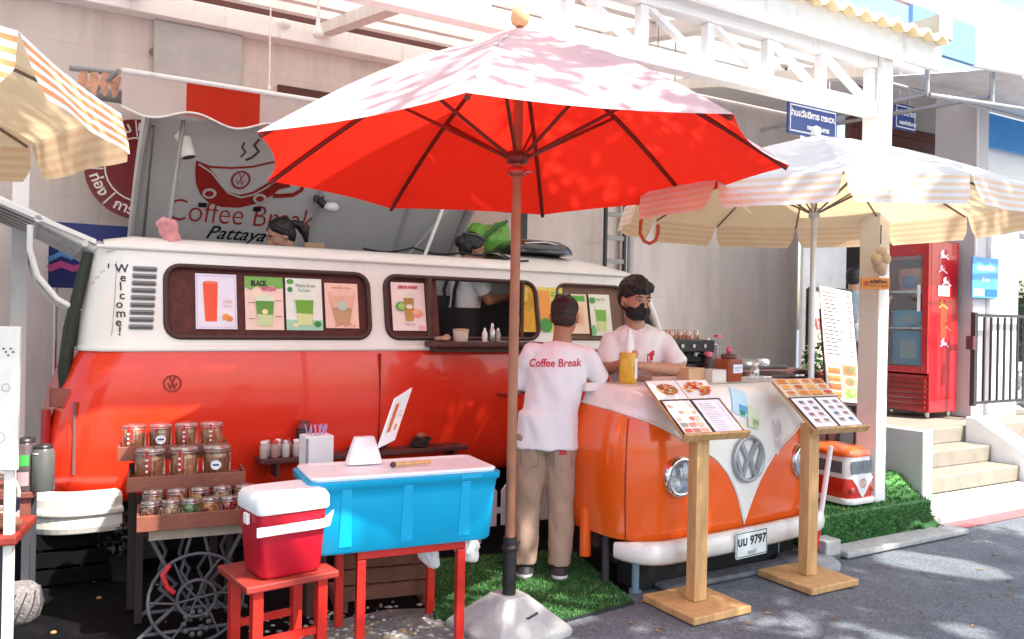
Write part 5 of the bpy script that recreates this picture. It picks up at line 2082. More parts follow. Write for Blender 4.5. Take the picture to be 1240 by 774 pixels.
for k in range(3):
    f.rect(W_ * .5, H_ * (.03 + .1 * k), W_ * .95, H_ * (.125 + .1 * k), ['8E9A6A', 'B89A80', 'A87450'][k], 1)
    f.circle(W_ * .72, H_ * (.078 + .1 * k), W_ * .16, ['6E8A3E', 'A06A4A', '8E5A3A'][k], 2, H_ * .036)
    f.circle(W_ * .76, H_ * (.085 + .1 * k), W_ * .07, ['C8D070', '5A7A3A', '4E7A38'][k], 3, H_ * .02)
m.build('poster', t, recalc=False)
m = MB(); m.prism([(.01, -.02), (W_ + .03, -.02), (W_ + .03, H_ * .8), (.01, H_ * .8)], lambda u, v, w_: mp(u, v, w_ - .03), .018, M('dark_red_easel', (.07, .015, .014), rough=.5)); m.build('backing', t)
m = MB()
for u in (.04, W_ - .02):
    pa = mp(u, 0, -.03); m.cyl(pa, (pa.x, pa.y, 0), .014, M('dark_red_easel', (.07, .015, .014)), n=8)
m.build('easel', t)
# orange sign on the post, gourd lamp above
a = P(1043, 350, 5.86)
t = thing('orange_sign', 'small orange sign with dark lettering fixed to the white post', 'sign', a, R(12))
m = MB(); m.box((0, 0, 0), (.235, .012, .085), M('amber_plate', (.72, .24, .02), rough=.4)); m.build('plate', t, bevel=.003)
m = MB(); f = Flat(m, plane_map((0, -.0005, 0), (1, 0, 0), (0, 0, 1)), .002); f.text('ระวังศีรษะ', .036, .14, .055, '4A2408', bold=.002); f.text('WATCH HEAD', .024, .14, .025, '4A2408'); f.circle(.04, .042, .022, 'B5441A'); m.build('lettering', t, recalc=False)
a = P(1066, 322, 5.9)
t = thing('paper_lantern', 'crumpled beige paper lantern hanging on the post under the cream parasol', 'lantern', a)
m = MB()
for (x, z, r_) in ((0, 0, .055), (-.035, .045, .045), (.028, .05, .042), (-.05, .06, .028), (0, .1, .04), (.015, -.04, .036)):
    m.ell((x, -.02 * (z > .04), z), (r_, r_ * .8, r_), M('beige_paper', (.70, .54, .38), rough=.7, var=.2, scale=20), 9, 7)
m.build('shade', t)
m = MB(); m.cyl((0, 0, .16), (0, 0, .3), .004, black, n=6); m.build('cord', t)

# red drinks fridge
FR = Bw(3.2, 1.56, .53)
t = thing('drinks_fridge', 'tall red glass door drinks fridge at the top of the steps', 'fridge', FR, BA)
fred = M('fridge_red', (.50, .012, .018), rough=.25, var=.1, coat=.5)
FH = 2.0
m = MB()
m.box((.02, .0, .06), (.55, .03, FH), fred); m.box((.02, .55, .06), (.55, .58, FH), fred); m.box((.52, .03, .06), (.55, .55, FH), fred)
m.box((.02, .03, FH - .2), (.52, .55, FH), fred); m.box((.02, .03, .06), (.52, .55, .48), fred)
m.build('cabinet', t, bevel=.008)
m = MB()
m.box((-.03, .0, .50), (.015, .075, FH - .01), fred); m.box((-.03, .505, .50), (.015, .58, FH - .01), fred)
m.box((-.03, .075, FH - .16), (.015, .505, FH - .01), fred); m.box((-.03, .075, .50), (.015, .505, .575), fred)
m.build('door_frame', t, bevel=.006)
m = MB(); m.box((-.012, .077, .577), (-.004, .503, FH - .162), glass('fridge_glass', (.9, .95, .95), .07)); m.build('door_glass', t)
for k in range(6):
    m = MB(); m.box((-.02, .03, .1 + k * .06), (.018, .55, .135 + k * .06), M('grille_red', (.30, .01, .012), rough=.4)); m.build('grille_slat', t)
for y in (.06, .5):
    for x in (.08, .48):
        m = MB(); m.lathe([(.02, 0), (.028, .02), (.02, .055)], steel, 10, (x, y, -.0)); m.build('castor', t)
m = MB(); m.box((-.05, .09, 1.2), (-.034, .12, 1.5), white); m.build('door_handle', t)
m = MB(); m.box((.03, .035, 1.0), (.515, .545, 1.02), white); m.box((.03, .035, 1.42), (.515, .545, 1.44), white); m.build('shelf', t)
m = MB(); f = Flat(m, plane_map((.0, -.002, 0), (1, 0, 0), (0, 0, 1)), .002)
for (x, z, r_, c) in ((.25, 1.86, .07, 'F2DDE0'), (.22, 1.70, .05, 'E8B8C0'), (.3, 1.56, .06, 'F2E6E6'), (.24, 1.30, .05, 'E8A050'), (.3, 1.05, .05, 'D85A40'), (.28, .86, .06, 'F0A0B0')):
    f.circle(x, z, r_, c, 1, r_ * .7); f.circle(x + .03, z + .02, r_ * .5, 'B8141C', 2); f.line([(x - .08, z - .05), (x, z - .02), (x + .09, z - .06)], .02, c, 3)
f.rect(.14, 1.38, .36, 1.5, 'EFEAEA', 3); f.rect(.2, .9, .32, 1.36, 'C8462A', 1)
m.build('side_sticker', t, recalc=False)
for k, (z, h_, col, lab) in enumerate(((.585, .38, (.05, .28, .52), 'tall blue plastic crate at the bottom of the red fridge'), (1.025, .18, (.10, .45, .72), 'light blue plastic basin on the lower fridge shelf'))):
    c = thing('plastic_crate', lab, 'crate', Bw(3.2 + .26, 1.56 + .29, .53 + z), BA)
    mt = M('crate_blue_%d' % k, col, rough=.35)
    m = MB()
    w0 = .40
    for (x0, x1, y0, y1) in ((-w0 / 2, -w0 / 2 + .012, -w0 / 2, w0 / 2), (w0 / 2 - .012, w0 / 2, -w0 / 2, w0 / 2), (-w0 / 2 + .012, w0 / 2 - .012, -w0 / 2, -w0 / 2 + .012), (-w0 / 2 + .012, w0 / 2 - .012, w0 / 2 - .012, w0 / 2)):
        m.box((x0, y0, .012), (x1, y1, h_), mt)
    m.box((-w0 / 2, -w0 / 2, 0), (w0 / 2, w0 / 2, .01), mt)
    m.build('body', c)
    m = MB(); m.tube([(x, y, h_) for x, y in rrect(w0 + .03, w0 + .03, .03, 3)], .012, mt, 6, closed=True); m.build('rim', c)
    m = MB(); m.box((-w0 / 2 - .008, -.1, h_ * .2), (-w0 / 2 - .001, .1, h_ * .75), M('crate_panel_grey', (.3, .38, .44), rough=.4)); m.build('panel', c)
c = thing('snack_bag', 'coral and blue printed bags on the upper fridge shelf', 'bag', Bw(3.2 + .2, 1.56 + .29, .53 + 1.445), BA)
m = MB()
m.cbox((0, 0, 0), (.12, .4, .26), M('coral_bag', (.75, .22, .16), rough=.35, var=.4, scale=9), r=.03); m.ell((-.06, .05, .1), (.03, .1, .08), M('blue_print', (.1, .25, .5), rough=.4), 10, 6)
m.build('bag', c)

# turf mound with the little bus
turfm = [M('turf_green', (.035, .15, .03), rough=.7, var=.4, scale=40), M('turf_green_light', (.07, .24, .05), rough=.7, var=.4, scale=40), M('turf_green_dark', (.02, .095, .02), rough=.8, var=.4, scale=40)]


def blade(m, p, h_, nrm=Vector((0, 0, 1)), w_=.0035):
    t_ = Vector((random.gauss(0, 1), random.gauss(0, 1), random.gauss(0, 1)))
    t_ = (t_ - nrm * t_.dot(nrm)).normalized()
    b2 = nrm.cross(t_)
    tip = p + nrm * h_ * random.uniform(.5, 1) + b2 * h_ * random.uniform(-.7, .7) + t_ * h_ * random.uniform(-.3, .3)
    m.add([p - t_ * w_, p + t_ * w_, tip], [(0, 1, 2)], random.choice(turfm) if random.random() > .07 else M('turf_straw', (.20, .17, .07), rough=.8))


t = bthing('turf_mound', 'green artificial turf mound beside the steps, draped at its right end', 'turf')
m = MB()
m.cbox((-.17, .02, 0), (1.26, .46, .25), turfm[0], r=.04)
m.build('block', t, bevel=.03, seg=3)
m = MB()
for i in range(5200):
    m_ = random.random()
    if m_ < .55:
        blade(m, Vector((random.uniform(-.79, .45), -.212, random.uniform(.02, .245))), .022, Vector((0, -1, .2)).normalized(), .004)
    elif m_ < .9:
        blade(m, Vector((random.uniform(-.79, .45), random.uniform(-.2, .24), .25)), .022, UZ, .004)
    else:
        blade(m, Vector((.462, random.uniform(-.18, .24), random.uniform(.02, .24))), .02, Vector((1, 0, .2)).normalized(), .004)
m.build('pile', t, recalc=False)
m = MB()
rows = []
for j in range(9):
    k = j / 8
    row = []
    for i in range(15):
        s = i / 14
        x = .08 + .40 * s + .03 * math.sin(5 * k)
        y = .22 - .44 * k - .05 * s
        z = .27 + .16 * math.exp(-((k - .15) / .3) ** 2) * (1 - .4 * s) + .03 * math.sin(9 * s + 4 * k)
        if k > .6:
            z -= (k - .6) * .55
        row.append((x, y, max(.02, z)))
    rows.append(row)
m.rings(rows, turfm[1], True, False, False)
for r_ in rows:
    for p in r_:
        for k in range(16):
            blade(m, Vector(p) + Vector((random.uniform(-.02, .02), random.uniform(-.025, .025), -.002)), .024, Vector((random.gauss(0, .2), -.5, 1)).normalized(), .004)
m.build('drape', t, recalc=False)

t = thing('toy_bus', 'small decorative red and white bus model on the turf mound beside the post', 'model bus', Bw(-.27, -.13, .252), BA)


def tb(z, s=1.0, yb=.45):
    hw = .155 * s
    return [Vector((x, y + .225, z)) for x, y in rrect(2 * hw, .45 * s, .07, 4)]


m = MB(); m.rings([tb(.04, .97), tb(.07, 1), tb(.16, 1), tb(.20, .99)], M('toy_red', (.62, .03, .02), rough=.2, coat=.6), True); m.build('lower_body', t)
m = MB(); m.rings([tb(.2005, .995), tb(.22, .985), tb(.34, .93), tb(.355, .92)], M('toy_white', (.72, .73, .72), rough=.25, coat=.5), True); m.build('upper_body', t)
m = MB(); m.rings([tb(.3555, .96), tb(.37, .97), tb(.395, .90), tb(.415, .72), tb(.425, .4)], M('toy_orange', (.70, .11, .015), rough=.25, coat=.5), True); m.build('roof', t)
m = MB(); m.rings([[p + Vector((0, 0, 0)) for p in tb(.02, 1.06)], tb(.045, 1.08), tb(.06, 1.04)], M('toy_white', (.72, .73, .72)), True); m.build('bumper', t)
m = MB()
f = Flat(m, lambda u, v, w_=0: Vector((u, -.012 * 0 - w_ + .225 - .225 * (1 if v < .2 else 1 - (v - .2) * .45), v)), .003)
f.poly([(-.12, .205), (-.07, .15), (-.03, .09), (0, .06), (.03, .09), (.07, .15), (.12, .205)], 'D8DADA', 1)
f.rect(-.115, .235, -.004, .325, '5E6870', 1); f.rect(.004, .235, .115, .325, '5E6870', 1)
f.ring(0, .165, .027, .033, 'C43A2E', 2); f.text('V', .032, 0, .175, 'C43A2E', 2); f.text('W', .03, 0, .155, 'C43A2E', 2)
m.build('front_print', t, recalc=False)
for x in (-.11, .11):
    m = MB(); T = Matrix.Translation((x, .002, .12)) @ Matrix.Rotation(PI / 2, 4, 'X'); m.lathe([(.02, -.005), (.022, .006), (.012, .012)], M('toy_lamp', (.45, .12, .1), rough=.2), 14, T=T); m.build('headlight', t)
for s in (-1, 1):
    m = MB()
    for k in range(3):
        m.box((s * .152 - .002, .06 + k * .13, .235), (s * .152 + .002, .16 + k * .13, .32), M('toy_pane', (.12, .14, .16), rough=.1))
    m.build('side_window', t)
# barrier pole and block
a = G(993, 652); a = Vector((2.03, 5.32, 0))
t = thing('barrier_pole', 'leaning white and red striped plastic pole behind the right menu stand', 'pole', a)
d = Vector((.10, .02, .72)).normalized()
m = MB(); m.cyl((0, 0, .02), d * .30, .018, redpaint, n=10); m.build('red_end', t)
m = MB(); m.cyl(d * .302, d * .76, .017, white, n=10); m.build('white_end', t)
a = Vector((2.12, 5.36, 0))
t = thing('concrete_block', 'small grey concrete block on the road beside the turf mound', 'block', a, BA)
m = MB(); m.cbox((0, 0, .002), (.15, .13, .13), concrete, r=.01); m.build('body', t, bevel=.01)
a = G(1028, 668)
t = thing('metal_clamp', 'small dark metal bar lying on the road by the concrete block', 'bar', (a.x, a.y, 0), R(-10))
m = MB(); m.cbox((0, 0, .009), (.22, .035, .012), M('rusty_bar', (.16, .05, .045), rough=.6)); m.cbox((.07, .02, .009), (.03, .08, .02), M('rusty_bar', (.16, .05, .045))); m.build('body', t)
# carrier bag behind stand
a = P(938, 548, 5.05)
t = thing('plastic_bag', 'pinkish white plastic bag hanging behind the right menu stand', 'bag', a)
organic('body', t, M('bag_plastic', (.82, .74, .76), rough=.35, var=.15), lambda b, mt: (b.ell((0, 0, .05), (.05, .028, .07), mt, 12, 8), b.ell((.0, 0, .12), (.045, .02, .06), mt, 12, 8), b.ell((-.02, 0, .16), (.014, .012, .05), mt, 8, 6), b.ell((.025, 0, .16), (.014, .012, .05), mt, 8, 6)), .006, 1, .012, 26)

# ------------------------------------------------------------------ turf mat under the customer
mat_pts = [(.70, 4.40), (.16, 4.02), (-.36, 4.10), (-.60, 5.05), (.42, 5.38)]
t = thing('turf_mat', 'green artificial turf mat on the ground under the customer with his back turned', 'mat', (0, 0, 0))
m = MB()
m.prism(mat_pts, lambda u, v, w_: Vector((u, v, .006 + w_)), .014, M('mat_backing', (.015, .02, .015), rough=.9))
m.build('backing', t)
m = MB()


def inside(x, y, pts):
    c = False
    for i in range(len(pts)):
        (x0, y0), (x1, y1) = pts[i], pts[i - 1]
        if (y0 > y) != (y1 > y) and x < (x1 - x0) * (y - y0) / (y1 - y0) + x0:
            c = not c
    return c


m.poly([Vector((x, y, .0215)) for x, y in mat_pts], turfm[2])
n = 0
while n < 16000:
    x, y = random.uniform(-.62, .72), random.uniform(4.0, 5.4)
    if inside(x, y, mat_pts):
        blade(m, Vector((x, y, .0215)), .015, UZ, .004)
        n += 1
m.build('pile', t, recalc=False)

# picket fence pieces under the van
t = thing('picket_fence', 'low white picket fence under the van behind the customer', 'fence', P(655, 655, 5.75), VA)
t.location.z = 0
for k in range(9):
    x = -.55 + k * .11
    m = MB(); m.prism([(x, .12), (x + .07, .12), (x + .07, .36), (x + .035, .40), (x, .36)], lambda u, v, w_: Vector((u, w_, v)), .015, white); m.build('picket', t)
m = MB(); m.box((-.56, .017, .2), (.45, .03, .24), white); m.build('rail', t)
for x in (-.5, .4):
    m = MB(); m.box((x, .032, 0), (x + .03, .06, .36), white); m.build('stake', t)

# ------------------------------------------------------------------ coolers and tables, front centre
t = thing('red_table', 'red painted steel table carrying the blue cooler', 'table', (-.66, 3.62, 0), R(25))
TZ = .50
LW = .48
for (x, y) in ((0, 0), (LW, 0), (0, .42), (LW, .42)):
    m = MB(); m.box((x - .02, y - .02, 0), (x + .02, y + .02, TZ - .042), redpaint); m.build('leg', t, bevel=.004)
m = MB()
m.box((-.02, -.02, TZ - .04), (LW + .02, .02, TZ), redpaint); m.box((-.02, .40, TZ - .04), (LW + .02, .44, TZ), redpaint)
m.box((-.02, .021, TZ - .04), (.02, .399, TZ), redpaint); m.box((LW - .02, .021, TZ - .04), (LW + .02, .399, TZ), redpaint)
m.build('top_frame', t, bevel=.004)
CB = Vector((-.85, 3.44, TZ + .003))
t = thing('blue_cooler', 'large turquoise blue ice cooler with white lid on the red table', 'cooler', CB, R(25))
cy = M('cooler_blue', (.0, .37, .64), rough=.4, var=.06, scale=3)
lidw = M('cooler_lid_white', (.86, .87, .88), rough=.4, var=.05, dirt=(.7, .62, .55), dscale=6)
CWd, CD, CHt = .89, .40, .325


def cring(z, e, dx=0):
    return [Vector((x + CWd / 2, y + CD / 2, z)) for x, y in rrect(CWd - 2 * e, CD - 2 * e, .04, 4)]


m = MB(); m.rings([cring(.0, .035), cring(.012, .025), cring(.24, .008), cring(CHt - .035, .002), cring(CHt - .03, -.008), cring(CHt, -.010)], cy, True); m.build('body', t)
for x in (.16, .44, .72):
    m = MB(); m.prism([(x - .03, .03), (x + .03, .03), (x + .022, CHt - .035), (x - .022, CHt - .035)], lambda u, v, w_: Vector((u, .030 - .026 * v / CHt - w_, v)), .007, cy); m.build('rib', t, bevel=.003)
m = MB(); m.rings([cring(CHt + .001, .012), cring(CHt + .014, .006), cring(CHt + .02, .012), cring(CHt + .022, .045), cring(CHt + .016, .055)], lidw, True); m.build('lid', t, bevel=.003)
m = MB(); m.tube([(-.012, .1, CHt - .05), (-.04, .13, CHt - .06), (-.04, .27, CHt - .06), (-.012, .3, CHt - .05)], .012, white, 8); m.build('handle', t)
m = MB(); m.box((CWd - .2, -.013, CHt - .02), (CWd - .1, -.0105, CHt + .0), cy); m.build('latch', t)
m = MB(); m.cyl((.42, .15, CHt + .034), (.60, .17, CHt + .034), .011, pine, .009, n=8); m.ell((.41, .149, CHt + .034), (.016, .014, .014), darkbrown, 8, 6)
o = m.build('wooden_pestle'); o.location = CB; o.rotation_euler = (0, 0, R(25)); tag(o, 'wooden pestle lying on the white lid of the blue cooler', 'pestle')
# tilted sign in a white holder on the cooler
t = thing('table_sign', 'tilted white price sign standing in a white holder on the blue cooler', 'sign', CB + Vector((0, 0, CHt + .023)), R(25))
a = Vector((.31, .30, 0))
m = MB(); m.rings([[Vector((a.x + x * sx, a.y + y * sx, z)) for x, y in rrect(.17, .09, .02, 2)] for sx, z in ((1, .0), (.8, .06), (.55, .125))], white, False); m.build('holder', t, bevel=.006)
p0, p1, p2, p3 = P(458, 543, 3.66), P(478, 533, 3.84), P(501, 461, 3.84), P(477, 478, 3.66)
inv = (Matrix.Translation(CB + Vector((0, 0, CHt + .023))) @ Matrix.Rotation(R(25), 4, 'Z')).inverted()
p0, p1, p2, p3 = [inv @ p for p in (p0, p1, p2, p3)]
ux, uy = (p1 - p0), (p3 - p0)
mp = plane_map(p0, ux, uy)
W_, H_ = ux.length, uy.length
sk = uy.dot(ux.normalized())
m = MB(); m.prism([(0, 0), (W_, 0), (W_ + sk, H_), (W_ * .55 + sk, H_ * .95), (sk, H_ * .9)], lambda u, v, w_: mp(u, v, w_ - .006), .006, paper)
f = Flat(m, mp, .002)
f.poly([(W_ * .2 + sk * .2, H_ * .25), (W_ * .42 + sk * .2, H_ * .25), (W_ * .42 + sk * .8, H_ * .78), (W_ * .2 + sk * .8, H_ * .78)], 'E2703E', 1)
f.circle(W_ * .7 + sk * .3, H_ * .3, .016, 'E8A050', 1); f.rect(W_ * .6 + sk * .6, H_ * .5, W_ * .85 + sk * .6, H_ * .52, 'E0A090', 1); f.rect(W_ * .6 + sk * .6, H_ * .58, W_ * .8 + sk * .6, H_ * .6, 'E0A090', 1)
m.build('card', t, recalc=False)

t = thing('red_stool', 'red painted stool carrying the red cooler', 'stool', (-1.02, 3.22, 0), R(38))
SZ = .465
m = MB(); m.box((-.03, -.02, SZ - .03), (.37, .34, SZ), M('worn_red_seat', (.30, .03, .02), rough=.5, var=.3, scale=8)); m.build('seat', t, bevel=.006)
for (x, y) in ((.03, .03), (.31, .03), (.03, .29), (.31, .29)):
    m = MB(); m.box((x - .022, y - .022, 0), (x + .022, y + .022, SZ - .032), redpaint); m.build('leg', t, bevel=.004)
m = MB(); m.box((.053, .02, .2), (.287, .04, .23), redpaint); m.box((.053, .28, .2), (.287, .30, .23), redpaint); m.build('stretcher', t)
t = thing('red_cooler', 'small crimson ice cooler with white lid and swing handle on the red stool', 'cooler', Vector((-.995, 3.24, SZ + .003)), R(38))
t.scale = (.90, .90, 1.13)
crim = M('cooler_crimson', (.48, .006, .022), rough=.38, var=.06, scale=3)
m = MB()


def rring(z, e):
    return [Vector((x + .16, y + .14, z)) for x, y in rrect(.33 - 2 * e, .28 - 2 * e, .035, 4)]


m.rings([rring(0, .03), rring(.012, .018), rring(.17, .004), rring(.235, 0)], crim, True); m.build('body', t)
m = MB(); m.rings([rring(.238, -.008), rring(.245, -.012), rring(.285, -.010), rring(.305, .004), rring(.312, .03)], lidw, True); m.build('lid', t)
m = MB()
for x in (-.016, .336):
    m.cbox((x, .14, .19), (.016, .05, .04), white)
m.prism([(-.02, .20), (.30, .20), (.35, .23), (.33, .17), (.28, .165), (-.02, .165)], lambda u, v, w_: Vector((u - .005, -.008 - w_, v)), .012, white)
m.build('handle', t, bevel=.004)
# wooden crate under the table, white bags
t = thing('wooden_crate', 'brown slatted wooden crate on the ground behind the red table legs', 'crate', P(408, 725, 4.15), R(20))
t.location.z = .07
cw = M('crate_brown', (.16, .06, .035), rough=.7, var=.4, scale=9, bump=.3)
for k in range(4):
    m = MB(); m.box((0, 0, k * .085), (.52, .018, .075 + k * .085), cw); m.build('slat', t)
    m = MB(); m.box((.502, .019, k * .085), (.52, .35, .075 + k * .085), cw); m.build('slat', t)
for x in (.0, .25, .485):
    m = MB(); m.box((x, .0185, 0), (x + .035, .04, .34), cw); m.build('corner_post', t)
for x in (0, .46):
    m = MB(); m.box((x, .02, -.068), (x + .06, .34, -.002), cw); m.build('runner', t)
for px, py, lab, sz in ((520, 672, 'crumpled white plastic bag hanging at the right end under the blue cooler', .06), (566, 662, 'white folded paper bag hanging under the blue cooler, nearest the umbrella pole', .07)):
    a = P(px, py, 4.02)
    t = thing('plastic_bag', lab, 'bag', a)
    organic('body', t, M('white_bag', (.80, .80, .80), rough=.4), lambda b, mt, sz=sz: (b.ell((0, 0, 0), (sz, sz * .55, sz * .8), mt, 12, 8), b.ell((.02, 0, -sz * .5), (sz * .7, sz * .4, sz * .6), mt, 12, 8), b.cyl((0, 0, .03), (0, .02, .14), .018, mt, .01)), .007, 2, .012, 20)

# shelf of bottles on the van side
t = thing('bottle_shelf', 'dark wooden shelf fixed low on the red van side behind the coolers', 'shelf', V0, VA)
a = onside(318, 563, -.1); 
BX0, BX1, BZ = onside(312, 560, -.12).x, onside(560, 560, -.12).x, .66
m = MB(); m.box((BX0, -.20, BZ - .03), (BX1, -.034, BZ), M('shelf_dark_wood', (.10, .03, .024))); m.build('board', t, bevel=.005)
for x in (BX0 + .1, (BX0 + BX1) / 2, BX1 - .1):
    m = MB(); m.box((x, -.18, BZ - .12), (x + .02, -.036, BZ - .032), M('shelf_dark_wood', (.10, .03, .024))); m.build('bracket', t)
bcols = [(.6, .5, .45), (.72, .66, .62), (.5, .32, .26), (.74, .60, .58), (.66, .62, .6), (.55, .28, .2)]


def Vw(x, y, z):
    return V0 + VU * x + VV * y + UZ * z


for k in range(8):
    x = BX0 + .03 + k * .034
    y = -.09 if k % 2 else -.14
    c = thing('syrup_bottle', 'small syrup jar on the low van shelf, number of jars huddled left of the black tin', 'jar', Vw(x, y, BZ + .001), VA, 'jars huddled on the low van shelf')
    c['label'] = 'small glass syrup jar huddled on the low van shelf left of the black tin'
    m = MB(); m.lathe([(.02, 0), (.024, .004), (.024, .075), (.016, .088)], M('jar_fill_%d' % (k % 6), bcols[k % 6], rough=.15, var=.2), 12); m.build('body', c)
    m = MB(); m.lathe([(.02, .089), (.02, .105), (.008, .108)], [white, steel, redpaint][k % 3], 12); m.build('cap', c)
xx = onside(368, 530, -.1).x
c = thing('black_tin', 'tall black tin with red top behind the white straw box', 'tin', Vw(xx, -.1, BZ + .001), VA)
m = MB(); m.lathe([(.05, 0), (.052, .004), (.052, .16), (.048, .165)], black, 20); m.build('can', c)
m = MB(); m.lathe([(.042, .166), (.046, .175), (.03, .2), (.035, .215)], M('plum_top', (.25, .06, .07), rough=.5), 14); m.build('lid', c)
c = thing('straw_box', 'white square box full of wrapped straws behind the coolers', 'box', P(387, 566, 4.12), VA)
m = MB(); m.cbox((0, .06, 0), (.145, .12, .16), paper); m.build('body', c, bevel=.003)
m = MB(); m.box((-.074, -.002, .01), (-.06, -.0005, .15), M('grey_print', (.3, .3, .33))); m.build('printed_edge', c)
m = MB()
for k in range(16):
    x, y = random.uniform(-.05, .06), random.uniform(.02, .1)
    m.cyl((x, y, .162), (x + random.uniform(-.015, .015), y, .21), .0035, M(random.choice(['straw_white', 'straw_violet']), random.choice([(.8, .78, .82), (.55, .35, .62)]), rough=.4), n=5)
m.build('straws', c)
m = MB(); m.cbox((0, .06, -c.location.z + .002), (.10, .10, c.location.z - .004), darkbrown); st = m.build('stand_block'); st.location = c.location; st.rotation_euler = (0, 0, VA); tag(st, 'dark block standing under the white straw box', 'block')
for k, (px, lab) in enumerate(((505, 'black cable coil lying at the right end of the low van shelf'), (440, 'dark cloth bundle in the middle of the low van shelf'))):
    x = onside(px, 550, -.1).x
    c = thing('cable_coil' if k == 0 else 'cloth_bundle', lab, 'cable' if k == 0 else 'cloth', Vw(x, -.12, BZ + .003), VA)
    if k == 0:
        m = MB()
        for j in range(4):
            m.tube([(.06 * math.cos(a_) + .01 * j, .05 * math.sin(a_), .012 + j * .014) for a_ in [2 * PI * i / 14 for i in range(14)]], .007, rubber, 6, closed=True)
        m.build('coil', c)
        m = MB(); m.ell((.02, 0, .075), (.04, .03, .022), M('brown_plug', (.35, .12, .06), rough=.5), 10, 6); m.build('plug', c)
    else:
        organic('body', c, M('dark_cloth', (.06, .04, .04), rough=.8), lambda b, mt: (b.ell((0, 0, .02), (.12, .05, .022), mt), b.ell((.1, 0, .025), (.06, .04, .025), mt)), .008, 2, .012, 20)

# ------------------------------------------------------------------ jar display, left
JA = R(24)
JO = Vector((-1.67, 3.64, 0))
jd = thing('jar_display', 'three tier brown wooden display stand full of glass cookie jars on an iron base', 'display stand', JO, JA)
jw = M('display_wood', (.24, .075, .045), rough=.5, var=.35, scale=7, bump=.2)
JT = [(-.0, .0, .605, .54, .26), (-.05, .26, .735, .52, .22), (-.10, .48, .85, .50, .2)]
for (x, y, z, w_, d_) in JT:
    m = MB()
    m.box((x, y, z - .03), (x + w_, y + d_, z - .006), jw)
    m.box((x - .012, y - .012, z - .05), (x + w_ + .012, y, z + .022), jw); m.box((x - .012, y + .001, z - .05), (x, y + d_, z + .022), jw); m.box((x + w_, y + .001, z - .05), (x + w_ + .012, y + d_, z + .022), jw)
    m.build('tray', jd, bevel=.003)
m = MB(); m.box((.04, .04, .50), (.46, .24, .55), M('worn_cream_wood', (.42, .34, .25), rough=.7, var=.3)); m.build('batten', jd)
m = MB()
for (x, y, z) in ((-.02, .34, .69), (.40, .34, .69), (-.06, .56, .81), (.34, .56, .81)):
    m.box((x, y, .02), (x + .035, y + .035, z - .04), M('leg_shade_wood', (.03, .014, .011), rough=.6))  # legs coloured darker than the trays to stand for shade beneath
m.build('back_leg', jd)
# scrolled iron base with wheel
irong = M('grey_wrought_iron', (.085, .085, .095), rough=.5, var=.3, scale=20)
m = MB()
for s in (0, 1):
    y = .06 + s * .3
    for sx in (-1, 1):
        pts = [(.25 + sx * .20, y, .50), (.25 + sx * .13, y, .36), (.25 + sx * .16, y, .27), (.25 + sx * .08, y, .19), (.25 + sx * .17, y, .11), (.25 + sx * .26, y, .03)]
        m.tube(pts, .011, irong, 6)
        pts = [(.25 + sx * .03, y, .50), (.25 + sx * .07, y, .34), (.25 + sx * .02, y, .26), (.25 + sx * .06, y, .16), (.25 + sx * .02, y, .1)]
        m.tube(pts, .009, irong, 6)
    m.tube([(.02, y, .06), (.48, y, .06)], .01, irong, 6)
m.build('iron_leg', jd)
m = MB()
for r_, yy in ((.21, .03), (.085, .03)):
    m.tube([(.25 + r_ * math.cos(a_), yy, .215 + r_ * math.sin(a_)) for a_ in [2 * PI * i / 28 for i in range(28)]], .0085, irong, 6, closed=True)
for k in range(6):
    a_ = k * PI / 3
    m.tube([(.25, .03, .215), (.25 + .1 * math.cos(a_ + .15), .03, .215 + .1 * math.sin(a_ + .15)), (.25 + .2 * math.cos(a_), .03, .215 + .2 * math.sin(a_))], .006, irong, 6)
for k in range(10):
    a_ = k * PI / 5
    m.ell((.25 + .055 * math.cos(a_), .025, .1 + .055 * math.sin(a_)), (.014, .008, .014), irong, 8, 5)
m.build('flywheel', jd)
m = MB(); m.tube([(.13, -.03, .40), (.10, -.035, .36), (.12, -.035, .3), (.15, -.03, .27)], .012, M('red_ribbon', (.5, .02, .03), rough=.5), 8)
o = m.build('red_ribbon'); o.location = JO; o.rotation_euler = (0, 0, JA); tag(o, 'red ribbon hanging under the front tray of the jar display', 'ribbon')


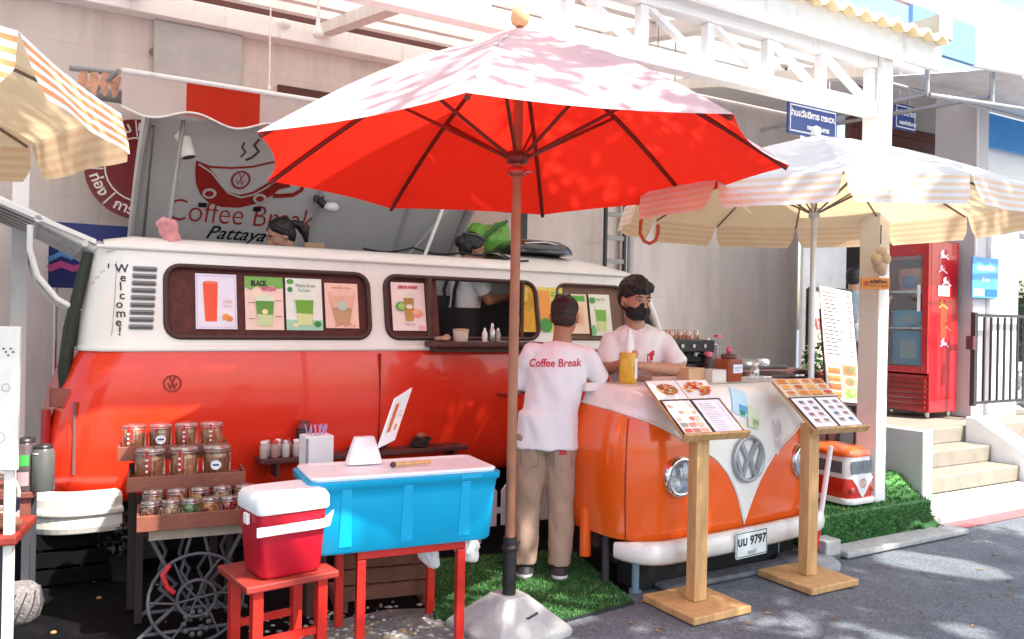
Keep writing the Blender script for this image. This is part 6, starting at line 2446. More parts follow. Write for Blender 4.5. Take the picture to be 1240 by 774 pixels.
def jar_proto(name, label, group, r_, h_, fill, lidh, tilt, seal):
    t = thing(name, label, 'jar', (0, 0, 0), 0, group)
    m = MB()
    if seal:
        for k in range(19):
            a_, q_ = k * 2.4, r_ * .80 * math.sqrt((k + .5) / 19)
            hh = h_ * random.uniform(.62, .86)
            m.cyl((q_ * math.cos(a_), q_ * math.sin(a_), .004), (q_ * math.cos(a_) * 1.03, q_ * math.sin(a_) * 1.03, hh), r_ * .19, fill, n=7)
    else:
        for k in range(34):
            a_, q_ = random.uniform(0, 6.28), r_ * .74 * math.sqrt(random.random())
            m.ell((q_ * math.cos(a_), q_ * math.sin(a_), random.uniform(.01, h_ * .72)), (r_ * .27, r_ * .2, r_ * .2), fill, 7, 5)
    m.build('content', t)
    m = MB(); m.lathe([(r_ * .92, 0), (r_ * 1.02, .01), (r_ * 1.03, h_ * .78), (r_ * .95, h_ * .93), (r_ * .97, h_)], glass('jar_glass', (.98, .96, .94), .10), 18, smooth=True); m.build('glass', t, recalc=False)
    m = MB()
    m.lathe([(r_ * 1.0, h_ + .001), (r_ * 1.02, h_ + .006), (r_ * .98, h_ + lidh), (r_ * .5, h_ + lidh * 1.3), (r_ * .1, h_ + lidh * 1.35)], glass('lid_glass', (.97, .94, .93), .22), 18)
    m.tube([(r_ * 1.03 * math.cos(a_), r_ * 1.03 * math.sin(a_), h_ - .004) for a_ in [2 * PI * i / 18 for i in range(18)]], .0025, steel, 5, closed=True)
    m.build('lid', t)
    if seal:
        m = MB()
        f = Flat(m, lambda u, v, w_=0: Vector(((r_ * 1.045 + w_) * math.sin(u / r_), -(r_ * 1.045 + w_) * math.cos(u / r_), v)), .0012)
        if seal == 'ribbon':
            f.rect(-.006, .02, .006, h_ + lidh * .6, 'B3282A', 1); f.rect(.012, h_ * .3, .02, h_ * .95, 'B3282A', 1)
            for k in range(3):
                f.circle(0, h_ * (.3 + .22 * k), .006, 'F2E6E2', 2, n=8)
        else:
            f.circle(.02, h_ * .42, .024, 'E9EDF2', 1); f.rect(.006, h_ * .42 - .004, .034, h_ * .42 + .005, '2A3A6A', 2)
        m.build('sticker', t, recalc=False)
    return t


def Jw(x, y, z):
    c, s = math.cos(JA), math.sin(JA)
    return JO + Vector((x * c - y * s, x * s + y * c, z))


cookie = [M('cookie_brown', (.50, .22, .10), rough=.7, var=.45, scale=45, bump=.4), M('cookie_pale', (.60, .31, .15), rough=.7, var=.45, scale=40, bump=.4), M('cookie_dark', (.38, .15, .07), rough=.7, var=.45, scale=40, bump=.4)]
pos = ['leftmost', 'second from left', 'third from left', 'rightmost']
for k in range(4):
    t = jar_proto('cookie_jar', 'jar of brown wafer sticks on the top display tray, %s' % pos[k], 'jars on the display trays', .056, .105, cookie[(k + 1) % 3], .014, 0, 'badge' if k == 1 else 'ribbon')
    t.location = Jw(-.04 + k * .125, .57, .852)
    t.rotation_euler = (0, 0, JA * .0 + .1 * k)
for k in range(3):
    t = jar_proto('cookie_jar', 'large wafer jar on the middle tray of the jar display, %s' % ('leftmost', 'middle', 'rightmost')[k], 'jars on the display trays', .068, .125, cookie[k], .016, 0, 'badge' if k == 2 else 'ribbon')
    t.location = Jw(.04 + k * .155, .36, .737)
    t.rotation_euler = (0, 0, .2 - .1 * k)
fills = [M('candy_brown', (.36, .15, .08), rough=.5, var=.6, scale=50), M('candy_cream', (.7, .5, .3), rough=.5, var=.5, scale=50), M('candy_green', (.15, .35, .1), rough=.4, var=.6, scale=50), M('candy_orange', (.75, .3, .08), rough=.4, var=.5, scale=50), M('candy_red', (.55, .04, .04), rough=.4, var=.5, scale=50), M('candy_gold', (.7, .42, .1), rough=.4, var=.5, scale=50)]
names = ['brown', 'cream', 'green', 'orange', 'red', 'golden']
for k in range(6):
    t = jar_proto('sweet_jar', 'small jar of %s sweets in front row of the lowest tray' % names[k], 'small jars on the lowest tray', .04, .06, fills[k], .012, 0, None)
    t.location = Jw(.045 + k * .086, .055, .607)
for k in range(5):
    t = jar_proto('sweet_jar', 'small jar of sweets in back row of the lowest tray, %s' % ['leftmost', 'second from left', 'in the middle', 'second from right', 'rightmost'][k], 'small jars on the lowest tray', .045, .085, fills[(k * 2 + 1) % 6], .014, 0, None)
    t.location = Jw(.055 + k * .103, .175, .607)

# ------------------------------------------------------------------ far left
t = thing('notice_panel', 'white notice panel with faint doodles cut off by the left edge', 'panel', P(20, 570, 2.9), R(8))
zb = t.location.z
m = MB(); m.box((-.8, 0, 0), (0, .02, .52), M('notice_white', (.76, .76, .74), rough=.45)); m.build('board', t, bevel=.004)
m = MB(); f = Flat(m, plane_map((-.06, -.001, 0), (1, 0, 0), (0, 0, 1)), .002)
f.ring(.0, .12, .018, .021, 'B8B8B8', 1); f.ring(.02, .3, .012, .0145, 'A8A8A8', 1)
for k in range(5):
    f.circle(.01 + .008 * k, .44 - .012 * (k % 3), .004, '55555A', 1, n=8)
m.build('doodle', t, recalc=False)
m = MB(); m.box((-.05, .021, -zb), (-.02, .045, .5), offwhite); m.build('stake', t)
t = bthing('white_frame_post', 'white upright frame post standing against the left wall', 'post')
a = onwall(12, 400, 2.8)
m = MB(); m.box((a.x, 2.78, 0), (a.x + .1, 2.84, 2.6), white); m.build('shaft', t)
m = MB(); m.box((a.x - 1, 2.785, 1.2), (a.x - .002, 2.835, 1.27), white); m.build('rail', t)
# navy banner and red round sign behind the van
a = onwall(58, 348, 3.0); b_ = onwall(146, 274, 3.0)
t = bthing('navy_banner', 'dark blue banner with pale lettering and pink swoosh behind the open tailgate', 'banner')
m = MB(); m.box((a.x, 3.0, a.z), (b_.x + .3, 3.015, b_.z), M('banner_navy', (.008, .02, .17), rough=.5)); m.build('sheet', t)
m = MB(); f = Flat(m, plane_map((a.x, 2.999, a.z), (1, 0, 0), (0, 0, 1)), .003)
W_, H_ = b_.x - a.x, b_.z - a.z
f.text('Ensure', H_ * .24, W_ * .74, H_ * .70, 'D8DCEC', bold=.006)
f.line([(0, H_ * .28), (.08, H_ * .36), (.16, H_ * .30), (.24, H_ * .34)], .05, 'D0509A', 1); f.line([(0, H_ * .42), (.08, H_ * .52), (.16, H_ * .46)], .035, '5A9AD8', 1); f.circle(.05, H_ * .8, .06, '3A6AC8', 1)
f.text('care', H_ * .14, W_ * .7, H_ * .42, 'C8D0E8')
m.build('lettering', t, recalc=False)
m = MB(); m.cyl((a.x + .05, 3.04, 0), (a.x + .05, 3.04, b_.z), .015, steel, n=8); m.build('pole', t)
c = onwall(160, 205, 3.2)
t = bthing('round_sign', 'maroon round sign with white Thai lettering around its rim, behind the roof lid', 'sign')
cr = .40
m = MB(); mp = plane_map((c.x + .06, 3.2, c.z), (1, 0, 0), (0, 0, 1))
m.prism(circ(0, 0, cr, 40), lambda u, v, w_: mp(u, v, -w_), .02, M('maroon_sign', (.20, .012, .02), rough=.4)); m.build('disc', t)
m = MB(); f = Flat(m, mp, .003)
f.ring(0, 0, cr * .62, cr * .65, 'F0E8E8', 1)
for k, s in enumerate(('การ', 'ท่อง', 'เที่ยว', 'กรม', 'พัทยา', 'ชลบุรี', 'ตำรวจ', 'ไทย')):
    an = R(250) - k * R(44)
    f.text(s, .105, cr * .82 * math.cos(an), cr * .82 * math.sin(an), 'F4ECEC', 1, rot=an - PI / 2 if math.sin(an) > -.2 else an + PI / 2, bold=.003)
    an += R(22)
    f.line([(cr * .66 * math.cos(an), cr * .66 * math.sin(an)), (cr * .98 * math.cos(an), cr * .98 * math.sin(an))], .012, 'F0E8E8', 1)
m.build('lettering', t, recalc=False)
# awning with scalloped valance
t = thing('scalloped_awning', 'red and white awning with wavy scalloped edge above the raised roof lid', 'awning', P(148, 86, 5.05), BA)
awr, aww = cloth('awning_red', (.92, .22, .12), (.6, .03, .02), (.95, .25, .12), .4), cloth('awning_white', (.85, .83, .82), (.7, .6, .58), (.9, .8, .75), .3)
PW = .47
fab = MB(); val = MB()
for k in range(9):
    mt = aww if k % 2 == 0 else awr
    n = 14
    x0_, pw_ = (0, .38) if k == 0 else (.38 + (k - 1) * PW, PW)
    fab.rings([[(x0_ + pw_ * i / n, .02 + .55 * j, .006 + .07 * j) for i in range(n + 1)] for j in range(4)], mt, False, False, False)
    rows = []
    for j in range(7):
        v = j / 6
        row = []
        for i in range(n + 1):
            x = x0_ + pw_ * i / n
            hgt = .27 - .035 * (1 + math.cos(2 * PI * (x - .42) / .52))
            row.append((x, -.004 - .01 * math.sin(x * 13) * v, -hgt * v))
        rows.append(row)
    val.rings(rows, mt, True, False, False)
    val.tube([(p[0], p[1] - .002, p[2]) for p in rows[-1]], .007, white, 5)
fab.build('fabric', t, recalc=False)
val.build('valance', t, recalc=False)
m = MB(); m.cyl((-.0, .0, .004), (9 * PW, .0, .004), .018, white, n=8); m.build('front_bar', t)
m = MB(); m.cyl((-.9, 1.1, .1), (4.3, 1.1, .1), .05, M('roller_grey', (.3, .3, .31), rough=.4), n=12); m.build('roller', t)
m = MB(); m.cyl((-.02, .02, -.0), (-.15, 1.1, .06), .016, M('roller_grey', (.3, .3, .31)), n=8); m.build('arm', t)
a = P(118, 96, 5.3)
t = thing('cloth_peg_bundle', 'salmon coloured cloth strips hung on the awning roller at the left', 'cloth', a)
m = MB()
for k in range(4):
    x = -.12 + k * .07
    m.rings([[(x, .01 * k, .05), (x + .05, .01 * k, .05)], [(x - .01, 0, -.03), (x + .055, .01, -.02)], [(x + .01, .01, -.1 - .02 * (k % 2)), (x + .04, 0, -.11)]], M('salmon_cloth', (.68, .34, .22), rough=.7, var=.3, scale=20), False, False, False)
m.build('strips', t, recalc=False)
m = MB(); m.cyl((-.2, .03, .08), (.2, .1, .06), .02, M('roller_grey', (.3, .3, .31)), n=8); m.build('rod', t)
# lamp on the lid, floodlight, pink cloth, cardboard
p_ = lidmap(.62, .86, .06)
t = thing('lid_lamp', 'white cylinder lamp fixed in the upper left corner of the raised lid', 'lamp', V0, VA)
m = MB(); m.cyl(p_ + Vector((-.03, 0, .0)), p_ + Vector((0, 0, -.02)), .03, offwhite, n=12); m.cyl(p_ + Vector((.02, 0, -.02)), p_ + Vector((.05, -.02, -.15)), .045, offwhite, .048, n=16); m.build('housing', t)
m = MB(); m.cyl(p_ + Vector((.0505, -.0203, -.152)), p_ + Vector((.051, -.0205, -.154)), .044, black, n=16); m.build('opening', t)
u_, v_ = lidpix(392, 252)
p_ = lidmap(u_, v_, .08)
t = thing('spot_lamp', 'white bulb in a black holder clipped inside the raised lid', 'lamp', V0, VA)
m = MB(); m.cyl(p_ + Vector((-.06, 0, .05)), p_ + Vector((-.01, 0, .0)), .03, black, n=12); m.cbox(p_ + Vector((-.05, .03, .03)), (.07, .05, .05), black); m.build('holder', t)
m = MB(); m.ell(p_ + Vector((.04, -.02, -.005)), (.06, .045, .04), white, 14, 10); m.build('bulb', t)
p_ = Vw(.50, .22, 2.02)
t = thing('pink_cloth', 'folded pink cloth draped over the roof edge at the rear of the van', 'cloth', p_, VA)
organic('body', t, M('pink_cotton', (.72, .30, .30), rough=.8), lambda b, mt: (b.ell((0, 0, .05), (.055, .04, .07), mt), b.ell((.02, 0, .0), (.055, .04, .05), mt), b.ell((-.03, 0, .085), (.035, .03, .035), mt)), .007, 1, .016, 22)
p_ = Vw(1.62, 1.1, 2.03)
t = thing('cardboard_piece', 'small brown cardboard piece behind the woman with the ponytail', 'cardboard', p_, VA)
m = MB(); m.box((0, 0, -.04), (.16, .03, .10), tan); m.build('sheet', t)
# green bag, black helmet shape and cup on the front roof
p_ = Vw(3.12, .80, 2.10)
t = thing('green_bundle', 'bright green leafy bundle on the van roof behind the umbrella pole', 'bundle', p_, VA)
lg_ = M('lime_green_cover', (.16, .42, .05), rough=.45, var=.4, scale=6)
organic('body', t, lg_, lambda b, mt: (b.ell((0, 0, .12), (.2, .14, .13), mt), b.ell((.12, .05, .16), (.1, .1, .13), mt), b.ell((-.12, 0, .16), (.09, .1, .1), mt)), .012, 2, .02, 12)
m = MB(); m.tube([(-.2, -.12, .06), (-.05, -.16, .2), (.1, -.12, .28)], .018, M('dark_green_band', (.03, .12, .02)), 6); m.build('band', t)
p_ = Vw(3.42, .60, 2.10)
t = thing('black_roof_box', 'black rounded carrier lying on the van roof under the green bundle', 'carrier', p_, VA)
m = MB(); m.rings([[Vector((x * s, y * s, z)) for x, y in rrect(.62, .5, .12, 5)] for s, z in ((1, 0), (1.0, .03), (.92, .07), (.7, .11), (.35, .125))], M('gloss_black', (.012, .012, .014), rough=.2, coat=.6), True); m.build('shell', t)
m = MB(); m.tube([(-.2, -.22, .075), (.0, -.225, .095), (.2, -.2, .07)], .008, steel, 6); m.build('trim', t)
p_ = hit(658, 308, Vw(0, .75, 0), VV)
t = thing('white_cup', 'white cup standing on the front roof of the van', 'cup', (p_.x, p_.y, 2.107))
m = MB(); m.lathe([(.028, 0), (.03, .004), (.042, .09), (.039, .09), (.028, .01)], paper, 16); m.build('body', t)
a = onwall(640, 258, 2.95)
t = bthing('dark_shelf_unit', 'dark open shelf bracket on the grey wall behind the umbrella pole', 'shelf')
m = MB(); m.box((a.x - .45, 2.9, a.z + .02), (a.x + .12, 3.2, a.z + .06), black); m.build('top', t)
m = MB(); m.box((a.x - .08, 3.0, a.z - .35), (a.x + .02, 3.05, a.z + .018), black); m.build('upright', t)
m = MB(); m.box((a.x - .3, 2.95, a.z - .42), (a.x + .18, 3.15, a.z - .36), white); m.build('ledge', t)
# canisters and table left of the van
t = thing('brown_side_table', 'low reddish brown table with canisters at the left behind the bumper', 'table', P(14, 605, 4.0), R(25))
tz = t.location.z + .03
t.location.z = 0
m = MB(); m.box((-.3, 0, tz - .03), (.10, .4, tz), M('table_red_brown', (.2, .06, .045), rough=.55, var=.3)); m.box((-.28, .02, tz - .16), (.08, .04, tz - .032), M('table_red_brown', (.2, .06, .045))); m.build('table_top', t, bevel=.004)
for (x, y) in ((-.27, .05), (.04, .05), (-.27, .34), (.04, .34)):
    m = MB(); m.box((x, y, 0), (x + .035, y + .035, tz - .032), M('dark_leg', (.05, .05, .06))); m.build('leg', t)
for k, (px, w_, h_, mt, lab) in enumerate(((30, .055, .26, M('smoked_tin', (.10, .075, .08), rough=.25, var=.5, scale=18), 'tall dark bottle jar with green label at the left edge of the brown table'), (52, .052, .23, M('grey_tin', (.10, .105, .10), rough=.3), 'dark grey canister beside the green labelled jar'))):
    a = P(px, 588, 4.08)
    c = thing('canister', lab, 'canister', (a.x, a.y, tz + .001))
    m = MB(); m.lathe([(w_ * .95, 0), (w_, .006), (w_, h_ * .85), (w_ * .8, h_ * .93)], mt, 20); m.build('body', c)
    m = MB(); m.lathe([(w_ * .82, h_ * .935), (w_ * .82, h_), (w_ * .3, h_ * 1.03)], black, 18); m.build('lid', c)
    m = MB(); f = Flat(m, lambda u, v, w2=0, w_=w_: Vector(((w_ * 1.01 + w2) * math.sin(u / w_), -(w_ * 1.01 + w2) * math.cos(u / w_), v)), .0012)
    for i in range(6):
        if k == 0:
            f.rect(-.05 + i * .016, .13, -.034 + i * .016, .185, '3FA04A', 1); f.rect(-.05 + i * .016, .03, -.034 + i * .016, .1, 'A88E92', 1)
        else:
            f.rect(-.03 + i * .006, .19, -.024 + i * .006, .197, 'E6E6E6', 1)
    m.build('paper_label', c, recalc=False)
# red tray table at the lower left
t = thing('red_tray_table', 'red topped small table cut off at the lower left edge', 'table', P(20, 656, 2.9), R(20))
tz = t.location.z + .02; t.location.z = 0
m = MB(); m.box((-.6, 0, tz - .035), (0, .34, tz), M('worn_red_top', (.30, .035, .022), rough=.5, var=.3, scale=8)); m.build('table_top', t, bevel=.008)
m = MB(); m.box((-.55, .04, 0), (-.51, .08, tz - .046), redpaint); m.build('leg', t)
m = MB(); m.box((-.08, .04, 0), (-.04, .08, tz - .046), black); m.build('leg', t)
a = P(8, 634, 2.98)
c = thing('bread_roll', 'brown wrapped snack on the red tray table', 'snack', (a.x, a.y, tz + .004))
organic('body', c, M('snack_brown', (.36, .17, .1), rough=.5, var=.4, scale=30), lambda b, mt: (b.ell((0, 0, .022), (.06, .04, .024), mt), b.ell((-.05, .02, .026), (.05, .04, .026), mt)), .006, 2, .006, 30)
a = P(14, 612, 3.05)
c = thing('small_carton', 'small black and white carton on the red tray table', 'carton', (a.x, a.y, tz + .002), .3)
m = MB(); m.cbox((0, 0, 0), (.045, .04, .05), paper); m.build('lower_half', c, bevel=.002)
m = MB(); m.cbox((0, 0, .051), (.046, .041, .05), M('carton_navy', (.02, .03, .07), rough=.4)); m.build('upper_half', c, bevel=.002)
a = P(2, 600, 3.12)
c = thing('coiled_cable', 'coiled white cable behind the notice panel above the red tray table', 'cable', (a.x, a.y, tz + .08))
m = MB()
for k in range(3):
    m.tube([((.06 + .01 * k) * math.cos(b_), -.01 * k, .03 + (.06 + .01 * k) * math.sin(b_)) for b_ in [2 * PI * i / 20 for i in range(20)]], .006, [white, tan, white][k], 6, closed=True)
m.build('loop', c)
# dark things under the left side
a = G(24, 752)
c = thing('woven_basket', 'grey woven basket on the dark ground at the lower left corner', 'basket', (a.x, a.y, 0), R(15))
bk = M('grey_wicker', (.22, .2, .2), rough=.8, var=.6, scale=60, bump=.8, bscale=90)
m = MB(); m.lathe([(.07, .002), (.085, .02), (.10, .09), (.085, .16), (.06, .185)], bk, 20); m.build('body', c)
m = MB()
for k in range(12):
    a_ = 2 * PI * k / 12
    m.tube([(.085 * math.cos(a_), .085 * math.sin(a_), .02), (.104 * math.cos(a_ + .3), .104 * math.sin(a_ + .3), .09), (.088 * math.cos(a_ + .6), .088 * math.sin(a_ + .6), .16)], .004, M('dark_wicker', (.05, .045, .05)), 5)
m.build('weave', c)
a = G(150, 700)
c = thing('potted_shrub', 'dark leafy pot plant in the shade under the rear bumper', 'plant', (a.x, a.y, 0))
m = MB(); m.lathe([(.07, 0), (.09, .14), (.1, .15)], M('black_pot', (.015, .015, .016), rough=.6), 16); m.build('pot', c)
m = MB(); leaves(m, (0, 0, .26), (.16, .14, .12), 260, .03, [M('shade_leaf', (.03, .035, .03), rough=.6), M('shade_leaf_brown', (.06, .045, .035), rough=.7)]); m.build('foliage', c, recalc=False)
for k, (px, py, lab) in enumerate(((70, 668, 'crate of odds and ends coloured black as shade under the rear bumper, left'), (235, 690, 'crate coloured black as shade behind the iron base of the jar display'))):
    a = G(px, 735 if k == 0 else 742)
    c = thing('shade_black_crate', lab, 'crate', (a.x - .05, a.y + (.35 if k == 0 else .75), 0), R(28))
    bc = M('crate_shade_black', (.004, .004, .005), rough=.9, spec=.1)  # near-black slats stand for the shade at the lower left
    for j in range(3):
        m = MB(); m.box((-.25, 0, .02 + j * .1), (.25, .015, .1 + j * .1), bc); m.build('slat', c)
    m = MB()
    for x in (-.25, .235):
        m.box((x, .016, 0), (x + .015, .35, .32), bc)
    m.box((-.235, .34, 0), (.235, .355, .32), bc)
    m.build('side', c)
    m = MB()
    for j in range(16):
        m.ell((random.uniform(-.2, .2), random.uniform(.05, .3), .28 + random.uniform(0, .08)), (random.uniform(.03, .06), .04, random.uniform(.02, .04)), M(random.choice(['scrap_a', 'scrap_b', 'scrap_c']), random.choice([(.05, .05, .06), (.1, .1, .12), (.03, .03, .03)]), rough=.6), 8, 5)
    m.build('contents', c)

# items on the serving shelf
shx = lambda px: onside(px, 404, -.1).x
for k, (px, h_, r_, mt, lab) in enumerate(((587, .10, .02, white, 'white capped squeeze bottle on the serving shelf, left of the pair'), (596, .135, .022, steel, 'steel shaker bottle on the serving shelf, right of the pair'), (603, .1, .02, M('bottle_grey', (.4, .38, .38), rough=.2), 'grey squeeze bottle at the right end of the serving shelf'))):
    c = thing('shelf_bottle', lab, 'bottle', Vw(shx(px), -.1, SHZ + .001), VA)
    m = MB(); m.lathe([(r_ * .9, 0), (r_, .004), (r_, h_ * .6), (r_ * .55, h_ * .78)], mt, 14); m.build('body', c)
    m = MB(); m.lathe([(r_ * .5, h_ * .785), (r_ * .5, h_ * .9), (r_ * .2, h_)], white, 10); m.build('cap', c)
c = thing('cream_tub', 'round cream tub on the serving shelf below the apron of the woman', 'tub', Vw(shx(558), -.1, SHZ + .001), VA)
m = MB(); m.lathe([(.048, 0), (.052, .004), (.056, .075)], M('tub_cream', (.74, .68, .58), rough=.4), 20); m.build('body', c)
m = MB(); m.lathe([(.059, .0755), (.059, .088), (.03, .092)], M('tub_lid_tan', (.5, .34, .2), rough=.4), 20); m.build('lid', c)
c = thing('snack_tray', 'small brown cloth heap at the left end of the serving shelf', 'cloth', Vw(shx(536), -.1, SHZ + .001), VA)
organic('body', c, M('tan_cloth', (.42, .24, .17), rough=.8), lambda b, mt: (b.ell((0, 0, .018), (.06, .05, .02), mt), b.ell((.03, 0, .03), (.03, .03, .02), mt)), .006, 2, .006, 26)

# loose cables
for pts, r_, lab in (([P(440, 301, 6.1), P(500, 300, 6.2), P(560, 306, 6.3), P(600, 303, 6.35), P(640, 316, 6.4)], .009, 'black cable trailing along the roof edge below the raised lid'),
                     ([P(880, 20, 6.0), P(940, 62, 6.6), P(1000, 76, 7.0), P(1055, 110, 7.4)], .008, 'dark cable sagging behind the truss near the post'),
                     ([Bw(.3, 3.55, 3.3), Bw(1.2, 3.56, 3.22), Bw(2.2, 3.56, 3.26), Bw(3.3, 3.56, 3.2)], .01, 'grey cable clipped along the back wall above the bar')):
    m = MB()
    sm = []
    for a, b in zip(pts, pts[1:]):
        for k in range(6):
            sm.append(a.lerp(b, k / 6) - UZ * .03 * math.sin(PI * k / 6))
    sm.append(pts[-1])
    m.tube(sm, r_, rubber if 'grey' not in lab else M('grey_wire', (.3, .28, .27)), 6)
    o = m.build('cable'); tag(o, lab, 'cable')
# ------------------------------------------------------------------ people
def skinmat(name, col):
    return M(name, col, rough=.5, var=.10, scale=22, spec=.4, bump=.04, bscale=120)


def lerp(a, b, k):
    return Vector(a) * (1 - k) + Vector(b) * k


def limb(b, mt, pts, rad, n=14):
    """tapered limb through the joints with round ends"""
    P_, R_ = [], []
    for i in range(len(pts) - 1):
        for k in range(6):
            P_.append(lerp(pts[i], pts[i + 1], k / 6))
            bul = math.sin(PI * k / 6) * .06
            R_.append((rad[i] + (rad[i + 1] - rad[i]) * k / 6) * (1 + bul))
    P_.append(Vector(pts[-1])); R_.append(rad[-1])
    b.tube(P_, R_, mt, n)
    for p, r_ in zip(pts, rad):
        b.ell(p, (r_, r_, r_), mt, 14, 8)


def hand(b, mt, wr, d, palm, side, curl=.7, s=1.0):
    """wrist point, pointing direction, palm normal, thumb side (+1/-1)"""
    d = Vector(d).normalized()
    pn = Vector(palm)
    pn = (pn - d * pn.dot(d)).normalized()
    ac = d.cross(pn) * side      # towards the thumb
    wr = Vector(wr)
    c = wr + d * .05 * s
    T = Matrix((ac, d, pn)).transposed().to_4x4()
    T.translation = c
    b.ell((0, 0, 0), (.042 * s, .05 * s, .016 * s), mt, 14, 8, T)
    for k, (o_, ln, r_) in enumerate(((.031, .072, .0088), (.011, .08, .0092), (-.010, .075, .0088), (-.030, .06, .008))):
        p = c + ac * o_ * s + d * .035 * s
        dd = d.copy()
        pts = [p]
        for j in range(3):
            ang = curl * (.45 + .35 * j)
            q = d * math.cos(ang) + pn * math.sin(ang)
            p = p + q * ln * s * (.45, .32, .23)[j]
            pts.append(p)
        b.tube(pts, [r_ * s * 1.05, r_ * s, r_ * s * .92, r_ * s * .75], mt, 8)
        b.ell(pts[-1], (r_ * .78 * s,) * 3, mt, 8, 6)
    p = c + ac * .034 * s - d * .02 * s
    q1 = p + (ac * .6 + d * .7 + pn * .35).normalized() * .036 * s
    q2 = q1 + (ac * .1 + d * .9 + pn * .5).normalized() * .028 * s
    b.tube([p, q1, q2], [.0125 * s, .011 * s, .0085 * s], mt, 8)
    b.ell(q2, (.0086 * s,) * 3, mt, 8, 6)
    b.tube([wr - d * .02 * s, wr + d * .03 * s], [.026 * s, .026 * s], mt, 10)


def headframe(c, yaw, pitch, roll=0, s=1.0):
    return Matrix.Translation(c) @ Euler((pitch, roll, yaw), 'XYZ').to_matrix().to_4x4() @ Matrix.Scale(s, 4)


def head(b, mt, T):
    b.ell((0, -.012, .03), (.076, .094, .092), mt, 24, 16, T)          # skull
    b.ell((0, .018, -.02), (.066, .074, .085), mt, 22, 14, T)          # face
    b.ell((0, .038, -.078), (.040, .040, .036), mt, 16, 10, T)         # chin
    b.ell((0, .012, -.055), (.058, .058, .045), mt, 18, 10, T)         # jaw
    for s in (-1, 1):
        b.ell((s * .034, .062, -.025), (.024, .020, .022), mt, 12, 8, T)      # cheek
        b.ell((s * .030, .076, .027), (.026, .012, .009), mt, 12, 8, T)       # brow ridge
        b.ell((s * .078, -.008, -.004), (.009, .019, .031), mt, 12, 8, T)     # ear
        b.ell((s * .081, -.010, .010), (.008, .014, .016), mt, 10, 6, T)
        b.ell((s * .012, .094, -.030), (.010, .010, .008), mt, 8, 6, T)       # nostril wing
    b.tube([(0, .082, .018), (0, .094, -.005), (0, .106, -.026)], [.008, .010, .012], mt, 8, T=T)
    b.ell((0, .104, -.027), (.011, .010, .009), mt, 10, 6, T)
    b.ell((0, .084, -.054), (.023, .010, .006), mt, 12, 6, T)
    b.ell((0, .083, -.063), (.019, .010, .006), mt, 12, 6, T)


def face(parent, T, closed=False):
    for s in (-1, 1):
        m = MB()
        m.ell((s * .031, .0845, .008), (.0125, .006, .0052), M('eye_white', (.75, .73, .70), rough=.2), 12, 8, T)
        m.ell((s * .031, .0895, .008), (.0052, .0028, .0052), M('iris_dark', (.02, .012, .008), rough=.1), 10, 6, T)
        m.tube([(s * .017, .0885, .0105), (s * .031, .0935, .0145), (s * .045, .0865, .0105)], [.0012, .0018, .0012], M('lash_black', (.01, .008, .008)), 6, T=T)
        m.build('eye', parent)
        m = MB()
        m.tube([(s * .014, .0905, .028), (s * .03, .092, .034), (s * .050, .080, .029)], [.0028, .0036, .0018], M('brow_black', (.012, .009, .008)), 6, T=T)
        m.build('eyebrow', parent)


hairm = M('black_hair', (.012, .010, .010), rough=.42, var=.5, scale=60, bump=.5, bscale=140)


def torso(b, mt, J, g=0.0):
    hp, ch, nk = Vector(J['hip']), Vector(J['chest']), Vector(J['neck'])
    w_ = J.get('w', 1.0)
    wa = lerp(hp, ch, .48)
    if g:
        rs = [(hp - Vector((0, 0, .06)), .172, .122), (hp, .172, .124), (wa, .168, .120), (lerp(wa, ch, .6), .174, .124), (ch + Vector((0, 0, .05)), .178, .122), (lerp(ch, nk, .5), .168, .108)]
        b.rings([[p + Vector((x, y, 0)) for x, y in circ(0, 0, a_ * w_, 24, b_)] for p, a_, b_ in rs], mt)
    b.ell(hp, (.152 * w_ + g, .108 + g, .12 + g), mt, 20, 12)
    b.ell(wa, (.135 * w_ + g, .098 + g, .17 + g), mt, 20, 12)
    b.ell(ch, (.160 * w_ + g, .108 + g, .18 + g), mt, 20, 12)
    b.ell(lerp(ch, nk, .55), (.145 * w_ + g, .085 + g, .085 + g), mt, 20, 12)
    for s in ('l', 'r'):
        b.ell(lerp(J['sh_' + s], nk, .3), (.055 + g * .6, .052 + g * .6, .036 + g * .5), mt, 12, 8)


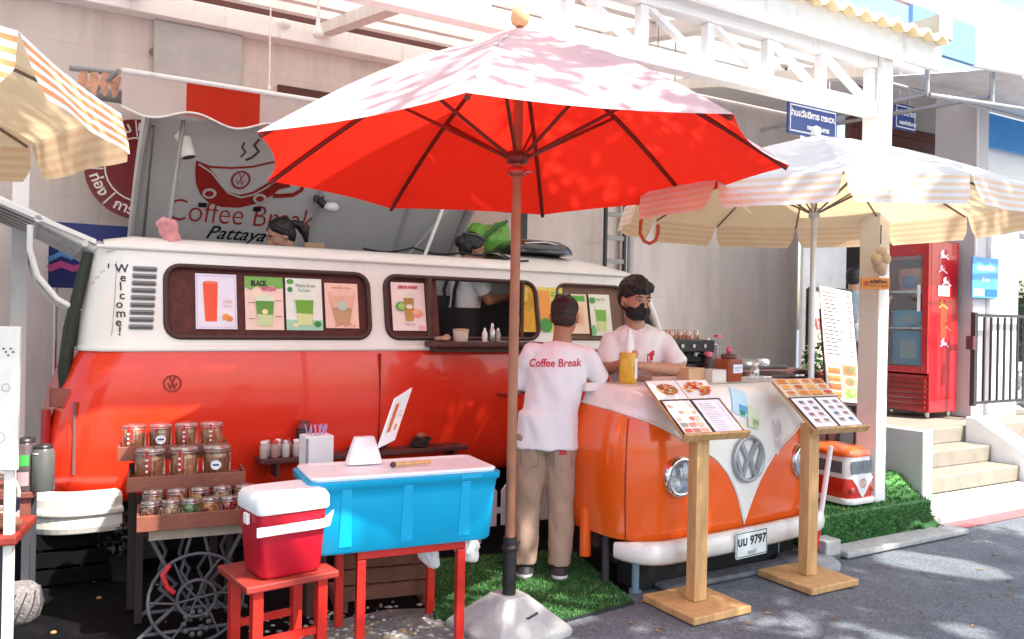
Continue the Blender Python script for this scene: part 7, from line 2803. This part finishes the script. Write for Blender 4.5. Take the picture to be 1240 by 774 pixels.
def make_person(name, label, loc, rotz, J, sk, shirt, pants=None, scale=1.0, group=None, curl=.8, sleeve=.8, voxel=.0075, hem=None, shoe=None):
    t = thing(name, label, 'person', loc, rotz, group)
    t.scale = (scale, scale, scale)
    TH = headframe(Vector(J['head']), J.get('yaw', 0), J.get('pitch', 0), J.get('roll', 0), J.get('hs', 1.0))

    def fill(b, mt):
        head(b, mt, TH)
        nk = Vector(J['neck'])
        hc = TH @ Vector((0, -.03, -.05))
        b.tube([nk - Vector((0, 0, .06)), lerp(nk, hc, .5), hc], [.064, .056, .056], mt, 14)
        torso(b, mt, J)
        for s, sg in (('l', -1), ('r', 1)):
            limb(b, mt, [J['sh_' + s], J['el_' + s], J['wr_' + s]], [.052, .041, .027])
            wr, el = Vector(J['wr_' + s]), Vector(J['el_' + s])
            d = J.get('hd_' + s) or (wr - el)
            hand(b, mt, wr, d, J.get('pn_' + s, (0, 0, -1)), J.get('ts_' + s, 1), curl)
            if 'kn_' + s in J:
                limb(b, mt, [J['hp_' + s], J['kn_' + s], J['an_' + s]], [.085, .056, .040])
                an = Vector(J['an_' + s])
                b.ell(an + Vector((0, .06, -.035)), (.042, .125, .034), mt, 16, 8)
    body = organic('body', t, sk, fill, voxel, 3)

    def fshirt(b, mt):
        torso(b, mt, J, .020)
        hp = Vector(J['hip'])
        if hem is not None:
            b.rings([[Vector((hp.x + x, hp.y + y, z)) for x, y in circ(0, 0, a_ * J.get('w', 1), 24, b_)] for z, a_, b_ in ((hem, .186, .142), (hem + .07, .181, .135), (hem + .14, .176, .128), (hp.z + .12, .168, .12))], mt)
        for s in ('l', 'r'):
            e = lerp(J['sh_' + s], J['el_' + s], sleeve)
            limb(b, mt, [J['sh_' + s], lerp(J['sh_' + s], e, .5)], [.062, .064])
            b.tube([J['sh_' + s], lerp(J['sh_' + s], e, .5), e], [.062, .066, .070], mt, 16)
    mt_ = shirt
    o = organic('shirt', t, mt_, fshirt, .009, 9, .015, 7.5)
    if pants:
        def fpants(b, mt):
            hp = Vector(J['hip'])
            b.ell(hp + Vector((0, 0, -.02)), (.166 * J.get('w', 1), .122, .13), mt, 20, 12)
            for s in ('l', 'r'):
                if 'kn_' + s not in J:
                    continue
                an, kn, h_ = Vector(J['an_' + s]), Vector(J['kn_' + s]), Vector(J['hp_' + s])
                cuff = an + Vector((0, -.005, -.01))
                b.tube([h_ + Vector((0, 0, .05)), h_, lerp(h_, kn, .5), kn, lerp(kn, cuff, .5), cuff], [.108, .104, .094, .081, .074, .072], mt, 18)
        organic('trousers', t, pants, fpants, .009, 4, .011, 10.0)
    if shoe:
        for s in ('l', 'r'):
            an = Vector(J['an_' + s])
            m = MB()
            m.rings([[Vector((an.x + x, an.y + .055 + y, z)) for x, y in [(p[0] * k, p[1] * k2) for p in rrect(.092, .27, .045, 5)]] for z, k, k2 in ((.002, 1, 1), (.025, 1.03, 1.02), (.026, .98, .99), (.055, .92, .93), (.08, .75, .62))], shoe[0], True)
            sh = m.build('shoe', t)
            m = MB()
            m.rings([[Vector((an.x + x, an.y + .055 + y, z)) for x, y in [(p[0] * 1.05, p[1] * 1.03) for p in rrect(.092, .27, .045, 5)]] for z in (.001, .02)], shoe[1], True)
            for k in range(3):
                m.box((an.x - .03, an.y + .09 + k * .02, .066 - k * .004), (an.x + .03, an.y + .098 + k * .02, .078 - k * .004), shoe[1])
            m.build('sole', sh)
    return t, TH, body


brown1 = skinmat('skin_tan', (.42, .20, .12))
brown2 = skinmat('skin_light_tan', (.50, .27, .175))
tee = M('white_tshirt', (.80, .83, .85), rough=.8, var=.04, scale=4, bump=.08, bscale=200)
khaki = M('khaki_cotton', (.42, .29, .21), rough=.8, var=.08, scale=6, bump=.1, bscale=160)

# customer / staff member with his back turned
J = dict(hip=(.02, .0, .86), chest=(.075, .035, 1.20), neck=(.10, .055, 1.405), head=(.115, .085, 1.545), yaw=-.12, pitch=-.18, hs=1.06, w=1.0,
         sh_l=(-.09, .05, 1.325), el_l=(-.165, .12, 1.10), wr_l=(-.06, .33, 1.13),
         sh_r=(.25, .05, 1.315), el_r=(.345, .12, 1.165), wr_r=(.25, .30, 1.215),
         hp_l=(-.062, 0, .80), kn_l=(-.085, .03, .43), an_l=(-.095, 0, .075), hp_r=(.10, 0, .80), kn_r=(.115, .02, .43), an_r=(.115, 0, .075),
         hd_l=(.4, .9, 0), hd_r=(-.35, .9, -.05), ts_r=-1)
man, TH, body = make_person('person', 'person with back turned in white printed t-shirt and khaki trousers leaning on the counter', (.20, 4.83, .02), R(-4), J, brown1, tee, khaki, sleeve=.93, hem=.765,
                            shoe=(M('shoe_black', (.03, .03, .035), rough=.6), M('sole_white', (.75, .75, .73), rough=.6)))


def hair_back(b, mt):
    b.ell((0, -.014, .058), (.081, .098, .076), mt, 24, 14, TH)
    b.ell((0, -.045, .03), (.077, .068, .075), mt, 20, 12, TH)
    b.ell((0, .035, .095), (.066, .06, .04), mt, 16, 10, TH)
    for k in range(26):
        a_ = random.uniform(0, 2 * PI)
        r_ = random.uniform(0, .06)
        p = Vector((r_ * math.cos(a_), -.01 + r_ * 1.1 * math.sin(a_), .115))
        b.tube([p, p + Vector((random.uniform(-.02, .02), .02, .022))], [.013, .004], mt, 6, T=TH)


organic('hair', man, hairm, hair_back, .006, 2, .004, 60)
m = MB()   # faded sides
fade = M('hair_fade', (.038, .02, .014), rough=.7, var=.4, scale=60)
organic('hair_fade', man, fade, lambda b, mt: (b.ell((0, -.035, -.005), (.0735, .0745, .06), mt, 20, 12, TH),), .006, 2)
# lettering on the back of the shirt: projected on the cloth
shirt_o = [c for c in man.children if c.name.startswith('shirt')][0]
trous_o = [c for c in man.children if c.name.startswith('trousers')][0]
bpy.context.view_layer.update()


def on_cloth(o, x, z, off=.002, y0=-1.0, d=(0, 1, 0)):
    ok, loc, nrm, _ = o.ray_cast(Vector((x, y0, z)), Vector(d))
    return (loc + nrm * off) if ok else Vector((x, -.1, z))


m = MB()
mred = ink('C4304A')
m.text('Coffee Break', .062, lambda u, v, w_: on_cloth(shirt_o, .062 + u * .93, 1.275 + v * 1.05 + u * .03, .0035), mred, bold=.0012, ital=.1)
m.build('shirt_lettering', man, recalc=False)
m = MB()
for x, mt in ((-.07, M('pocket_tan', (.5, .35, .24), rough=.8)), (.115, M('pocket_tan', (.5, .35, .24)))):
    pts = [on_cloth(trous_o, x + a, .775 + b, .003) for a, b in ((-.045, 0), (.045, 0), (.045, .012), (-.045, .012))]
    m.poly(pts, M('pocket_seam', (.25, .16, .11), rough=.8))
m.poly([on_cloth(trous_o, .12 + a, .74 + b, .004) for a, b in ((-.02, 0), (.022, 0), (.022, .028), (-.02, .028))], M('red_patch', (.5, .04, .04), rough=.7))
m.poly([on_cloth(trous_o, -.095 + a, .785 + b, .005) for a, b in ((-.008, -.008), (.008, -.008), (.008, .008), (-.008, .008))], white)
seam = M('pocket_seam', (.25, .16, .11), rough=.8)
m.tube([on_cloth(trous_o, .022 + .004 * math.sin(k), .775 - k * .012, .002) for k in range(11)], .0022, seam, 5)
for x0 in (-.075, .12):
    m.tube([on_cloth(trous_o, x0 + a, .755 + b, .002) for a, b in ((-.05, 0), (-.05, -.08), (0, -.105), (.05, -.08), (.05, 0))], .0018, seam, 5)
m.build('pocket', man, recalc=False)

# staff member with the face mask behind the counter
J = dict(hip=(.0, -.06, .96), chest=(.0, .0, 1.32), neck=(.005, .035, 1.515), head=(.025, .085, 1.665), yaw=.42, pitch=-.10, hs=1.13, w=1.03,
         sh_l=(-.175, .02, 1.41), el_l=(-.262, .13, 1.235), wr_l=(.0, .27, 1.265),
         sh_r=(.172, .02, 1.41), el_r=(.215, .10, 1.22), wr_r=(.125, .26, 1.28),
         hp_l=(-.09, -.05, .9), kn_l=(-.1, -.03, .5), an_l=(-.1, -.06, .08), hp_r=(.09, -.05, .9), kn_r=(.1, -.03, .5), an_r=(.1, -.06, .08),
         hd_l=(.95, .25, .12), hd_r=(-.15, .75, .45), pn_l=(0, -.2, -1), pn_r=(-.9, 0, -.3), ts_l=-1, ts_r=1)
peachtee = M('white_server_tshirt', (.84, .83, .83), rough=.8, var=.05, scale=4, bump=.08, bscale=200)
mask_man, TM, _ = make_person('person', 'person with black face mask and pale t-shirt resting both arms on the counter', (.81, 5.20, .015), PI, J, brown2, peachtee, M('dark_trousers', (.03, .03, .035), rough=.8), sleeve=.85, hem=.9, curl=1.1,
                              shoe=(black, rubber))
face(mask_man, TM)


def hair_front(b, mt):
    b.ell((0, -.02, .062), (.090, .103, .088), mt, 24, 14, TM)
    b.ell((0, -.055, .02), (.082, .066, .085), mt, 20, 12, TM)
    rnd = random.Random(5)
    for k in range(80):
        a_ = rnd.uniform(0, 2 * PI)
        el = rnd.uniform(.1, 1.4)
        d = Vector((math.cos(a_) * math.cos(el), math.sin(a_) * math.cos(el), math.sin(el)))
        p = Vector((d.x * .08, -.02 + d.y * .095, .06 + d.z * .08))
        tip = p + d * rnd.uniform(.004, .012) + Vector((rnd.uniform(-.008, .008), .016, -.022 * (1 - d.z)))
        b.tube([p, (p + tip) / 2 + d * .006, tip], [.013, .009, .003], mt, 6, T=TM)
    for k in range(13):
        x = -.066 + k * .011
        p = Vector((x, .066 - abs(x) * .4, .10))
        tip = Vector((x * 1.06 + rnd.uniform(-.012, .012), .094 - abs(x) * .55, .052 + rnd.uniform(-.012, .012)))
        b.tube([p, lerp(p, tip, .5) + Vector((0, .014, .008)), tip], [.013, .010, .003], mt, 6, T=TM)
    for s in (-1, 1):
        b.tube([(s * .078, .005, .07), (s * .08, .012, .02)], [.014, .006], mt, 6, T=TM)


organic('hair', mask_man, hairm, hair_front, .0055, 1, .002, 60)
blackcloth = M('mask_black_cloth', (.012, .012, .014), rough=.75, var=.3, scale=30)


def maskf(b, mt):
    b.ell((0, .028, -.052), (.071, .078, .058), mt, 24, 16, TM)
    b.ell((0, .06, -.02), (.034, .05, .03), mt, 16, 10, TM)
    b.tube([(0, .10, -.015), (0, .112, -.045), (0, .09, -.09)], [.008, .010, .012], mt, 8, T=TM)


mk = organic('face_mask', mask_man, blackcloth, maskf, .006, 3)
m = MB()
for s in (-1, 1):
    m.tube([(s * .062, .035, -.03), (s * .08, .012, -.012), (s * .086, -.012, .018)], .0022, blackcloth, 5, T=TM)
    m.tube([(s * .058, .03, -.07), (s * .078, .008, -.045), (s * .086, -.012, -.03)], .0022, blackcloth, 5, T=TM)
m.build('ear_loop', mask_man)
sh2 = [c for c in mask_man.children if c.name.startswith('shirt')][0]
m = MB()
for (x, z, w_, h_) in ((-.075, 1.32, .012, .05), (-.062, 1.305, .014, .06), (-.085, 1.34, .01, .03)):
    m.poly([on_cloth(sh2, x + a, z + b, .003, 1.0, (0, -1, 0)) for a, b in ((-w_, -h_ / 2), (w_, -h_ / 2), (w_, h_ / 2), (-w_, h_ / 2))], M('shirt_print_red', (.55, .03, .05), rough=.7))
m.build('shirt_print', mask_man, recalc=False)

# two women inside the van
wl = onside(349, 300, .80)
J = dict(hip=(0, 0, .92), chest=(0, .02, 1.22), neck=(0, .03, 1.40), head=(0, .06, 1.535), yaw=0, pitch=-.42, hs=1.02, w=.88,
         sh_l=(-.165, .02, 1.33), el_l=(-.2, .1, 1.08), wr_l=(-.1, .3, 1.05), sh_r=(.165, .02, 1.33), el_r=(.2, .1, 1.08), wr_r=(.1, .3, 1.05),
         hp_l=(-.08, 0, .87), kn_l=(-.09, .02, .47), an_l=(-.09, 0, .08), hp_r=(.08, 0, .87), kn_r=(.09, .02, .47), an_r=(.09, 0, .08))
p_ = Vw(wl.x, .80, .60)
lady1, T1, _ = make_person('person', 'woman with black ponytail looking down inside the van below the coffee cup logo', p_, R(128), J, brown2, M('grey_tshirt', (.5, .47, .47), rough=.8), M('dark_trousers', (.03, .03, .035)), sleeve=.8, hem=.85, shoe=(black, rubber), voxel=.009)
face(lady1, T1)


def hair_w(T, tail):
    def f(b, mt):
        b.ell((0, -.024, .048), (.084, .098, .086), mt, 24, 14, T)
        b.ell((0, -.05, .005), (.076, .066, .085), mt, 20, 12, T)
        b.tube([(-.05, .05, .075), (-.078, .02, .04), (-.08, -.03, .0)], [.02, .02, .022], mt, 8, T=T)
        b.tube([(.05, .05, .075), (.078, .02, .04), (.08, -.03, .0)], [.02, .02, .022], mt, 8, T=T)
        if tail == 'pony':
            b.ell((0, -.125, .05), (.03, .035, .03), mt, 12, 8, T)
            b.tube([(0, -.13, .05), (.0, -.17, .03), (.0, -.185, -.04), (.0, -.17, -.11)], [.025, .035, .035, .012], mt, 10, T=T)
        else:
            b.ell((0, -.12, .03), (.045, .04, .045), mt, 14, 8, T)
    return f


organic('hair', lady1, hairm, hair_w(T1, 'pony'), .007, 2, .004, 60)
wl = onside(568, 300, .55)
J2 = dict(J)
J2.update(head=(0, .07, 1.535), pitch=-.22, hs=1.04, el_r=(.2, .13, 1.12), wr_r=(.12, .36, 1.17), el_l=(-.2, .13, 1.12), wr_l=(-.1, .36, 1.16))
p_ = Vw(wl.x - .04, .55, .575)
bluetee = M('pale_blue_tshirt', (.82, .87, .90), rough=.8, var=.05)
lady2, T2, _ = make_person('person', 'woman in pale blue t-shirt and dark apron working at the open van window', p_, R(-62), J2, brown1, bluetee, M('dark_trousers', (.03, .03, .035)), sleeve=.75, hem=.85, shoe=(black, rubber), voxel=.009)
face(lady2, T2)
organic('hair', lady2, hairm, hair_w(T2, 'bun'), .007, 2, .004, 60)
m = MB()
T_ = Matrix.Translation(Vector(J2['head'])) @ Euler((-.22, 0, 0), 'XYZ').to_matrix().to_4x4()
m.tube([T_ @ Vector((.079 * math.cos(a_) * 1.02, -.01 + .1 * math.sin(a_), .105 + .0 * a_)) for a_ in [2 * PI * i / 18 for i in range(18)]], .007, M('cap_grey', (.12, .12, .13), rough=.7), 6, closed=True)
m.build('headband', lady2)
apron = M('apron_dark', (.022, .018, .026), rough=.75, var=.3)
m = MB()
ring = circ(0, .0, .186 * .9, 20, .15)
m.rings([[Vector((x * s, y * s, z)) for x, y in ring] for s, z in ((1.08, .78), (1.1, .95), (1.06, 1.06))], apron, True, True, False)
for s in (-1, 1):
    m.tube([(s * .06, -.12, 1.06), (s * .11, -.128, 1.2), (s * .10, -.08, 1.36), (s * .095, .0, 1.405), (s * .09, .08, 1.36), (s * .08, .145, 1.2)], .016, apron, 8)
m.build('apron', lady2)

# person in the shop behind the fridge
q_ = P(1033, 320, 8.9)
J3 = dict(J)
J3.update(head=(0, .05, 1.545), pitch=0, yaw=.1, w=1.0, wr_r=(.22, .5, 1.33), el_r=(.26, .24, 1.2))
guest, T3, _ = make_person('person', 'person in grey blue shirt seen from behind in the doorway, reaching towards the fridge', (q_.x, q_.y, .525), R(-42), J3, brown2, M('grey_blue_shirt', (.36, .44, .52), rough=.8), M('dark_trousers', (.03, .03, .035)), sleeve=.8, hem=.85, shoe=(black, rubber), voxel=.01)
organic('hair', guest, hairm, lambda b, mt: (b.ell((0, -.015, .055), (.083, .1, .08), mt, 22, 12, T3), b.ell((0, -.05, .01), (.078, .066, .08), mt, 18, 10, T3)), .008, 2, .004, 60)
